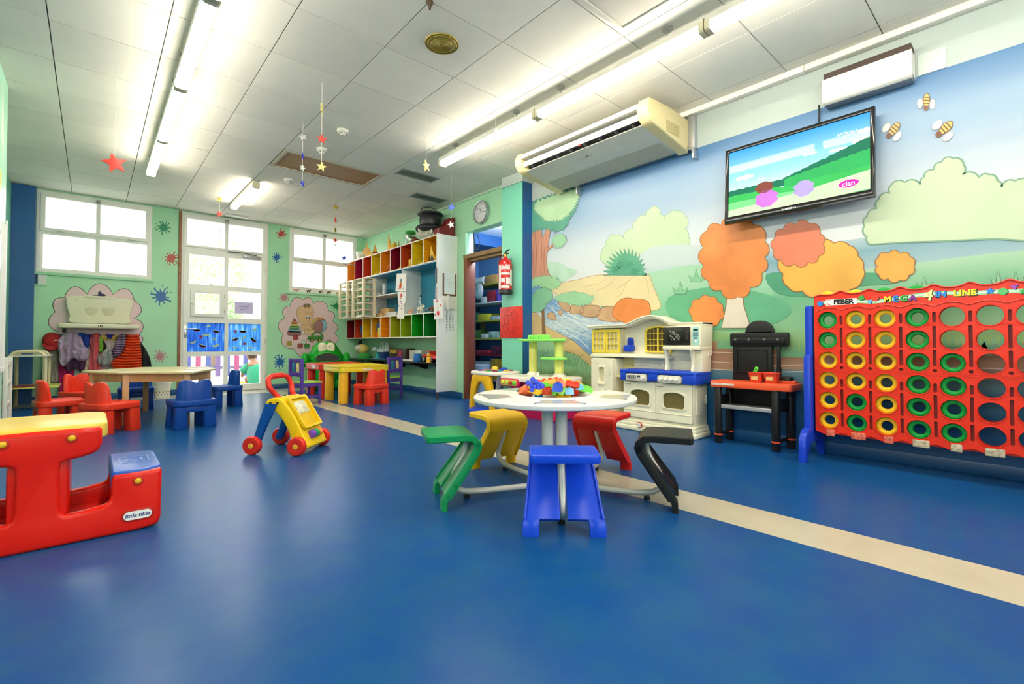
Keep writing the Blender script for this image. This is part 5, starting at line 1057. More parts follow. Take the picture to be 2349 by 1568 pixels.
for y in (-.15, .15): B().bb(-.19, y-.015, 0, -.16, y+.015, .70, .003).bb(-.02, y-.015, 0, .01, y+.015, .70, .003).obj('post', RWH, rk)
for z in (.08, .27, .45, .62):
    for i in range(5): B().bb(-.18+i*.038, -.15, z, -.155+i*.038, .15, z+.012, .002).obj('slat', RWH, rk)
    B().bb(-.01, -.15, z+.012, .006, .15, z+.05, .002).obj('shelf_edge', RWH, rk)
tag(B().lathe([(0, 0), (.03, 0), (.034, .03), (.02, .06), (.012, .1), (.016, .12), (0, .13)], 16).obj('toy_figure', PL('#2c3544')), 'dark toy figure on the slatted rack', 'toy').location = (-.6, 5.98, .4625)
tag(B().box((0, 0, .02), (.07, .1, .04), .008).obj('toy_car', PL('#c23030')), 'small red toy lying on the slatted rack', 'toy').location = (-.6, 5.99, .2825)
# ================================================================ cubby shelf unit
XS = 3.77; SA, SB = 5.90, 9.185
su = thing('cubby_shelf', 'white wall unit of coloured cubbyholes with tall end panel', 'shelf unit', (3.95, 7.5, 0)); SWH = PL('#e9e8e2', .4)
def S_(b, n, m=None, p=None, **k): return wobj(b, n, m or SWH, p or su, **k)
ep = S_(B().bb(XS, SA, .105, XW-.003, SA+.03, 2.435, .003), 'end_panel'); B().cyl((XS+.02, SA+.015, 0), (XS+.02, SA+.015, .105), .014, n=10).obj('foot', M('#4a3f36', .5), ep)
for x in (XS+.05, XW-.05): B().cyl((x, SA, .53), (x, SA-.003, .53), .007, n=10).obj('screw', DARK, ep)
cw = (SB-SA-.03)/9
topc = ['#e2a012', '#e2c31a', '#c24a1a', '#92142a', '#e28c1e', '#e0bc1e', '#c83e1e', '#a0143a', '#e0902c']
botc = ['#0f7428', '#12961e', '#8aa414', '#a8aa1a', '#e89412', '#e8a612', '#e8bc16', '#c43e1c', '#7e121c']
for (z0, z1, cols_) in ((2.03, 2.425, topc), (.905, 1.285, botc)):
    S_(B().bb(XS, SA+.03, z1-.016, XW-.003, SB, z1, .002), 'board'); S_(B().bb(XS, SA+.03, z0, XW-.003, SB, z0+.016, .002), 'board')
    for k in range(10):
        y = SA+.03+cw*k
        if k > 0: S_(B().bb(XS, y-.008, z0+.016, XW-.003, min(SB, y+.008), z1-.016, .002), 'divider')
        if k < 9:
            c = M(cols_[k], .35, var=.12, scale=6, stretch=(1, 1, 5)); a, d = y+(.0085 if k else 0.0005), y+cw-.0085; lo, hi = z0+.0165, z1-.0165
            S_(B().bb(XW-.012, a, lo, XW-.004, d, hi).bb(XS+.004, d-.003, lo, XW-.012, d, hi).bb(XS+.004, a, lo, XW-.012, a+.003, hi).bb(XS+.004, a+.003, hi-.003, XW-.012, d-.003, hi).bb(XS+.004, a+.003, lo, XW-.012, d-.003, lo+.003), 'cubby_lining', c)
TB = M('#2a8db0', .25, var=.08, scale=3)
S_(B().bb(XW-.012, SA+.03, 1.285, XW-.004, 8.2, 2.03), 'back_panel', TB); S_(B().bb(XS+.01, SA+.031, 1.3, XW-.012, SA+.036, 2.03), 'back_panel', TB); S_(B().bb(XS+.01, SA+.03, 2.02, XW-.012, 8.2, 2.029), 'back_panel', TB)
S_(B().bb(XS, 6.95, 1.285, XW-.012, 6.97, 2.02, .002), 'divider'); S_(B().bb(XS, 8.18, 1.285, XW-.012, 8.2, 2.02, .002), 'divider'); S_(B().bb(XS, 6.97, 1.645, XW-.012, 8.18, 1.662, .002), 'board')
ctr = tag(B().bb(XS, SA+.032, .505, XW-.003, SB, .527, .004).obj('counter_shelf', PL('#202124', .3)), 'black counter shelf on brackets under the cubbies', 'shelf')
for y in (6.0, 6.75, 7.5, 8.3): B().prism([(XS+.02, .505), (XW-.01, .505), (XW-.01, .40), (XW-.06, .40), (XS+.1, .47), (XS+.02, .485)], y-.02, y+.02, 'xz').obj('bracket', PL('#202124', .3), ctr)
def P3(px, py, X): p = onX(px, py, X); return (p.x, p.y, p.z)
# pigeonhole racks
RKW = PL('#e6dabb', .45)
for (y0, y1, lab) in ((8.62, 8.98, 'cream wooden pigeonhole rack nearest the window'), (7.92, 8.36, 'cream wooden pigeonhole rack beside the blue-backed shelves')):
    t = thing('pigeonhole_rack', lab, 'rack', (3.645, (y0+y1)/2, 1.28), 0, 'pigeonhole racks'); h = (y1-y0)/2
    for y in (-h, h):
        for x in (-.1, .1): B().bb(x-.018, y-.028, 0, x+.018, y+.028, .69, .004).obj('post', RKW, t)
    for i, z in enumerate((.0, .12, .24, .36, .48, .60, .68)):
        B().bb(-.1, -h, z, .1, h, z+.014, .002).obj('tray', RKW, t)
    for i, z in enumerate((.014, .134, .254, .374, .494, .614)):
        for q in range(1 if i % 2 else 2): tag(B().bb(3.56+.02*q, (y0+y1)/2-.12+.03*q, 1.2805+z+.0175*q, 3.72, (y0+y1)/2+.13-.02*i*.5, 1.2805+z+.017+.0175*q, .002).obj('paper_bundle', M(('#efe9e0', '#d8a8b0', '#c9d3e2', '#e8dcc0', '#7d6a58', '#b8c8b0')[(i+q*2) % 6], .7)), '%s paper bundle, %s, tray %d up in the %s rack' % (('white', 'pink', 'pale blue', 'buff', 'brown', 'sage')[(i+q*2) % 6], ('lower', 'upper')[q], i+1, 'window' if y0 > 8.5 else 'shelf-side'), 'papers', 'papers in the pigeonhole racks')
# things on top of the unit
ZT = 2.4255
b2 = thing('bucket', 'small white dotted bucket tilted on top of the shelf unit', 'bucket', (3.98, 9.0, ZT)); 
B().lathe([(0, 0), (.085, 0), (.105, .18), (.11, .185), (.108, .2), (0, .2)], 24).obj('bucket_body', PL('#e4e2da'), b2)
for i in range(12):
    for z, c in ((.05, '#3a4a6a'), (.11, '#d8b23a')): a = 2*math.pi*i/12; r = .0855+.111*z; B().cyl((r*math.cos(a), r*math.sin(a), z), ((r+.001)*math.cos(a), (r+.001)*math.sin(a), z), .01, n=8).obj('dot', PL(c), b2)
GOLD = M('#d9a22e', .35, .25, var=.15, scale=20)
def crown_(name, lab, loc, r, pts, col, h0=.06, z=0):
    t = thing(name, lab, 'paper hat', loc); n = len(pts); P = []
    for i in range(n*2):
        a = math.pi*i/n; hh = pts[i//2] if i % 2 else h0; P.append((r*math.cos(a), r*math.sin(a), hh))
    me = bpy.data.meshes.new('band'); vs = [(p[0], p[1], 0) for p in P]+P+[(p[0]*.97, p[1]*.97, 0) for p in P]+[(p[0]*.97, p[1]*.97, p[2]) for p in P]; m = len(P)
    me.from_pydata(vs, [], [(i, (i+1) % m, m+(i+1) % m, m+i) for i in range(m)]+[(2*m+i, 3*m+i, 3*m+(i+1) % m, 2*m+(i+1) % m) for i in range(m)]+[(m+i, m+(i+1) % m, 3*m+(i+1) % m, 3*m+i) for i in range(m)]); me.materials.append(col)
    o = bpy.data.objects.new('band', me); COL.objects.link(o); o.parent = t; return t
c1 = crown_('paper_hat', 'gold paper crown with horn points beside the dotted bucket', (3.9, 8.35, ZT), .12, [.28, .06, .3, .06, .07], GOLD); B().cyl((-.11, -.02, .09), (-.12, -.03, .09), .075, n=20).obj('disc', PL('#e8a85c'), c1); B().ell((.03, -.1, .08), (.06, .02, .015), 10).obj('ribbon', PL('#a02838'), c1)
crown_('paper_hat', 'tall gold paper crown in the middle of the shelf top', (3.92, 7.55, ZT), .1, [.18, .24, .3, .16, .2], GOLD)
jr = thing('storage_jar', 'clear plastic jar of coloured bricks with green lid', 'jar', (3.92, 6.95, ZT))
B().lathe([(0, .002), (.1, .002), (.105, .02), (.105, .2), (.095, .21), (0, .21)], 20).obj('jar_body', Mglass('jar_plastic', (.95, .97, .96), .12, .1), jr); B().ell((0, 0, .22), (.09, .09, .04), 16).obj('lid', PL('#3fb04a'), jr)
rd = random.Random(5)
for i in range(14): a = rd.uniform(0, 6.28); B().box((.06*math.cos(a), .06*math.sin(a), .03+.011*i), (.05, .04, .03), .003, None).obj('brick', PL(('#c8402a', '#3a6ab8', '#dadada', '#d8b030', '#3a8a4a')[i % 5]), jr)
cb = tag(B().bb(3.84, 6.66, ZT, 4.05, 6.82, ZT+.07, .004).obj('small_box', PL('#7a2a22')), 'small dark red box beside the jar on the shelf top', 'box')
ca = thing('toy_cauldron', 'black papier mache cauldron with wire handle on fluffy white base', 'cauldron', (3.93, 6.36, ZT)); BC = M('#1f1f24', .35, var=.3, scale=8)
B().lathe([(0, .2), (.12, .2), (.155, .22), (.17, .28), (.165, .36), (.16, .385), (.195, .39), (.2, .405), (.19, .418), (.15, .415), (.145, .36), (0, .34)], 32).obj('pot', BC, ca); B().lathe([(0, .13), (.2, .13), (.225, .15), (.225, .19), (.2, .215), (0, .215)], 32).obj('brim', M('#17171a', .6, bump=.4), ca)
ff = B(); rd = random.Random(2)
for i in range(90): a = rd.uniform(0, 6.28); r = rd.uniform(.1, .21); ff.ell((r*math.cos(a), r*math.sin(a), rd.uniform(.05, .14)), (.02, .02, .035), 6)
ff.ell((0, 0, .08), (.15, .15, .08), 16); o = ff.obj('fluff', M('#d9d3c4', .9, var=.2, scale=30), ca)
B().tube(cr([(-.17, 0, .40), (-.15, 0, .47), (-.07, 0, .51), (.05, 0, .51), (.13, 0, .47), (.17, 0, .40)], 4, False), .006, 6).obj('handle', BC, ca)
tag(B().prism([(0, 0), (.28, 0), (.28, .31), (.19, .29), (.15, .22), (.1, .15), (0, .11)], 5.95, 6.1, 'xz', bev=.004).obj('maroon_screen', M('#7d1f26', .35, var=.1)), 'curved maroon board standing at the end of the shelf top', 'board').location = (3.83, 0, ZT)
# things in the cubbies (column k counts from the end panel)
def cy(k): return SA+.03+cw*(k+.5)
zt_, zb_ = 2.0497, .9247
cwn = crown_('paper_hat', 'black and yellow paper crown in the cubby nearest the end panel', (3.9, cy(0), zt_), .11, [.2, .22, .24, .2, .22], M('#e8b41e', .4, var=.1)); 
cwb = B(); 
for i in range(7): a = 2*math.pi*i/7; cwb.prism([(-.05, 0), (.05, 0), (0, .10)], .112, .114, 'xz', m=T(0, 0, 0, rz=math.degrees(a)))
cwb.obj('zigzag_band', PL('#221c1a'), cwn)
def shreds(lab, loc, col, n, s, seed):
    rd = random.Random(seed); b = B()
    for i in range(n): 
        a = rd.uniform(0, 6.28); L = rd.uniform(.5, 1)*s; b.tube([(0, 0, .012), (L*.5*math.cos(a), L*.5*math.sin(a), .02+L*rd.uniform(.1, .5)), (L*math.cos(a+.4), L*math.sin(a+.4), rd.uniform(.006, .03))], .005, 5)
    b.ell((0, 0, .03), (s*.5, s*.5, .03), 10); o = tag(b.obj('feather_garland', PL(col, .7)), lab, 'garland'); o.location = loc; return o
shreds('yellow feathery garland in the second cubby from the end panel', (3.87, cy(1), zt_), '#e6d23a', 26, .13, 1)
shreds('yellow feathery garland in a middle cubby of the top row', (3.87, cy(5), zt_), '#e6d84a', 24, .13, 2)
pf_ = thing('feather_mask', 'purple and green feather mask above the yellow garland', 'mask', (3.95, cy(1)-.05, zt_+.065)); 
for i, c in enumerate(('#7a2a8a', '#2f9a4a', '#c02a7a', '#3a7ad0')): B().loft([[(x*s+.03*(i-1.5), y*s, z) for x, y in circ(0, 0, .012, 8)] for s, z in ((.4, 0), (1.2, .05), (.9, .09), (.1, .13))]).obj('feather', PL(c), pf_)
glove = thing('paper_hat', 'yellow paper hat with purple feather in the third cubby', 'hat', (3.9, cy(2), zt_)); B().lathe([(0, 0), (.1, 0), (.1, .02), (.07, .03), (.075, .12), (.05, .14), (0, .14)], 20).obj('hat_body', PL('#e8b93a'), glove); B().loft([[(x*s, y*s-.03, z) for x, y in circ(0, 0, .02, 8)] for s, z in ((.5, .1), (1.4, .18), (1, .25), (.1, .3))]).obj('feather', PL('#8a1f8a'), glove)
fig = thing('clown_figure', 'soft clown figure leaning in the crimson cubby', 'toy figure', (3.9, cy(3)-.05, zt_)); B().lathe([(0, 0), (.07, 0), (.06, .08), (.035, .14), (.05, .19), (.04, .24), (0, .26)], 16).obj('figure_body', PL('#2f9a50'), fig); B().ell((0, 0, .27), (.05, .05, .055), 14).obj('head', PL('#d9a66a'), fig); B().lathe([(.11, 0), (.09, .03), (.05, .045), (0, .05)], 16).obj('skirt', PL('#e8c23a'), fig)
hbn = tag(B().tube([(.0, .09*math.cos(a*math.pi/10), .012+.12*math.sin(a*math.pi/10)) for a in range(11)], .008, 6).obj('hair_band', PL('#e8925c')), 'orange hair band standing in the fifth top cubby', 'hair band'); hbn.location = (3.85, cy(4), zt_)
tag(B().ell((3.88, cy(4)-.11, zt_+.061), (.05, .05, .06), 12).obj('soft_ball', PL('#e88a9a')), 'pink soft ball in the fifth top cubby', 'ball')
tag(B().ell((3.88, cy(7)-.12, zt_+.09), (.045, .04, .09), 12).obj('pink_slipper', PL('#e0308a')), 'bright pink slipper in the crimson cubby near the window', 'slipper')
for i, (z, w) in enumerate(((.2, .1), (.06, .12))): tag(B().tube(cr([(0, -w, .0), (0, 0, .03), (0, w*.9, -.005)], 4, False), .009, 6).obj('paper_smile', PL('#e8604a' if i == 0 else '#6a3a2a')), ('coral' if i == 0 else 'brown')+' paper curve stuck at the back of the end cubby by the window', 'paper cutout').location = (XW-.022, cy(8), zt_+z)
for i in range(3): tag(B().bb(3.84, cy(8)-.14+.022*i, zb_, 4.08, cy(8)-.122+.022*i, zb_+.22-.03*i, .002).obj('book', M(('#e8e2d4', '#d9c9b0', '#cfd6da')[i], .6)), ('cream thin', 'buff thin', 'grey thin')[i]+' book standing in the dark red lower cubby', 'book', 'books in the lower cubbies')
bk_ = tag(B().box((0, 0, 0), (.24, .022, .22), .003).obj('book', PL('#2a5a9a')), 'blue picture book leaning in the red lower cubby', 'book', 'books in the lower cubbies'); bk_.location = (3.95, cy(7)+.02, zb_+.118); bk_.rotation_euler = (math.radians(-24), 0, 0)
tag(B().bb(3.85, cy(7)-.15, zb_, 4.05, cy(7)-.08, zb_+.1, .004).obj('box_file', PL('#5a4636')), 'dark box lying in the red lower cubby', 'box')
tag(B().ell((3.87, cy(6)-.09, zb_+.036), (.07, .075, .035), 14).obj('toy_dish', PL('#d83a2a')), 'flat red toy dish in the yellow lower cubby', 'toy')
for (dy, z0, z1, c, lab) in ((.0, .17, .24, '#1f56a8', 'blue'), (0, .0, .1, '#e0582e', 'orange'), (-.11, .0, .17, '#ecd23c', 'yellow')):
    if lab == 'blue': tag(B().bb(3.84, cy(5)-.13, zb_+.1705, 4.0, cy(5)+.11, zb_+.25, .01).bb(3.84, cy(5)+.02, zb_+.1, 4.0, cy(5)+.11, zb_+.18, .01).obj('foam_block', PL(c)), 'blue foam block on top in the amber lower cubby', 'foam block', 'foam blocks')
    elif lab == 'orange': tag(B().bb(3.84, cy(5)-.02, zb_, 4.0, cy(5)+.12, zb_+.0995, .01).obj('foam_block', PL(c)), 'orange foam block at the bottom of the amber lower cubby', 'foam block', 'foam blocks')
    else: tag(B().bb(3.80, cy(5)-.15, zb_, 3.95, cy(5)-.025, zb_+.17, .01).obj('foam_block', PL(c)), 'yellow foam block at the front of the amber lower cubby', 'foam block', 'foam blocks')
# things on the blue-backed shelves
zm = 1.2855
tag(B().lathe([(0, 0), (.03, 0), (.032, .01), (.032, .2), (.03, .21), (0, .21)], 20).obj('kaleidoscope', M('#d8d4d8', .3, var=.5, scale=25)), 'striped cardboard tube standing on the middle shelf', 'tube').location = (3.9, 7.85, 1.6625)
for i in range(2): tag(B().bb(3.86, 7.13+.032*i, 1.6625, 4.03, 7.156+.032*i, 1.82-.02*i, .003).obj('dvd_case', PL(('#3a3034', '#e6e2da')[i])), ('dark', 'white')[i]+' slim case standing at the end of the middle shelf', 'case')
tag(B().lathe([(0, 0), (.07, 0), (.08, .06), (.075, .07), (0, .07)], 18).obj('clear_dish', PL('#d9d6cf', .2)), 'pale dish at the left of the middle shelf', 'dish').location = (3.9, 8.05, 1.6625)
WDB = Mwood('#d8b27a', '#c99e62', .5, 2.)
for (y, x, w, h, z, c, lab) in ((7.95, 3.84, .2, .07, 0, None, 'long wooden block at the left of the lower blue shelf'), (7.80, 3.88, .34, .075, .0755, None, 'long wooden block stacked on top of the others'), (7.72, 3.86, .14, .075, 0, None, 'short wooden block under the long one'), (7.45, 3.83, .36, .07, 0, '#cfccd0', 'clear plastic tray on the lower blue shelf')):
    tag(B().bb(x, y-w/2, zm+z, x+.12, y+w/2, zm+z+h, .004).obj('wooden_block' if c is None else 'plastic_tray', WDB if c is None else PL(c, .15)), lab, 'block' if c is None else 'tray')
for i, (y, c, h) in enumerate(((7.34, '#a8a05c', .12), (7.235, '#3a8a8a', .10), (7.13, '#c8402a', .15), (7.03, '#3a9a4a', .1))): tag(B().bb(3.96, y-.035, zm, 4.04, y+.035, zm+h, .01).bb(3.975, y-.02, zm+h-.01, 4.025, y+.02, zm+h+.03, .008).obj('toy_house', PL(c)), ('olive', 'teal', 'red', 'green')[i]+' toy house on the lower blue shelf', 'toy')
bt = thing('water_bottle', 'clear water bottle on the lower blue shelf', 'bottle', (3.92, 6.62, zm)); B().lathe([(0, 0), (.04, 0), (.042, .01), (.04, .05), (.042, .09), (.04, .13), (.042, .19), (.03, .23), (.014, .26), (.014, .28), (0, .28)], 20).obj('bottle_body', Mglass('bottle_plastic', (.88, .94, .96), .2, .08), bt); B().cyl((0, 0, .275), (0, 0, .3), .017, n=14).obj('cap', PL('#24364a'), bt)
def animal(lab, loc, rz, col, s=1.):
    t = thing('toy_animal', lab, 'toy animal', loc, rz, 'plastic animals on the blue shelf'); m = M(col, .5, var=.5, scale=18)
    B().loft([[(r*.9*math.cos(q*math.pi/6)*s, y*s, (.062+z+r*math.sin(q*math.pi/6))*s) for q in range(12)] for y, r, z in ((-.06, .008, .004), (-.055, .022, 0), (-.02, .026, 0), (.02, .024, .002), (.05, .026, .006), (.065, .014, .012))]).obj('body', m, t)
    B().ell((0, .085*s, .085*s), (.016*s, .026*s, .018*s), 10).obj('head', m, t)
    for x in (-.014, .014):
        for y in (-.045, .045): B().cyl((x*s, y*s, 0), (x*s, y*s, .05*s), .007*s, .01*s, 8).obj('leg', m, t)
        B().ell((x*s, .07*s, .105*s), (.004*s, .006*s, .01*s), 6).obj('ear', m, t)
    B().tube([(0, -.06*s, .07*s), (0, -.075*s, .06*s), (0, -.08*s, .035*s)], .004*s, 5).obj('tail', m, t)
for i, (y, c, lab, s) in enumerate(((6.83, '#d99a78', 'tan toy pig nearest the hanging drawings', .9), (6.52, '#d8d0b8', 'black and cream toy cow in the middle of the animals', 1.25), (6.31, '#5f6a70', 'grey toy goat beside the cow', .85), (6.1, '#7a4a2c', 'brown toy bull nearest the end panel', 1.1))): animal(lab, (3.85, y, zm), 170+i*8, c, s)
# drawings and papers
def sheet(lab, px, X, marks, name='drawing', tilt=0, dx=0):
    P = [onX(x, y, X) for x, y in px]; c = sum(P, Vector())/len(P); t = thing(name, lab, 'drawing', c)
    me = bpy.data.meshes.new('paper'); n = len(P); vs = [tuple(p-c) for p in P]+[tuple(p-c+Vector((.0012, 0, 0))) for p in P]
    me.from_pydata(vs, [], [tuple(range(n)), tuple(reversed(range(n, 2*n)))]+[(i, (i+1) % n, n+(i+1) % n, n+i) for i in range(n)]); me.materials.append(M('#eeeae8', .7, var=.02)); o = bpy.data.objects.new('paper', me); COL.objects.link(o); o.parent = t
    for (mx, my, r, c_) in marks:
        q = onX(mx, my, X-.0006)-c; k = random.Random(int(mx*7+my)); rr = r*onX(mx, my, X).length/F
        B().prism([(q.y+rr*(1+.25*k.uniform(-1, 1))*math.cos(2*math.pi*i/9), q.z+rr*(1+.25*k.uniform(-1, 1))*math.sin(2*math.pi*i/9)) for i in range(9)], q.x-.0004, q.x, 'yz').obj('crayon_mark', PL(c_, .8), t)
sheet('upper sheet with orange scribbles hanging on the shelf divider', [(910, 627), (932, 627), (931.5, 668), (907, 668)], XS-.004, [(920, 643, 4.5, '#6f8f9c'), (919, 650, 5, '#e08a4a'), (918, 657, 5.5, '#e0603a'), (914, 662, 2, '#8a7d6a'), (925, 662, 2, '#8a7d6a')])
sheet('middle sheet with red scribble hanging on the shelf divider', [(912, 669), (932, 669), (930, 692), (926, 700), (915, 702), (913, 690)], XS-.006, [(920, 677, 4, '#d8402e'), (919, 683, 3, '#c9a06a'), (918, 691, 3, '#7a4a9a'), (921, 696, 2, '#8a5aa6')])
sheet('lowest blank sheet with pink mark hanging on the divider', [(914, 703), (927, 702), (927, 731), (910, 730)], XS-.004, [(921, 708, 2.2, '#d86a7a')])
sheet('sheet with pink and red scribbles on the end panel edge', [(994, 686), (1013, 683), (1017, 729), (996, 733)], XS-.004, [(1003, 690, 4, '#e07a9a'), (1004, 706, 6, '#efe6e0'), (1010, 700, 2.5, '#d8402e'), (1005, 718, 5.5, '#e0485a'), (998, 722, 2, '#7a3a5a')])
tag(B().bb(XS-.006, SA+.004, 1.70, XS-.003, SA+.05, 1.93, .001).obj('photo_strip', M('#4a4a52', .5, var=.6, scale=60)), 'dark speckled strip taped to the end panel edge', 'paper'); tag(B().bb(XS-.006, SA+.008, 1.47, XS-.003, SA+.045, 1.65, .001).obj('photo_strip', M('#c8a8b0', .5, var=.6, scale=40)), 'colourful paper strip below the dark one on the end panel', 'paper')
cbd = thing('clipboard', 'brown clipboard frame with white form on the end panel', 'clipboard', (3.98, SA-.006, 1.69)); B().bb(-.12, -.006, -.165, .12, .006, .165, .003).obj('board', Mwood('#7a4e2c', '#6a4226'), cbd); fm_ = B().bb(-.1, -.008, -.14, .095, -.0065, .175).obj('form', PL('#e9efef', .6), cbd)
for i in range(9): B().bb(-.08, -.0085, .1-.024*i, .07-.03*(i % 3), -.0081, .103-.024*i).obj('printed_line', PL('#b9c4c9', .7), fm_)
ph = thing('telephone', 'cream wall telephone on the end panel', 'telephone', (3.975, SA-.001, 1.42)); CRT = PL('#e2dfcf', .4)
B().bb(-.085, -.045, -.095, .085, -.001, .09, .012).obj('base', CRT, ph); B().loft([[(-.055+a, -.06+b*.5, z) for a, b in circ(0, 0, r, 12)] for z, r in ((-.11, .02), (-.1, .028), (-.06, .026), (-.04, .02), (.04, .02), (.06, .026), (.1, .028), (.11, .02))]).obj('handset', CRT, ph)
for i in range(3):
    for j in range(4): B().box((.01+.028*i, -.0465, .03-.026*j), (.018, .004, .014), .002).obj('key', PL('#cfccbe'), ph)
B().tube(cr([(-.055, -.05, -.11), (-.05, -.03, -.2), (-.03, -.02, -.3), (.02, -.02, -.25), (.03, -.02, -.1)], 6, False), .004, 6).obj('cord', PL('#c9c2a8'), ph)
pl_ = tag(B().bb(3.9, SA-.003, .985, 4.09, SA-.001, 1.30).obj('phone_list', PL('#e4e6e4', .6)), 'printed list taped below the telephone', 'paper')
for i in range(12):
    for j in range(3): B().bb(3.92+.055*j, SA-.0036, 1.0+.023*i, 3.945+.055*j+.012*((i*j) % 2), SA-.0031, 1.012+.023*i).obj('printed_line', PL('#8d9299', .7), pl_)
# toys on the black counter
zc_ = .5275
cs = thing('toy_castle', 'teal and purple toy castle with arched towers on the counter', 'toy castle', (3.95, 8.12, zc_)); TQ = PL('#3aa8a4'); GW = PL('#c9cfd6')
B().bb(-.12, -.42, 0, .13, .25, .02, .006).obj('base', PL('#5a8ab0'), cs); B().lathe([(.09, .02), (.06, .05), (.045, .2), (.06, .24), (.09, .26), (.09, .28), (0, .28)], 20, T(-.02, .05, 0)).obj('stalk', TQ, cs)
B().bb(-.06, -.36, .02, .09, -.12, .2, .01).obj('block', PL('#1f3f7a'), cs); B().bb(-.08, -.38, .2, .1, -.02, .26, .008).bb(-.1, .0, .24, .08, .22, .29, .008).obj('deck', GW, cs)
for (y, h) in ((-.31, .2), (-.17, .24), (-.03, .22)):
    B().prism([(y-.065, .26), (y+.065, .26)]+[(y+.065*math.cos(math.pi*i/10), .26+h*.45+h*.55*math.sin(math.pi*i/10)) for i in range(11)], .03, .06, 'yz', [arch(y-.04, y+.04, .28, .26+h*.8, .005)], bev=.004).obj('tower_arch', GW, cs); B().prism(arch(y-.045, y+.045, .262, .26+h*.85, .005), .04, .05, 'yz').obj('tower_panel', PL('#5a9a5c'), cs)
for (y, z) in ((.08, .31), (-.2, .28), (.18, .31)): B().ell((-.07, y, z), (.02, .02, .03), 10).obj('figure', PL('#d8d6e6'), cs)
cs.scale = (.8, .72, .66)
dl = thing('bee_toy', 'pale yellow bee-like toy with dark bow behind the frog bin', 'toy', (3.9, 8.74, zc_)); B().ell((0, 0, .18), (.12, .13, .1), 18).obj('body', PL('#d8c070'), dl); B().ell((-.09, -.02, .2), (.06, .07, .06), 14).obj('face', PL('#d9c8b8'), dl); B().ell((0, .12, .3), (.04, .05, .05), 10).obj('bow', PL('#20222a'), dl); B().lathe([(0, 0), (.12, 0), (.13, .05), (.08, .1), (0, .1)], 18, T(0, -.1, 0)).obj('dish', PL('#3a9a4a'), dl)
bxs = tag(B().bb(3.9, 7.07, zc_, 4.08, 7.65, zc_+.2, .003).obj('toy_box', M('#3c2620', .35, var=.6, scale=9)), 'dark printed toy box with yellow lettering on the counter', 'box'); B().bb(3.897, 7.2, zc_+.02, 3.8995, 7.34, zc_+.16).obj('printed_patch', M('#a02a4a', .4, var=.6, scale=20), bxs)
text('SPIDER', .075, PL('#e8c23a'), bxs, fr((3.8985, 7.5, zc_+.15), (0, -1, 0), (0, 0, 1)), bold=.002)
tag(B().bb(3.93, 6.62, zc_, 4.09, 7.0, zc_+.18, .01).obj('clear_box', M('#b9bfb6', .15, var=.2, scale=8)), 'clear plastic storage box on the counter', 'box'); tag(B().bb(3.8, 6.66, zc_, 4.0-.08, 7.02, zc_+.03, .01).obj('toy_tablet', PL('#e6d8d4')), 'white toy tablet with red rim lying on the counter', 'toy')
tag(B().lathe([(0, 0), (.055, 0), (.06, .01), (.06, .09), (.052, .1), (.058, .105), (.058, .125), (0, .13)], 20).obj('plastic_tub', PL('#2a72c0')), 'blue plastic tub on the counter', 'tub').location = (3.84, 6.58, zc_)
def car(lab, loc, rz, col, L=.36, open_=True):
    t = thing('toy_car', lab, 'toy car', loc, rz); m = PL(col, .25)
    B().prism(cr([(-L/2, .05), (-L/2, .09), (-L*.35, .115), (-L*.15, .12), (-.02, .165), (L*.2, .165), (L*.32, .12), (L/2, .095), (L/2, .05), (0, .04)], 3), -.07, .07, 'yz', bev=.012).obj('body', m, t)
    for s in (-1, 1):
        for y in (-L*.32, L*.32):
            w = B().cyl((s*.06, y, .045), (s*.085, y, .045), .045, n=18, bev=.005).obj('wheel', BLACK, t); B().cyl((s*.085, y, .045), (s*.087, y, .045), .03, n=14).obj('rim', M('#a9a9ab', .3, .6), w)
    B().prism([(-.05, .12), (-.02, .155), (L*.18, .155), (L*.26, .12)], -.072, .072, 'yz').obj('window', M('#20242a', .1), t); return t
car('red toy sports car with open wheels on the counter', (3.95, 6.32, zc_), 0, '#d8321f'); car('red toy car nearest the end panel on the counter', (3.92, 6.025, zc_), 90, '#d02a22', .22); 
yf = thing('toy_figure', 'yellow toy figure between the red toy cars', 'toy', (3.80, 6.18, zc_)); B().lathe([(0, 0), (.04, 0), (.035, .05), (.025, .08), (0, .09)], 14).ell((0, 0, .11), (.03, .03, .03), 12).obj('body', PL('#eab32e'), yf); B().ell((0, .04, .07), (.012, .03, .012), 8).ell((0, -.04, .07), (.012, .03, .012), 8).obj('arm', PL('#eab32e'), yf)
# ================================================================ changing station and coat rack
cg = thing('changing_station', 'cream folding baby changing station on the pink cloud', 'changing table', (.08, YW, 1.1)); CGM = PL('#e3dfc6', .4)
def Cg(b, n, m=None, p=None, **k): return wobj(b, n, m or CGM, p or cg, **k)
bo = Cg(B().prism(cr([(-.285, 1.40), (-.27, 1.47), (-.1, 1.492), (.25, 1.485), (.42, 1.465), (.452, 1.44), (.44, 1.36), (.41, 1.24), (.4, 1.11), (.08, 1.1), (-.24, 1.11), (-.245, 1.2), (-.275, 1.32)], 3), YW-.16, YW-.003, 'xz', bev=.02, seg=3), 'fold_board')
B().bb(-.1, YW-.168, 1.465, .25, YW-.155, 1.497, .004).obj('lip', CGM, bo)
for x in (-.02, .165): pk = B().prism([(x-.075, 1.325), (x-.02, 1.325), (x-.012, 1.34), (x+.012, 1.34), (x+.02, 1.325), (x+.075, 1.325)]+[(x+.075*math.cos(-math.pi*i/10), 1.325-.115*math.sin(math.pi*i/10)) for i in range(1, 10)], YW-.163, YW-.14, 'xz', bev=.006).obj('pocket', PL('#d3cdb0', .4), bo)
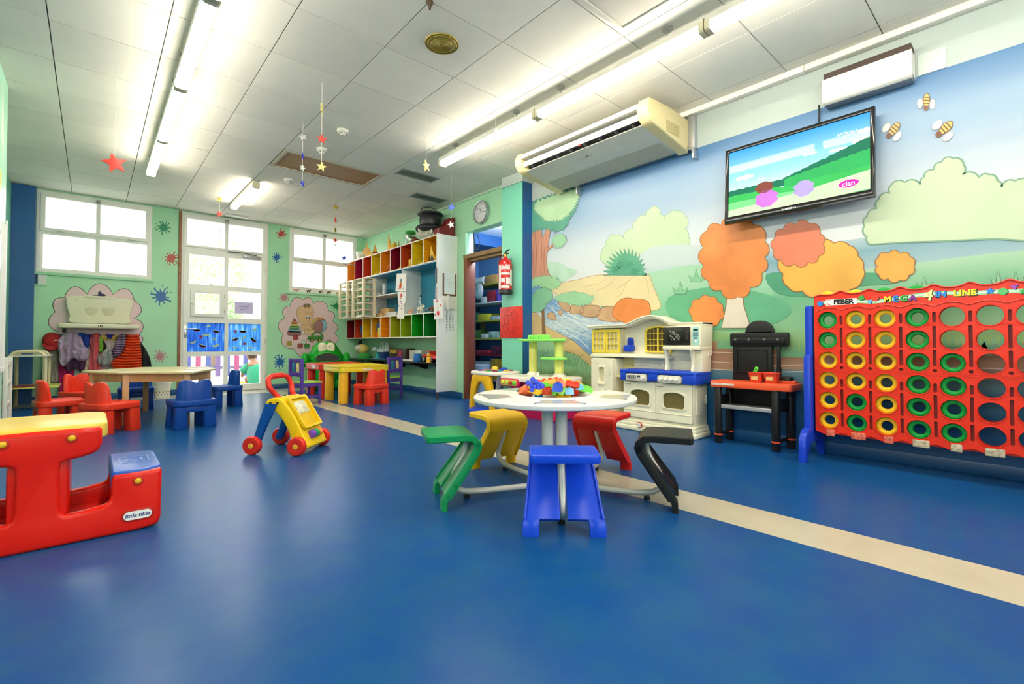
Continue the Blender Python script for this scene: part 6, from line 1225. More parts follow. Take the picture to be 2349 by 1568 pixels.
for (x, z) in ((-.17, 1.435), (.33, 1.43), (-.17, 1.18), (.33, 1.18)): B().cyl((x, YW-.159, z), (x, YW-.163, z), .02, n=16, bev=.002).obj('boss', CGM, bo)
Cg(B().prism(cr([(-.36, YW-.22), (-.34, YW-.30), (-.2, YW-.33), (.08, YW-.345), (.36, YW-.33), (.5, YW-.30), (.52, YW-.22), (.5, YW-.1), (.4, YW-.02), (-.24, YW-.02), (-.34, YW-.1)], 4), 1.03, 1.092, 'xy', bev=.018, seg=3), 'tray')
for x in (-.12, .08, .28): Cg(B().bb(x-.035, YW-.2, 1.09, x+.035, YW-.17, 1.1, .003), 'hinge', DARK)
for i in (-1, 0, 1): Cg(B().box((.08+i*.018, YW-.347, 1.06), (.01, .006, .03), .003), 'moulded_mark', M('#4a463c', .5))
Cg(B().bb(-.32, YW-.05, .97, -.28, YW, 1.03, .003), 'bracket', DARK)
tag(B().ell((.09, YW-.13, 1.515), (.045, .03, .025), 10).ell((.07, YW-.13, 1.545), (.02, .02, .025), 8).tube([(.05, YW-.13, 1.5), (.0, YW-.14, 1.498), (.11, YW-.15, 1.497)], .01, 6).obj('toy_figure', PL('#2c2f5a')), 'tiny dark toy on top of the changing station', 'toy')
cr_ = thing('coat_rack', 'yellow wall rail with dark blue pegs under the changing station', 'coat rack', (.09, YW-.012, .9)); B().bb(-.44, -.012, -.04, .44, .012, .04, .006).obj('rail', PL('#d9b63a'), cr_)
for x in (-.4, -.28, -.14, -.05, .1, .27, .4): B().cyl((x, -.012, 0), (x, -.07, .01), .012, n=10).ell((x, -.075, .012), (.03, .02, .03), 12).bb(x-.05, -.06, .035, x+.05, -.02, .05, .006).obj('peg', PL('#2a2a9a'), cr_)
def garment(name, label, cat, outline, col, y0, depth, folds=5, rough=.85, ribs=0, mat=None, seed=1, par=None, fz=0):
    """soft hanging cloth: outline on the wall, filled with a swollen folded front"""
    O = cr(outline, 4); n = len(O); cx = sum(p[0] for p in O)/n; cz = sum(p[1] for p in O)/n; rd = random.Random(seed); ph = rd.uniform(0, 6)
    R = []
    for s, d in ((1., 0), (1.0, .35), (.93, .75), (.78, .95), (.55, 1.), (.3, 1.0), (.06, 1.)):
        ring = []
        for x, z in O:
            X, Z = cx+(x-cx)*s, cz+(z-cz)*s; f = 1+.28*math.sin(folds*6.28*(X-cx)/.3+ph+2*Z)*(s < .99)+(.22*math.sin(ribs*Z) if ribs else 0)
            ring.append((X, y0-depth*d*f, Z))
        R.append(ring)
    o = B().loft(R).obj(name, mat or M(col, rough, var=.12, scale=14, bump=.25, bscale=40), par)
    if par is None: tag(o, label, cat, 'clothes hanging on the coat rack')
    return o
yw = YW-.03
garment('trousers', 'grey trousers hanging behind the red cap', 'trousers', [(-.5, .72), (-.36, .72), (-.35, .5), (-.34, .29), (-.42, .285), (-.43, .5), (-.44, .29), (-.52, .25), (-.51, .5)], '#8d8f80', yw-.0, .05, 7, seed=2)
hat = thing('cap', 'red baseball cap hanging at the left end of the coat rack', 'cap', (-.42, YW-.13, .84)); RC = M('#a81f22', .8, var=.1, scale=12)
B().ell((0, .02, .02), (.095, .08, .11), 20).obj('crown', RC, hat); B().loft([[(x, -.03+.05*math.cos(q*math.pi/8*0)-dd, -.03-.1*(1-(x/.1)**2)*k) for x in [-.09+.18*i/12 for i in range(13)]]+[(x, -.02-dd, -.03-.09*(1-(x/.1)**2)*k+.006) for x in reversed([-.09+.18*i/12 for i in range(13)])] for k, dd in ((.2, 0.0), (.6, .03), (1.0, .045))]).obj('visor', RC, hat); B().box((.05, -.055, .02), (.05, .004, .014), .001, None).obj('badge', PL('#e0d6d0'), hat)
garment('dress', 'magenta garment hanging low beside the red chairs', 'coat', [(-.34, .6), (-.2, .62), (-.19, .3), (-.25, .1), (-.33, .08), (-.35, .3)], '#a3125a', yw, .05, 5, seed=3)
garment('jumper', 'dark purple jumper below the lilac jacket', 'jumper', [(-.31, .62), (-.1, .62), (-.06, .55), (-.1, .40), (-.17, .46), (-.24, .41), (-.3, .5)], '#4a2f4e', yw-.02, .09, 4, seed=4)
garment('jacket', 'lilac jacket draped over the coat rack pegs', 'jacket', [(-.37, .78), (-.33, .92), (-.24, .975), (-.15, .965), (-.09, .83), (-.03, .70), (-.05, .585), (-.13, .56), (-.2, .60), (-.3, .49), (-.345, .58), (-.35, .7)], '#b7a3c0', yw-.04, .14, 4, seed=5)
garment('cap_hood', 'royal blue hood beside the lilac jacket', 'hood', [(-.16, .955), (-.09, .965), (-.02, .88), (-.04, .76), (-.08, .76), (-.12, .86)], '#123f9a', yw-.03, .10, 3, seed=6)
garment('cardigan', 'cream cardigan mostly hidden behind the pink coat', 'cardigan', [(-.09, .78), (-.03, .82), (-.02, .5), (-.05, .3), (-.1, .4)], '#d8cdb8', yw, .05, 5, seed=7)
garment('coat', 'coral pink hooded coat hanging on the rack', 'coat', [(-.03, .90), (.03, .965), (.075, .94), (.07, .72), (.05, .55), (.115, .42), (.105, .27), (.03, .25), (-.045, .27), (-.035, .5), (-.02, .72)], '#d9626c', yw-.01, .11, 5, seed=8)
garment('sweater', 'lime green sweater sleeve behind the carrier bag', 'sweater', [(.07, .9), (.11, .88), (.12, .75), (.09, .68), (.06, .74)], '#7fb53a', yw-.005, .06, 4, seed=9); garment('scarf', 'black scarf behind the carrier bag', 'scarf', [(.11, .86), (.14, .82), (.16, .72), (.12, .66), (.10, .72)], '#1c1f24', yw, .05, 3, seed=10)
bag = garment('carrier_bag', 'grey plastic carrier bag hanging from a peg', 'bag', [(.165, .75), (.21, .72), (.245, .62), (.2, .51), (.12, .485), (.065, .52), (.07, .64), (.13, .72)], '#a9acae', yw-.03, .12, 4, rough=.3, seed=11)
B().tube([(.17, yw-.09, .74), (.165, yw-.08, .82), (.175, yw-.07, .885), (.19, yw-.08, .82), (.185, yw-.09, .74)], .006, 6).obj('bag_handle', M('#c9cccd', .3), bag)
def stripes(c1, c2, sc):
    m = M(c1, .85).copy(); nt = m.node_tree; b = nt.nodes['Principled BSDF']; w = nt.nodes.new('ShaderNodeTexWave'); w.bands_direction = 'Z'; w.inputs['Scale'].default_value = sc; w.inputs['Distortion'].default_value = 1.5
    tc = [n for n in nt.nodes if n.type == 'TEX_COORD'][0]; nt.links.new(tc.outputs['Object'], w.inputs[0]); r = nt.nodes.new('ShaderNodeValToRGB'); r.color_ramp.interpolation = 'CONSTANT'
    r.color_ramp.elements[0].color = lin(c1)+(1,); r.color_ramp.elements[1].color = lin(c2)+(1,); r.color_ramp.elements[1].position = .5; q = r.color_ramp.elements.new(.75); q.color = lin('#8d84a8')+(1,)
    nt.links.new(w.outputs[0], r.inputs[0]); nt.links.new(r.outputs[0], b.inputs['Base Color']); return m
garment('cardigan', 'purple and pink striped knit sleeve beside the orange jacket', 'cardigan', [(.28, .93), (.35, .95), (.375, .9), (.35, .76), (.30, .64), (.23, .62), (.215, .7), (.25, .8)], '#40285a', yw-.05, .12, 3, mat=stripes('#3a2452', '#d8a8b4', 9), seed=12)
PO = cr([(.355, .9), (.40, .955), (.46, .965), (.53, .93), (.55, .75), (.565, .56), (.55, .3), (.38, .3), (.22, .46), (.2, .53), (.27, .62), (.35, .74)], 5)
pj = thing('puffer_jacket', 'orange quilted puffer jacket on the right end of the coat rack', 'jacket', (.4, yw, .9), 0, 'clothes hanging on the coat rack'); PJM = M('#e2481a', .45, var=.1, scale=20, bump=.3, bscale=30); nb_ = 16
for i in range(nb_):
    z = .315+.64*(i+.5)/nb_; xs = []
    for (x0, z0), (x1, z1) in zip(PO, PO[1:]+PO[:1]):
        if (z0 <= z) != (z1 <= z): xs.append(x0+(x1-x0)*(z-z0)/(z1-z0))
    if len(xs) < 2: continue
    xa, xb = min(xs), max(xs); h = .64/nb_
    B().loft([[(xa+(xb-xa)*u-.4, -.075+.012*math.sin(9*u+i)+.07*q*math.cos(a_*math.pi/6), z-.9+.56*h*q**.5*math.sin(a_*math.pi/6)-.012*math.sin(3.1*u)) for a_ in range(12)] for u, q in ((0, .15), (.04, .6), (.12, .9), (.35, 1), (.6, .95), (.88, .9), (.96, .6), (1, .15))]).obj('quilted_band', PJM, pj)
garment('coat', 'black coat hanging behind the orange puffer jacket', 'coat', [(.5, .86), (.56, .82), (.64, .66), (.68, .5), (.69, .25), (.66, .15), (.52, .17), (.5, .5)], '#15181e', yw+.005, .07, 4, seed=14)
nb = thing('notice_box', 'small recessed white notice holder beside the blue column', 'notice', (-.55, YW-.012, 1.70)); B().bb(-.06, -.004, -.09, .07, .012, .09, .003).obj('frame', GREEN, nb); B().bb(-.02, -.0065, -.07, .055, -.004, .07).obj('sheet', PL('#dfe2df'), nb); B().bb(-.055, -.0065, -.07, -.025, -.004, .07).obj('slot', PL('#20406f'), nb)
for i, (x, c) in enumerate(((2.80, '#d8a0a0'), (3.02, '#4a3a34'), (3.24, '#6a4a3a'), (3.40, '#5a5a50'), (3.58, '#c09a6a'))):
    t = thing('toy_animal', ('pink toy pig at the left', 'black toy dog second', 'brown toy horse in the middle', 'grey toy sheep fourth', 'tan toy deer at the right')[i]+' of the row on the window sill', 'toy animal', (x, YW-.014, 1.7662)); m = PL(c)
    B().ell((0, 0, .035), (.045 if i == 0 else .03, .012, .018), 12).obj('body', m, t); B().ell((.04 if i else .05, 0, .05), (.014, .01, .012), 8).obj('head', m, t)
    for q in (-.02, .018): B().cyl((q, 0, 0), (q, 0, .03), .006, n=8).obj('leg', m, t)
# ================================================================ television
tv = thing('television', 'black flat television tilted on the mural wall showing a cartoon meadow', 'television', (4.0, 1.268, 2.136)); tv.rotation_euler = (0, math.radians(3), 0)
GBLK = M('#0c0c10', .12, var=0.); hw_, hh_ = .513, .318
B().prism(rectp(-hw_, -hh_, hw_, hh_), -.012, .03, 'yz', [rectp(-hw_+.028, -hh_+.058, hw_-.028, hh_-.028)], bev=.006).obj('bezel', GBLK, tv); B().bb(.02, -hw_+.03, -hh_+.03, .07, hw_-.03, hh_-.03, .012).obj('back_case', PL('#17171a'), tv)
B().bb(.06, -.15, -.15, .125, .15, .12, .01).obj('wall_mount', PL('#2a2a2c'), tv)
text('SAMSUNG', .022, M('#d6d6d8', .3), tv, fr((-.0125, 0.02, -hh_+.03), (0, -1, 0), (0, 0, 1)), bold=.0005)
s0, s1, t0, t1 = hw_-.026, -hw_+.026, -hh_+.056, hh_-.026      # left y, right y, bottom, top
def scr(u, v): return (s0+(s1-s0)*u, t0+(t1-t0)*v)
EM = .95
def emat(h, e=EM): return M(h, .15, var=.06, scale=12, emit=e)
sk = B().bb(.004, s1, t0, .012, s0, t1).obj('screen', Mgrad('screen_sky', [(0, '#d9f4f4'), (.35, '#9fe2f2'), (1, '#3fa2e0')], 'Z', 2.05, 2.42, .12, .03, 4, emit=EM), tv)
def sp_(name, uv, h, layer, e=EM): return B().prism([scr(*p) for p in uv], .004-.0008*layer, .0042-.0008*layer, 'yz').obj(name, emat(h, e), sk)
wv = lambda a, b, y, am, f, n=26: [(a+(b-a)*i/n, y+am*math.sin(f*i)+am*.6*math.sin(2.1*f*i+1)) for i in range(n+1)]
def cloudp(cx, cy, w, h): return scal([(cx+w*math.cos(2*math.pi*i/7), cy+h*math.sin(2*math.pi*i/7)) for i in range(7)], .3)
for (cx, cy, w, h) in ((.13, .56, .08, .022), (.62, .66, .05, .012), (.8, .62, .06, .015), (.95, .66, .06, .03), (.97, .78, .05, .025), (.27, .48, .03, .008)): sp_('screen_cloud', cloudp(cx, cy, w, h), '#e6f6fa', 1)
tl_ = [(0, .40)]+[(i/40, .39+.19*max(0, (i/40-.42))/.58*1.5*(1 if i < 36 else 1)+.018*abs(math.sin(i*1.3))) for i in range(41)]
sp_('screen_far_trees', tl_+[(1, .3), (0, .3)], '#1f7a58', 2); sp_('screen_trees', [(.44, .3)]+[(.44+.56*i/24, .38+.14*(i/24)+.02*abs(math.sin(i*1.9))) for i in range(25)]+[(1, .25), (.44, .25)], '#37b45f', 3)
sp_('screen_hill', wv(0, 1, .30, .02, .35)+[(1, 0), (0, 0)], '#3fbf5c', 4); sp_('screen_meadow', wv(0, 1, .20, .015, .3)+[(1, 0), (0, 0)], '#7fdc8a', 5); sp_('screen_path', [(0, .1), (.3, .13), (.6, .17), (1, .26), (1, .02), (.7, 0), (0, 0)], '#cdf0b8', 6)
sp_('screen_flower_bush', scal([(.31+.075*math.cos(2*math.pi*i/8), .17+.12*math.sin(2*math.pi*i/8)) for i in range(8)], .25), '#d07ad8', 7); sp_('screen_flower_bush', scal([(.29+.06*math.cos(2*math.pi*i/7), .34+.08*math.sin(2*math.pi*i/7)) for i in range(7)], .25), '#8a4a3c', 7)
sp_('screen_flower_bush', scal([(.58+.06*math.cos(2*math.pi*i/8), .2+.11*math.sin(2*math.pi*i/8)) for i in range(8)], .25), '#b9a6e6', 7)
sp_('channel_logo', [(.87+.062*math.cos(2*math.pi*i/24), .135+.05*math.sin(2*math.pi*i/24)) for i in range(24)], '#d62ab0', 8)
def st(body, size, u, v, h, e=1.0, **k): y, z = scr(u, v); return text(body, size, emat(h, e), sk, fr((-.0044, y, z), (0, -1, 0), (0, 0, 1)), ext=.0003, **k)
st('clan', .05, .87, .132, '#ffffff', bold=.0008); st('TP', .022, .875, .205, '#dff6ff', bold=.001); st('PATRULLA', .026, .865, .80, '#eef6ff', bold=.0008); st('CANINA', .018, .865, .765, '#dbe9ff'); st('17:30', .015, .865, .735, '#dbe9ff')
# ================================================================ air conditioner
ac = thing('air_conditioner', 'long cream air conditioner hung under the ceiling on the mural wall', 'air conditioner', (3.75, 2.975, 2.7)); ACM = PL('#e6e1cf', .4); ACE = PL('#e3d3a0', .4)
def Ac(b, n, m=None, p=None, **k): return wobj(b, n, m or ACM, p or ac, **k)
hull = [(4.07, 2.87), (3.50, 2.872), (3.43, 2.845), (3.402, 2.79), (3.425, 2.72), (3.48, 2.672), (3.62, 2.65), (4.04, 2.585), (4.07, 2.6)]
Ac(B().prism([(4.07, 2.87), (3.50, 2.872), (3.43, 2.845), (3.405, 2.80), (3.53, 2.79), (3.56, 2.73), (3.50, 2.685), (3.48, 2.672), (3.62, 2.65), (4.04, 2.585), (4.07, 2.6)], 2.24, 3.72, 'xz'), 'casing', M('#d6d5cc', .4))
Ac(B().bb(3.535, 2.24, 2.70, 3.56, 3.72, 2.79), 'outlet', M('#23262e', .5))
for y0, y1 in ((2.15, 2.26), (3.70, 3.80)): Ac(B().prism(cr(hull, 2), y0, y1, 'xz', bev=.02, seg=3), 'end_cap', ACE)
Ac(B().box((0, 0, 0), (.05, 1.47, .008), .003, T(3.447, 2.98, 2.738, ry=59.6)), 'vane', PL('#f2eee0')); Ac(B().bb(3.402, 2.24, 2.79, 3.44, 3.72, 2.806, .004), 'lip', PL('#f0ecdc'))
for i in range(8): Ac(B().bb(3.48, 2.35+.18*i, 2.70, 3.535, 2.356+.18*i, 2.785), 'louvre', M('#4a4d55', .5))
Ac(B().box((3.62, 2.98, 2.6475), (.03, .16, .004), .001, T(0, 0, 0)), 'display', PL('#c9c8c0')); Ac(B().box((3.605, 2.95, 2.648), (.015, .02, .004)), 'sensor', PL('#3a3a40')); Ac(B().prism([(3.80, 2.6215), (4.035, 2.5855), (4.035, 2.5835), (3.80, 2.6195)], 2.28, 2.97, 'xz').prism([(3.80, 2.6215), (4.035, 2.5855), (4.035, 2.5835), (3.80, 2.6195)], 2.985, 3.68, 'xz'), 'filter_panel', M('#b3b1a2', .6, var=.1, scale=80)); Ac(B().box((3.462, 2.93, 2.715), (.012, .025, .02), .002), 'tag', PL('#b02a24'))
for i in range(0): Ac(B().prism([(3.72+.1*i, 2.634-.0155*i), (3.80+.1*i, 2.622-.0155*i), (3.80+.1*i, 2.618-.0155*i), (3.72+.1*i, 2.630-.0155*i)], 2.3, 3.65, 'xz'), 'intake_grille', PL('#b9b7a8'))
for i in range(9): Ac(B().box((3.80+.028*i*0+.0, 2.149, 2.66+.012*i), (.22, .004, .004)), 'end_grille', PL('#cbb985'))
text('MITSUBISHI', .0, ACM, ac, Matrix.Identity(4)) if False else None
for y in (2.12, 3.5): Ac(B().bb(4.05, y-.03, 2.50, 4.125, y-.015, 2.60, .002).bb(4.07, y-.03, 2.59, 4.128, y+.03, 2.9, .002), 'bracket', M('#b9bcbf', .35, .6))
# ================================================================ wall uplighter with shade, cover plate, cable
wl = thing('wall_uplighter', 'white curved wall uplighter high above the television', 'wall light', (4.06, .81, 2.69))
B().prism(cr([(-.055, .06), (-.068, -.01), (-.06, -.09), (-.03, -.115), (-.026, -.108), (-.05, -.085), (-.058, -.01), (-.047, .06)], 4), -.255, .255, 'xz').obj('front_panel', PL('#ecebe4', .4), wl); B().bb(-.04, -.25, -.10, .065, .25, .115).obj('back_box', M('#4a3a34', .6), wl); B().bb(-.03, -.25, -.118, .065, .25, -.10, .003).obj('bottom_plate', PL('#8d9094'), wl)
for s in (-1, 1): B().prism([(-.05, .055), (-.06, 0), (-.05, -.09), (.065, -.1), (.065, .055)], s*.255, s*.25, 'xz').obj('side_plate', PL('#e3e2da'), wl)
tag(B().bb(XW-.008, .40, 2.61, XW-.0006, .54, 2.75, .002).obj('cover_plate', PL('#d3dcd8')), 'square painted cover plate on the wall beside the shade box', 'cover plate')
tag(B().tube(cr([(4.09, 1.11, 2.62), (4.11, 1.115, 2.56), (4.11, 1.12, 2.5), (4.115, 1.12, 2.40)], 5, False), .006, 6).obj('cable', BLACK), 'black cable running down behind the television', 'cable')
# ================================================================ clock, extinguisher, maze panel
ck = thing('wall_clock', 'round white wall clock with silver rim above the store room door', 'clock', (XW, 5.288, 2.678)); CKM = M('#b9bcbe', .2, .8)
RY = rotm(ry=-90)
B().lathe([(.14, 0), (.163, 0), (.168, .01), (.166, .04), (.16, .05), (.148, .048), (.146, .03), (.146, .02)], 48, RY).obj('rim', CKM, ck); B().lathe([(0, .022), (.148, .022), (.148, .0), (0, .0)], 40, RY).obj('dial', PL('#e9ebec', .3), ck)
for i in range(12):
    a = math.radians(90-30*(i+1)); text(str(i+1), .032, PL('#2a2a2a'), ck, fr((-.0225, -.115*math.cos(a), .115*math.sin(a)), (0, -1, 0), (0, 0, 1)), name='numeral', bold=.0006)
for ang, L, w in ((117, .075, .008), (-4, .115, .006)):
    a = math.radians(ang); B().box((-.027, 0, L/2-.01), (.002, w, L), .0005, T(0, 0, 0, rx=90-ang)).obj('hand', PL('#1c1c1c'), ck)
B().lathe([(0, 0), (.147, 0), (.147, .002), (0, .002)], 40, T(-.045, 0, 0, ry=-90)).obj('glass', Mglass('clock_glass', (1, 1, 1), .06), ck)
fe = thing('fire_extinguisher', 'red fire extinguisher hung on the turquoise pillar', 'fire extinguisher', (3.872, 4.49, 1.435)); RE = M('#c6161c', .22, var=.03, coat=.4)
B().lathe([(0, .0), (.07, 0), (.082, .012), (.085, .03), (.085, .36), (.078, .4), (.055, .435), (.03, .45), (.026, .47), (0, .47)], 32).obj('cylinder', RE, fe); B().lathe([(.0, -.004), (.078, -.004), (.0865, .006), (.0865, .05), (.085, .052)], 32).obj('base_ring', BLACK, fe)
B().cyl((0, 0, .465), (0, 0, .505), .018, n=14).obj('valve', M('#b59a4a', .3, .8), fe); B().bb(-.012, -.06, .5, .012, .03, .515, .004).tube([(0, .025, .508), (0, -.02, .54), (0, -.075, .552)], .008, 8).obj('lever', BLACK, fe); B().tube(cr([(0, .02, .49), (-.01, .07, .48), (-.02, .105, .42), (-.02, .108, .3), (-.02, .1, .12), (-.02, .098, .06)], 5, False), .009, 8).obj('hose', M('#7a1f22', .4), fe)
def elab(name, a0, a1, z0, z1, col, r=.0856):
    n = 10; vs = [(r*math.cos(math.radians(a0+(a1-a0)*i/n)), r*math.sin(math.radians(a0+(a1-a0)*i/n)), z) for z in (z0, z1) for i in range(n+1)]; me = bpy.data.meshes.new(name); me.from_pydata(vs, [], [(i, i+1, n+2+i, n+1+i) for i in range(n)]); me.materials.append(col); o = bpy.data.objects.new(name, me); COL.objects.link(o); o.parent = fe
EW = PL('#ece6e2', .4)
elab('label', 190, 270, .3, .34, EW); elab('label', 190, 268, .235, .262, EW); elab('label', 190, 225, .14, .19, EW); elab('label', 235, 270, .12, .2, EW); elab('label', 190, 265, .07, .1, EW); elab('label', 225, 272, .345, .36, EW); elab('label', 272, 300, .1, .3, EW)
elab('label', 158, 186, .06, .36, EW)
for z in (.315, .33, .355): elab('label_print', 196, 240, z-.004, z, RE, .0859)
B().bb(.08, -.02, .3, .09, .02, .46, .003).obj('hook', M('#9a9a9a', .4, .7), fe)
mz = thing('maze_panel', 'square red circular-maze play panel on the turquoise pillar', 'play panel', (3.955, 4.475, 1.084)); B().bb(-.008, -.213, -.197, .008, .213, .197, .006).obj('panel', PL('#d8352c', .35), mz)
gm = M('#6a1512', .6); mzb = B()
for r, segs in ((.16, ((20, 80), (100, 165), (185, 250), (280, 345))), (.125, ((-20, 60), (90, 170), (200, 300))), (.09, ((30, 130), (160, 250), (270, 350))), (.055, ((-60, 70), (110, 220)))):
    for a0, a1 in segs:
        pts = [(r*math.cos(math.radians(a0+(a1-a0)*i/12)), r*math.sin(math.radians(a0+(a1-a0)*i/12))) for i in range(13)]
        mzb.prism([(y, z) for y, z in pts]+[(y*(1-.005/r), z*(1-.005/r)) for y, z in reversed(pts)], -.0088, -.0078, 'yz')
for a, r0, r1 in ((20, .125, .16), (100, .09, .125), (185, .125, .16), (250, .09, .16), (300, .055, .125), (60, .09, .125), (345, .125, .16), (150, .055, .09)):
    c, s = math.cos(math.radians(a)), math.sin(math.radians(a)); mzb.prism([(r0*c-.0025*s, r0*s+.0025*c), (r1*c-.0025*s, r1*s+.0025*c), (r1*c+.0025*s, r1*s-.0025*c), (r0*c+.0025*s, r0*s-.0025*c)], -.0088, -.0078, 'yz')
mzb.obj('maze_groove', gm, mz)
for y, z in ((.18, .165), (-.18, .165), (.18, -.165), (-.18, -.165), (0, .18), (0, -.185)): B().cyl((-.008, y, z), (-.0095, y, z), .008, n=10).obj('screw', DARK, mz)
tag(B().tube(cr([(XW-.036, 5.70, 2.1), (XW-.04, 5.705, 1.9), (XW-.03, 5.73, 1.7), (XW-.03, 5.78, 1.55)], 5, False), .004, 6).obj('cable', PL('#cfc9a8')), 'thin pale cable hanging beside the brown door frame', 'cable')
# ================================================================ ceiling fittings
hatch = thing('ceiling_hatch', 'long brown wooden panel set into the ceiling', 'hatch', (2.16, 5.86, ZC)); hz = .0
B().prism(rectp(-.595, -.3, .595, .3), -.004, .02, 'xy', [rectp(-.555, -.262, .555, .262)]).obj('frame', PL('#c9c0aa', .6), hatch); B().bb(-.556, -.263, .004, .556, .263, .018).obj('board', Mwood('#a87a48', '#946836', .5, 3., (1, 9, 1)), hatch)
for (x0, x1, y0, y1, lab) in ((2.81, 3.35, 5.18, 5.40, 'slotted grey ceiling vent nearer the strip light'), (3.41, 3.95, 5.89, 6.12, 'slotted grey ceiling vent nearer the shelf wall')):
    v = thing('ceiling_vent', lab, 'vent', ((x0+x1)/2, (y0+y1)/2, ZC), 0, 'ceiling vents'); a, b_ = (x1-x0)/2, (y1-y0)/2
    B().prism(rectp(-a, -b_, a, b_), -.008, 0, 'xy', [rectp(-a+.025, -b_+.025, a-.025, b_-.025)]).obj('frame', PL('#9aa39f'), v); B().bb(-a+.02, -b_+.02, -.002, a-.02, b_-.02, .0).obj('duct', M('#39423f', .7), v)
    for i in range(5): B().box((0, -b_+.045+i*(2*b_-.09)/4, -.005), (2*a-.05, .022, .002), 0, None).obj('slat', PL('#6f7a76'), v)
spk = thing('ceiling_speaker', 'round brass coloured speaker grille in the ceiling', 'speaker', (1.84, 2.83, ZC)); BR = M('#a8923c', .4, .4)
B().lathe([(0, -.012), (.02, -.014), (.08, -.014), (.112, -.006), (.118, 0), (0, 0)], 40).obj('plate', M('#8a7a34', .5, .3), spk)
for r in [.018+.0085*i for i in range(11)]: B().tube([(r*math.cos(2*math.pi*i/32), r*math.sin(2*math.pi*i/32), -.0145 if r < .085 else -.0105) for i in range(32)], .0022, 5, True).obj('grille_ring', BR, spk)
B().tube([(.116*math.cos(2*math.pi*i/40), .116*math.sin(2*math.pi*i/40), -.004) for i in range(40)], .005, 6, True).obj('rim', BR, spk); B().cyl((0, 0, -.012), (0, 0, -.02), .008, n=12).obj('screw', M('#c9b458', .3, .8), spk)
for (x, y, lab) in ((1.855, 4.655, 'round smoke detector nearest the speaker grille'), (1.865, 5.262, 'round smoke detector at the edge of the wooden hatch'), (1.89, 6.53, 'round smoke detector beyond the wooden hatch')):
    t = thing('smoke_detector', lab, 'smoke detector', (x, y, ZC), 0, 'smoke detectors'); B().lathe([(0, -.055), (.02, -.055), (.032, -.045), (.045, -.026), (.056, -.022), (.056, 0), (0, 0)], 28).obj('housing', PL('#e4e1d4'), t)
    for i in range(8): a = 2*math.pi*i/8; B().box((0, 0, 0), (.014, .003, .014), 0, T(.037*math.cos(a), .037*math.sin(a), -.036, rz=math.degrees(a)+90)).obj('slot', PL('#6a6860'), t)
ah = thing('attic_hatch', 'white framed access panel in the ceiling above the room', 'hatch', (2.39, 1.6, ZC)); B().prism(rectp(-.31, -.31, .31, .31), -.012, 0, 'xy', [rectp(-.265, -.265, .265, .265)], bev=.003).obj('frame', PL('#dbd8cd'), ah); B().bb(-.264, -.264, -.003, .264, .264, 0).obj('panel', PL('#c9c6bc', .6), ah)
tag(B().lathe([(0, -.05), (.006, -.05), (.01, -.03), (.02, -.015), (.022, 0), (0, 0)], 12).obj('ceiling_hook', M('#4a3a2a', .5, .5)), 'small dark hook in the ceiling near the top photo edge', 'hook').location = tuple(onZ(986, 4, ZC))
# hanging star strands: attached to the ceiling, each star placed down its thread
def starp(r, k=.45): return [(r*(1 if i % 2 == 0 else k)*math.sin(math.pi*i/5), r*(1 if i % 2 == 0 else k)*math.cos(math.pi*i/5)) for i in range(10)]
STC = dict(r=M('#e84a3c', .4, var=.05), y=M('#dccf86', .5, var=.1, scale=60), g=M('#a88f34', .35, .4), s=M('#c9c6c2', .4, .3, var=.2, scale=60), b=M('#2b3ad0', .35), w=M('#f0efec', .4), l=M('#5a7af0', .35))
def strand(lab, att, stars):
    a = onZ(att[0], att[1], ZC); t = thing('star_strand', lab, 'decoration', a, 0, 'hanging star strands'); zl = 0
    for i, (px, py, r, c, yw_) in enumerate(stars):
        d = ray(px, py); k = Vector((a.x, a.y)).length/Vector((d.x, d.y)).length; z = EYE+k*d.z-ZC; q = EYEV+d*k-a
        o = B().prism(starp(r*k*d.length/F if False else r*Vector((a.x, a.y)).length/F), -.006, .006, 'xz', bev=.003).obj('star', STC[c], t); o.location = (0, 0, z); o.rotation_euler = (0, math.radians(random.uniform(-20, 20)), -YAW+math.radians(yw_)-math.atan((px-CXP)/F)); zl = min(zl, z)
    B().cyl((0, 0, zl), (0, 0, 0), .0016, n=5).obj('thread', M('#e6e2d6', .6), t)
strand('single large red star on a thread near the left lights', (267, 150), [(266, 375, 19, 'r', 0)])
strand('strand with red star above a pale gold star over the wooden hatch', (739, 190), [(738, 250, 14, 'y', 80), (739, 319, 11, 'r', 10), (739, 383, 11, 'y', 0)])
strand('strand of silver, blue and white stars left of the red-gold strand', (695, 280), [(695, 314, 9.5, 's', 0), (693, 358, 7, 'b', 75), (693, 385, 7, 'w', 40), (696, 421, 6.5, 'b', 50)])
strand('single pale gold star near the end of the right strip lights', (978, 262), [(978, 381, 14, 'y', 50)])
strand('bluish star hanging in front of the right strip light', (1137, 232), [(1137, 300, 10, 's', 30), (1137, 318, 7, 'w', 40)])
strand('strand with blue star above a white star by the maroon board', (1035, 402), [(1035, 475, 9.5, 'l', 0), (1035, 515, 8.5, 'w', 0)])
strand('strand with gold, red and silver stars before the glazed door', (504, 440), [(504, 457, 6, 'g', 20), (504, 491, 7, 'r', 0), (503, 527, 6, 's', 80)])
strand('strand of five small gold and red stars before the right window', (770, 452), [(770, 475, 7, 'g', 0), (769, 505, 7, 'r', 70), (770, 528, 6, 'g', 70), (769, 551, 6, 'r', 30), (769, 562, 4, 's', 0)])
strand('silver star just under the ceiling beside the short strip light', (584, 450), [(584, 464, 6, 's', 20)])
strand('violet blue star hanging low in front of the right window', (790, 520), [(790, 592, 6.5, 'b', 0)])
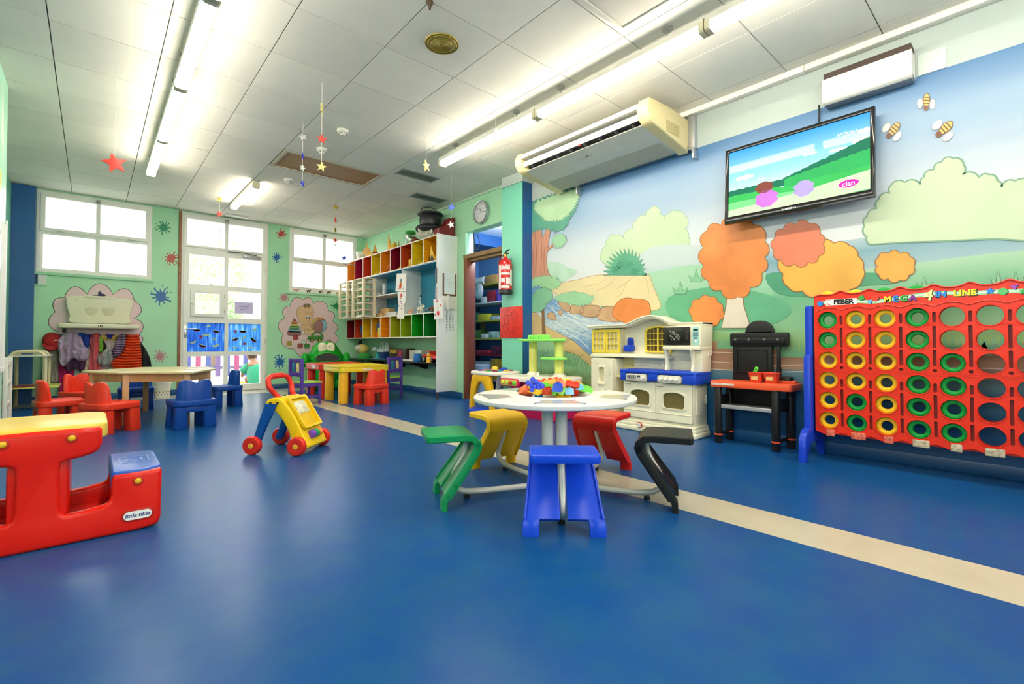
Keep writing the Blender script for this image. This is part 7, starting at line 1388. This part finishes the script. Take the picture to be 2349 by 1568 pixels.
# ================================================================ play stand, baby table and tray behind the round table
ps = thing('play_stand', 'pink and white toy stand with yellow posts and lime shelves', 'toy stand', (3.74, 3.74, 0)); PKM = PL('#cf2058', .35); LMY = PL('#dfe07a', .4); LMG = PL('#8fe66a', .38); WHP = PL('#eee6da', .35)
B().loft([[(x, y, z) for x, y in rrect(-.18*s, -.36*s, .24*s, .33*s, .05, 4)] for z, s in ((0, .95), (.01, .98), (.34, 1), (.4, 1.02))]).obj('cabinet', PKM, ps)
B().prism(cr([(-.26, .38), (-.28, .2), (-.26, 0), (-.235, -.2), (-.24, -.36), (-.1, -.42), (.15, -.42), (.26, -.36), (.27, 0), (.26, .34), (.1, .4), (-.1, .41)], 4), .395, .455, 'xy', bev=.014, seg=3).obj('top', WHP, ps)
cpn = B().prism(rrect(.06, .34, .36, .43, .03), -.285, -.24, 'yz', bev=.008).obj('control_panel', PKM, ps); B().prism(rrect(.075, .352, .345, .418, .025), -.289, -.284, 'yz').obj('panel_face', PL('#e0c05a'), cpn)
for y, c in ((.30, '#d8dc5a'), (.23, '#d8dc5a'), (.17, '#c83a3a'), (.115, '#7fd84a')): B().cyl((-.288, y, .385), (-.305, y, .385), .022, n=16, bev=.004).obj('button', PL(c), cpn)
for y in (.22, -.19):
    B().cyl((.1, y, .45), (.1, y, .86), .048, n=20).obj('post', LMY, ps); B().lathe([(.075, .452), (.07, .47), (.055, .485), (.048, .49)], 20, T(.1, y, 0)).obj('post_collar', WHP, ps)
B().prism(circ(.06, .05, .14, 36, .36), .84, .868, 'xy', bev=.01).obj('top_shelf', LMG, ps); b = B()
for i in range(6): b.box((.06, -.03+.045*i, .89), (.12, .034, .05), .015)
b.obj('ribbed_basket', LMG, ps); B().prism(circ(.04, -.16, .1, 30, .18), .64, .664, 'xy', bev=.008).obj('small_shelf', LMG, ps); B().lathe([(.02, .455), (.014, .49), (0, .5)], 12, T(-.02, .02, 0)).obj('tap', WHP, ps)
bt_ = thing('baby_table', 'white baby activity table with coloured buttons and yellow legs', 'toy table', (3.66, 4.44, 0), 0)
B().prism(cr([(-.2, -.24), (-.24, 0), (-.2, .22), (0, .26), (.2, .22), (.24, 0), (.2, -.24), (0, -.27)], 5), .44, .485, 'xy', bev=.018, seg=3).obj('top', WHP, bt_)
rd = random.Random(8)
for i, c in enumerate(('#8a2a2a', '#3aa0c8', '#e8c83a', '#a83a6a', '#2a9a4a', '#2a56c0', '#e86a3a', '#b8d84a', '#6a3a9a', '#e0402a', '#c8507a', '#3a3a3a')): B().ell((-.13+.085*(i % 4), -.15+.13*(i//4)+rd.uniform(-.02, .02), .49), (.036, .04, .012), 14).obj('button', PL(c), bt_)
B().ell((-.02, -.02, .51), (.04, .045, .035), 14).obj('dome', PL('#ecc84a'), bt_); B().ell((.06, -.1, .505), (.045, .05, .025), 14).obj('dome', PL('#3a4ac0'), bt_)
for sx in (-1, 1):
    P = cr([(-.22, .02), (-.18, .02), (-.13, .2), (-.06, .33), (0, .36), (.06, .33), (.13, .2), (.18, .02), (.22, .02), (.2, .25), (.16, .42), (.1, .45), (-.1, .45), (-.16, .42), (-.2, .25)], 3)
    B().prism(P, sx*.17, sx*.23, 'yz', bev=.012).obj('leg_arch', PL('#ecb51e') if sx < 0 else WHP, bt_)
    for y in (-.2, .2): B().cyl((sx*.2, y, 0), (sx*.2, y, .04), .022, n=12).obj('foot', PL('#e8a81c'), bt_)
q = onZ(1140, 940, .02); tg = tag(B().prism(cr([(-.3, -.16), (-.33, 0), (-.28, .14), (0, .18), (.28, .14), (.33, 0), (.3, -.16), (0, -.19)], 4), 0, .05, 'xy', bev=.015).obj('floor_tray', PL('#1d46c8', .3)), 'bright blue plastic tray on the floor behind the round table', 'tray'); tg.location = (q.x, q.y, 0); tg.rotation_euler = (0, 0, -YAW)
# ================================================================ store room shelves and contents
sr = thing('store_shelf', 'store room shelving seen through the doorway', 'shelf', (5.4, 6.65, 0)); XR = 5.2
for z, c in ((1.845, '#8f8a3c'), (1.52, '#cfcfd0'), (1.2, '#9a9a3a'), (.88, '#9a9a3a'), (.595, '#8a1c34'), (.16, '#8d8d8d')): B().bb(-.2, -.75, z, .28, .75, z+.025, .003).obj('shelf_board', PL(c, .5), sr)
for y in (-.75, .75):
    for x in (-.19, .27): B().bb(x-.015, y-.015, 0, x+.015, y+.015, 2.1).obj('upright', PL('#3a4a5a'), sr)
def sbox(name, lab, cat, px0, py0, px1, py1, col, dep=.25, X=XR+.03, bev=.006, var=.1):
    a = onX(px0, py1, X); b_ = onX(px1, py0, X); m = M(col, .5, var=var, scale=12)
    return tag(B().bb(X, a.y, a.z, X+dep, b_.y, b_.z, bev).obj(name, m), lab, cat)
def on(z, o): 
    dz = z-min(v.co.z for v in o.data.vertices); o.location.z += dz; return o
on(1.8705, sbox('cardboard_box', 'open cardboard box with printed grey hand on the top store shelf', 'box', 1113, 630, 1141, 654, '#b98a52', .3)); on(1.8705, sbox('cloth_bundle', 'dark blue bundle on the top store shelf', 'bundle', 1089, 640, 1100, 655, '#1f3f8a'))
on(1.5455, sbox('file_box', 'crimson box on the white store shelf', 'box', 1117, 664, 1135, 692, '#8f1c30')); on(1.5455, sbox('file_box', 'violet folder on the white store shelf', 'box', 1136.5, 663, 1142, 690, '#4a2f8a')); on(1.5455, sbox('white_cups', 'white plastic cups on the white store shelf', 'cups', 1102, 679, 1116, 694, '#dfe2e6')); on(1.5455, sbox('dark_jar', 'dark jar at the left of the white store shelf', 'jar', 1091, 680, 1100, 696, '#2a2f3a'))
yb = on(1.2255, sbox('storage_bin', 'yellow plastic bin on the third store shelf', 'bin', 1096, 717, 1123, 734, '#c9b82a')); on(1.2255, sbox('bottle_pack', 'blue and white packs on the third store shelf', 'pack', 1124.5, 724, 1141, 733, '#8fa0b8', var=.6)); on(1.2255, sbox('green_pack', 'green pack at the left of the third store shelf', 'pack', 1088, 715, 1094.5, 735, '#3a6a5a', var=.5))
on(.9055, sbox('white_carton', 'white carton of brushes on the lime store shelf', 'carton', 1103, 762, 1119, 773, '#d8dade')); on(.9055, sbox('paper_stack', 'teal and white paper stack on the lime store shelf', 'papers', 1121, 757, 1141, 773, '#9fc0ba', var=.4)); on(.9055, sbox('green_crate', 'green crate at the left of the lime store shelf', 'crate', 1088, 753, 1101, 773, '#3f6a2a', var=.4))
br = thing('brush_bundle', 'bundle of paint brushes standing behind the white carton', 'brushes', (5.52, onX(1108, 770, 5.52).y, .9055))
for i in range(9): B().cyl((0, .012*(i-4), 0), (0, .02*(i-4), .3+.02*(i % 3)), .006, n=6).obj('brush', Mwood('#c9a06a', '#a87a48'), br)
on(.6205, sbox('folded_cloth', 'folded red cloths on the crimson store shelf', 'cloth', 1091, 798, 1126, 808, '#a82430', bev=.02, var=.5)); on(.6205, sbox('gift_bag', 'patterned paper bags on the crimson store shelf', 'bags', 1127, 787, 1141, 808, '#5a1f3a', var=.6))
on(.1855, sbox('drawer_tower', 'grey plastic drawer tower at the bottom of the store shelf', 'drawers', 1090, 838, 1122, 875, '#b4b9c4', .4)); on(.1855, sbox('yellow_crate', 'yellow stacking crate beside the drawer tower', 'crate', 1126, 828, 1142, 875, '#c8a026', var=.3))
pbg = tag(B().loft([[(x*s, y*s, z) for x, y in circ(0, 0, .12, 16)] for z, s in ((0, .8), (.02, .95), (.25, 1.05), (.4, 1.1), (.46, 1.2), (.47, 1.0))]).obj('waste_bin', PL('#c3d3df', .3)), 'pale plastic bin with liner just inside the store room', 'bin'); qq = onZ(1093, 902); pbg.location = (qq.x+.12, qq.y+.02, 0)
hl = tag(B().ell((0, 0, 0), (.05, .11, .15), 16).obj('clear_bag', M('#a9b2bc', .25, var=.4, scale=9, bump=.4, bscale=20)), 'clear plastic bag hanging by the store shelves', 'bag'); hl.location = tuple(onX(1099, 668, 5.12))
tag(B().cyl((0, -.1, 0), (0, .12, 0), .075, n=20).obj('paper_roll', PL('#d9dde2')), 'white paper roll lying on the top store shelf', 'roll').location = (5.28, onX(1106, 640, 5.28).y, 1.946)
bulb = bpy.data.lights.new('store_room_bulb', 'POINT'); bulb.energy = 42; bulb.shadow_soft_size = .12; bulb.color = (.86, .93, 1.); bo_ = bpy.data.objects.new('store_room_bulb', bulb); COL.objects.link(bo_); bo_.location = (4.9, 5.2, 2.48)
tag(B().lathe([(0, -.06), (.03, -.055), (.045, -.02), (.03, .02), (.02, .03), (.02, .08), (0, .08)], 16, T(4.9, 5.2, 2.58)).obj('lamp_holder', PL('#e6e6e6')), 'bare lamp holder on the store room ceiling', 'lamp')
for i, (a, b_, c) in enumerate((((4.25, 5.66, 2.47), (4.25, 5.64, 2.3), (4.24, 5.62, 2.14)), ((4.27, 5.6, 2.46), (4.3, 5.58, 2.3), (4.2, 5.55, 2.14)))): tag(B().tube(cr([a, b_, c], 6, False), .009 if i == 0 else .005, 6).obj('cable', BLACK), ('thick' if i == 0 else 'thin')+' black cable in the opening above the store room door', 'cable')
# ================================================================ terrace beyond the glazed door
GRD = M('#a8a8a6', .7, var=.05, scale=2); struct(B().bb(-16, -16, -.35, 18, 40, -.12).obj('ground_terrace', GRD), 'pale paved terrace outside')
dk_ = thing('terrace_deck', 'grey boarded deck outside the door', 'deck', (1.2, 10.9, -.12))
for i in range(16): B().bb(-.9, -1.5+.19*i, 0, .62, -1.5+.19*i+.18, .05, .003).obj('deck_board', M('#43465a', .8, var=.15, scale=5, stretch=(1, 8, 1)), dk_)
fc = thing('picket_fence', 'picket fence of lilac and pink boards beyond the terrace', 'fence', (2.6, 14.6, -.12))
for i in range(40):
    B().prism([(-.06, 0), (.06, 0), (.06, .95), (0, 1.05), (-.06, .95)], -.01, .01, 'xz', m=T(-3.4+.22*i, 0, .05)).obj('picket', M(('#3f4680', '#8a3a60', '#3f4680', '#5f4a78')[i % 4], .6), fc)
B().bb(-3.5, .011, .25, 5.4, .035, .33).bb(-3.5, .011, .75, 5.4, .035, .83).obj('rail', M('#5a5f7a', .6), fc)
def tree(lab, x, y, h, r, seed):
    t = thing('garden_tree', lab, 'tree', (x, y, -.12)); rd = random.Random(seed)
    B().tube([(0, 0, 0), (.05, 0, h*.3), (0, .05, h*.6)], [.14, .11, .07], 10).obj('trunk', Mwood('#6b5a48', '#5a4a3a'), t)
    vs, fs = [], []
    for i in range(1500):
        d = Vector((rd.gauss(0, 1), rd.gauss(0, 1), rd.gauss(0, .8))).normalized()*r*rd.uniform(.35, 1)**.5; c = Vector((0, 0, h*.7))+d; a = Vector((rd.gauss(0, 1), rd.gauss(0, 1), rd.gauss(0, 1))).normalized()*.09; b_ = a.cross(Vector((rd.gauss(0, 1), rd.gauss(0, 1), 1))).normalized()*.05; n = len(vs)
        vs += [tuple(c-a), tuple(c+b_), tuple(c+a), tuple(c-b_)]; fs.append((n, n+1, n+2, n+3))
    me = bpy.data.meshes.new('foliage'); me.from_pydata(vs, [], fs); me.materials.append(lucent(M('#a3bd8e', .6, var=.3, scale=3), .4)); o = bpy.data.objects.new('foliage', me); COL.objects.link(o); o.parent = t; o['kind'] = 'stuff'
tree('leafy tree seen pale through the upper door panes', 3.55, 22.5, 5.6, 1.5, 4); tree('small leafy tree seen through the door hatch pane', 3.2, 19.5, 2.6, .95, 6)
# child crouching on the terrace in a green shirt
pr_ = thing('person', 'child in a green shirt crouching on the terrace with back turned', 'person', (2.47, 10.28, -.12), 20)
SH = M('#1f8a6c', .8, var=.08, scale=9, bump=.2, bscale=18); SKN = M('#8f5f48', .5, var=.04); YS = M('#b8932c', .7, var=.06)
def skin(name, V_, E_, R_, mat, par):
    me = bpy.data.meshes.new(name); me.from_pydata(V_, E_, []); o = bpy.data.objects.new(name, me); COL.objects.link(o); me.materials.append(mat); o.parent = par
    md = o.modifiers.new('skin', 'SKIN')
    for v, r in zip(me.skin_vertices[0].data, R_): v.radius = (r, r)
    me.skin_vertices[0].data[0].use_root = True; md.use_smooth_shade = True; s = o.modifiers.new('sub', 'SUBSURF'); s.levels = 2; s.render_levels = 2; return o
skin('body', [(0, 0, .17), (0, .05, .3), (0, .12, .44), (0, .17, .53), (0, .2, .58), (0, .24, .66), (.08, .02, .17), (.13, .22, .27), (.12, .14, .08), (.12, .24, .04), (-.08, .02, .17), (-.13, .22, .27), (-.12, .14, .08), (-.12, .24, .04), (.11, .16, .5), (.17, .26, .38), (.13, .36, .27), (-.11, .16, .5), (-.17, .26, .38), (-.13, .36, .27)],
     [(0, 1), (1, 2), (2, 3), (3, 4), (4, 5), (0, 6), (6, 7), (7, 8), (8, 9), (0, 10), (10, 11), (11, 12), (12, 13), (3, 14), (14, 15), (15, 16), (3, 17), (17, 18), (18, 19)],
     [.11, .11, .115, .07, .045, .075, .085, .06, .045, .035, .085, .06, .045, .035, .05, .038, .028, .05, .038, .028], SKN, pr_)
B().ell((0, .26, .69), (.085, .095, .1), 20).obj('head', SKN, pr_); B().ell((0, .245, .71), (.092, .1, .1), 20).obj('hair', M('#4a2c22', .7, var=.2, scale=30), pr_)
B().loft([[(x*1.0, y0+y, z) for x, y in circ(0, 0, r, 20, r*.92)] for z, r, y0 in ((.13, .20, -.01), (.2, .205, .02), (.3, .195, .06), (.4, .175, .1), (.49, .14, .14), (.555, .075, .18))]).obj('shirt', SH, pr_)
for s in (-1, 1): B().loft([[(s*(.11+.06*k)+x, .16+.09*k+y, .49-.09*k+zz) for x, y, zz in [(r*math.cos(q*math.pi/6), r*.5*math.sin(q*math.pi/6), r*math.sin(q*math.pi/6)) for q in range(12)]] for k, r in ((0, .075), (.5, .072), (1., .066))]).obj('sleeve', SH, pr_)
B().loft([[(x, y0+y, z) for x, y in circ(0, 0, r, 20, r)] for z, r, y0 in ((.0, .13, .0), (.06, .17, .02), (.13, .17, .02), (.16, .13, .02))]).obj('shorts', YS, pr_)
tyt = thing('toy_car', 'yellow ride-on toy with dark blue wheel beside the crouching child', 'toy', (2.06, 10.0, -.12), 30); B().box((0, 0, .1), (.3, .2, .1), .03).ell((.06, 0, .17), (.07, .08, .06), 14).obj('body', YS, tyt)
for x in (-.1, .1):
    for y in (-.11, .11): B().cyl((x, y-.015, .05), (x, y+.015, .05), .05, n=16, bev=.006).obj('wheel', M('#2a2a66', .4), tyt)
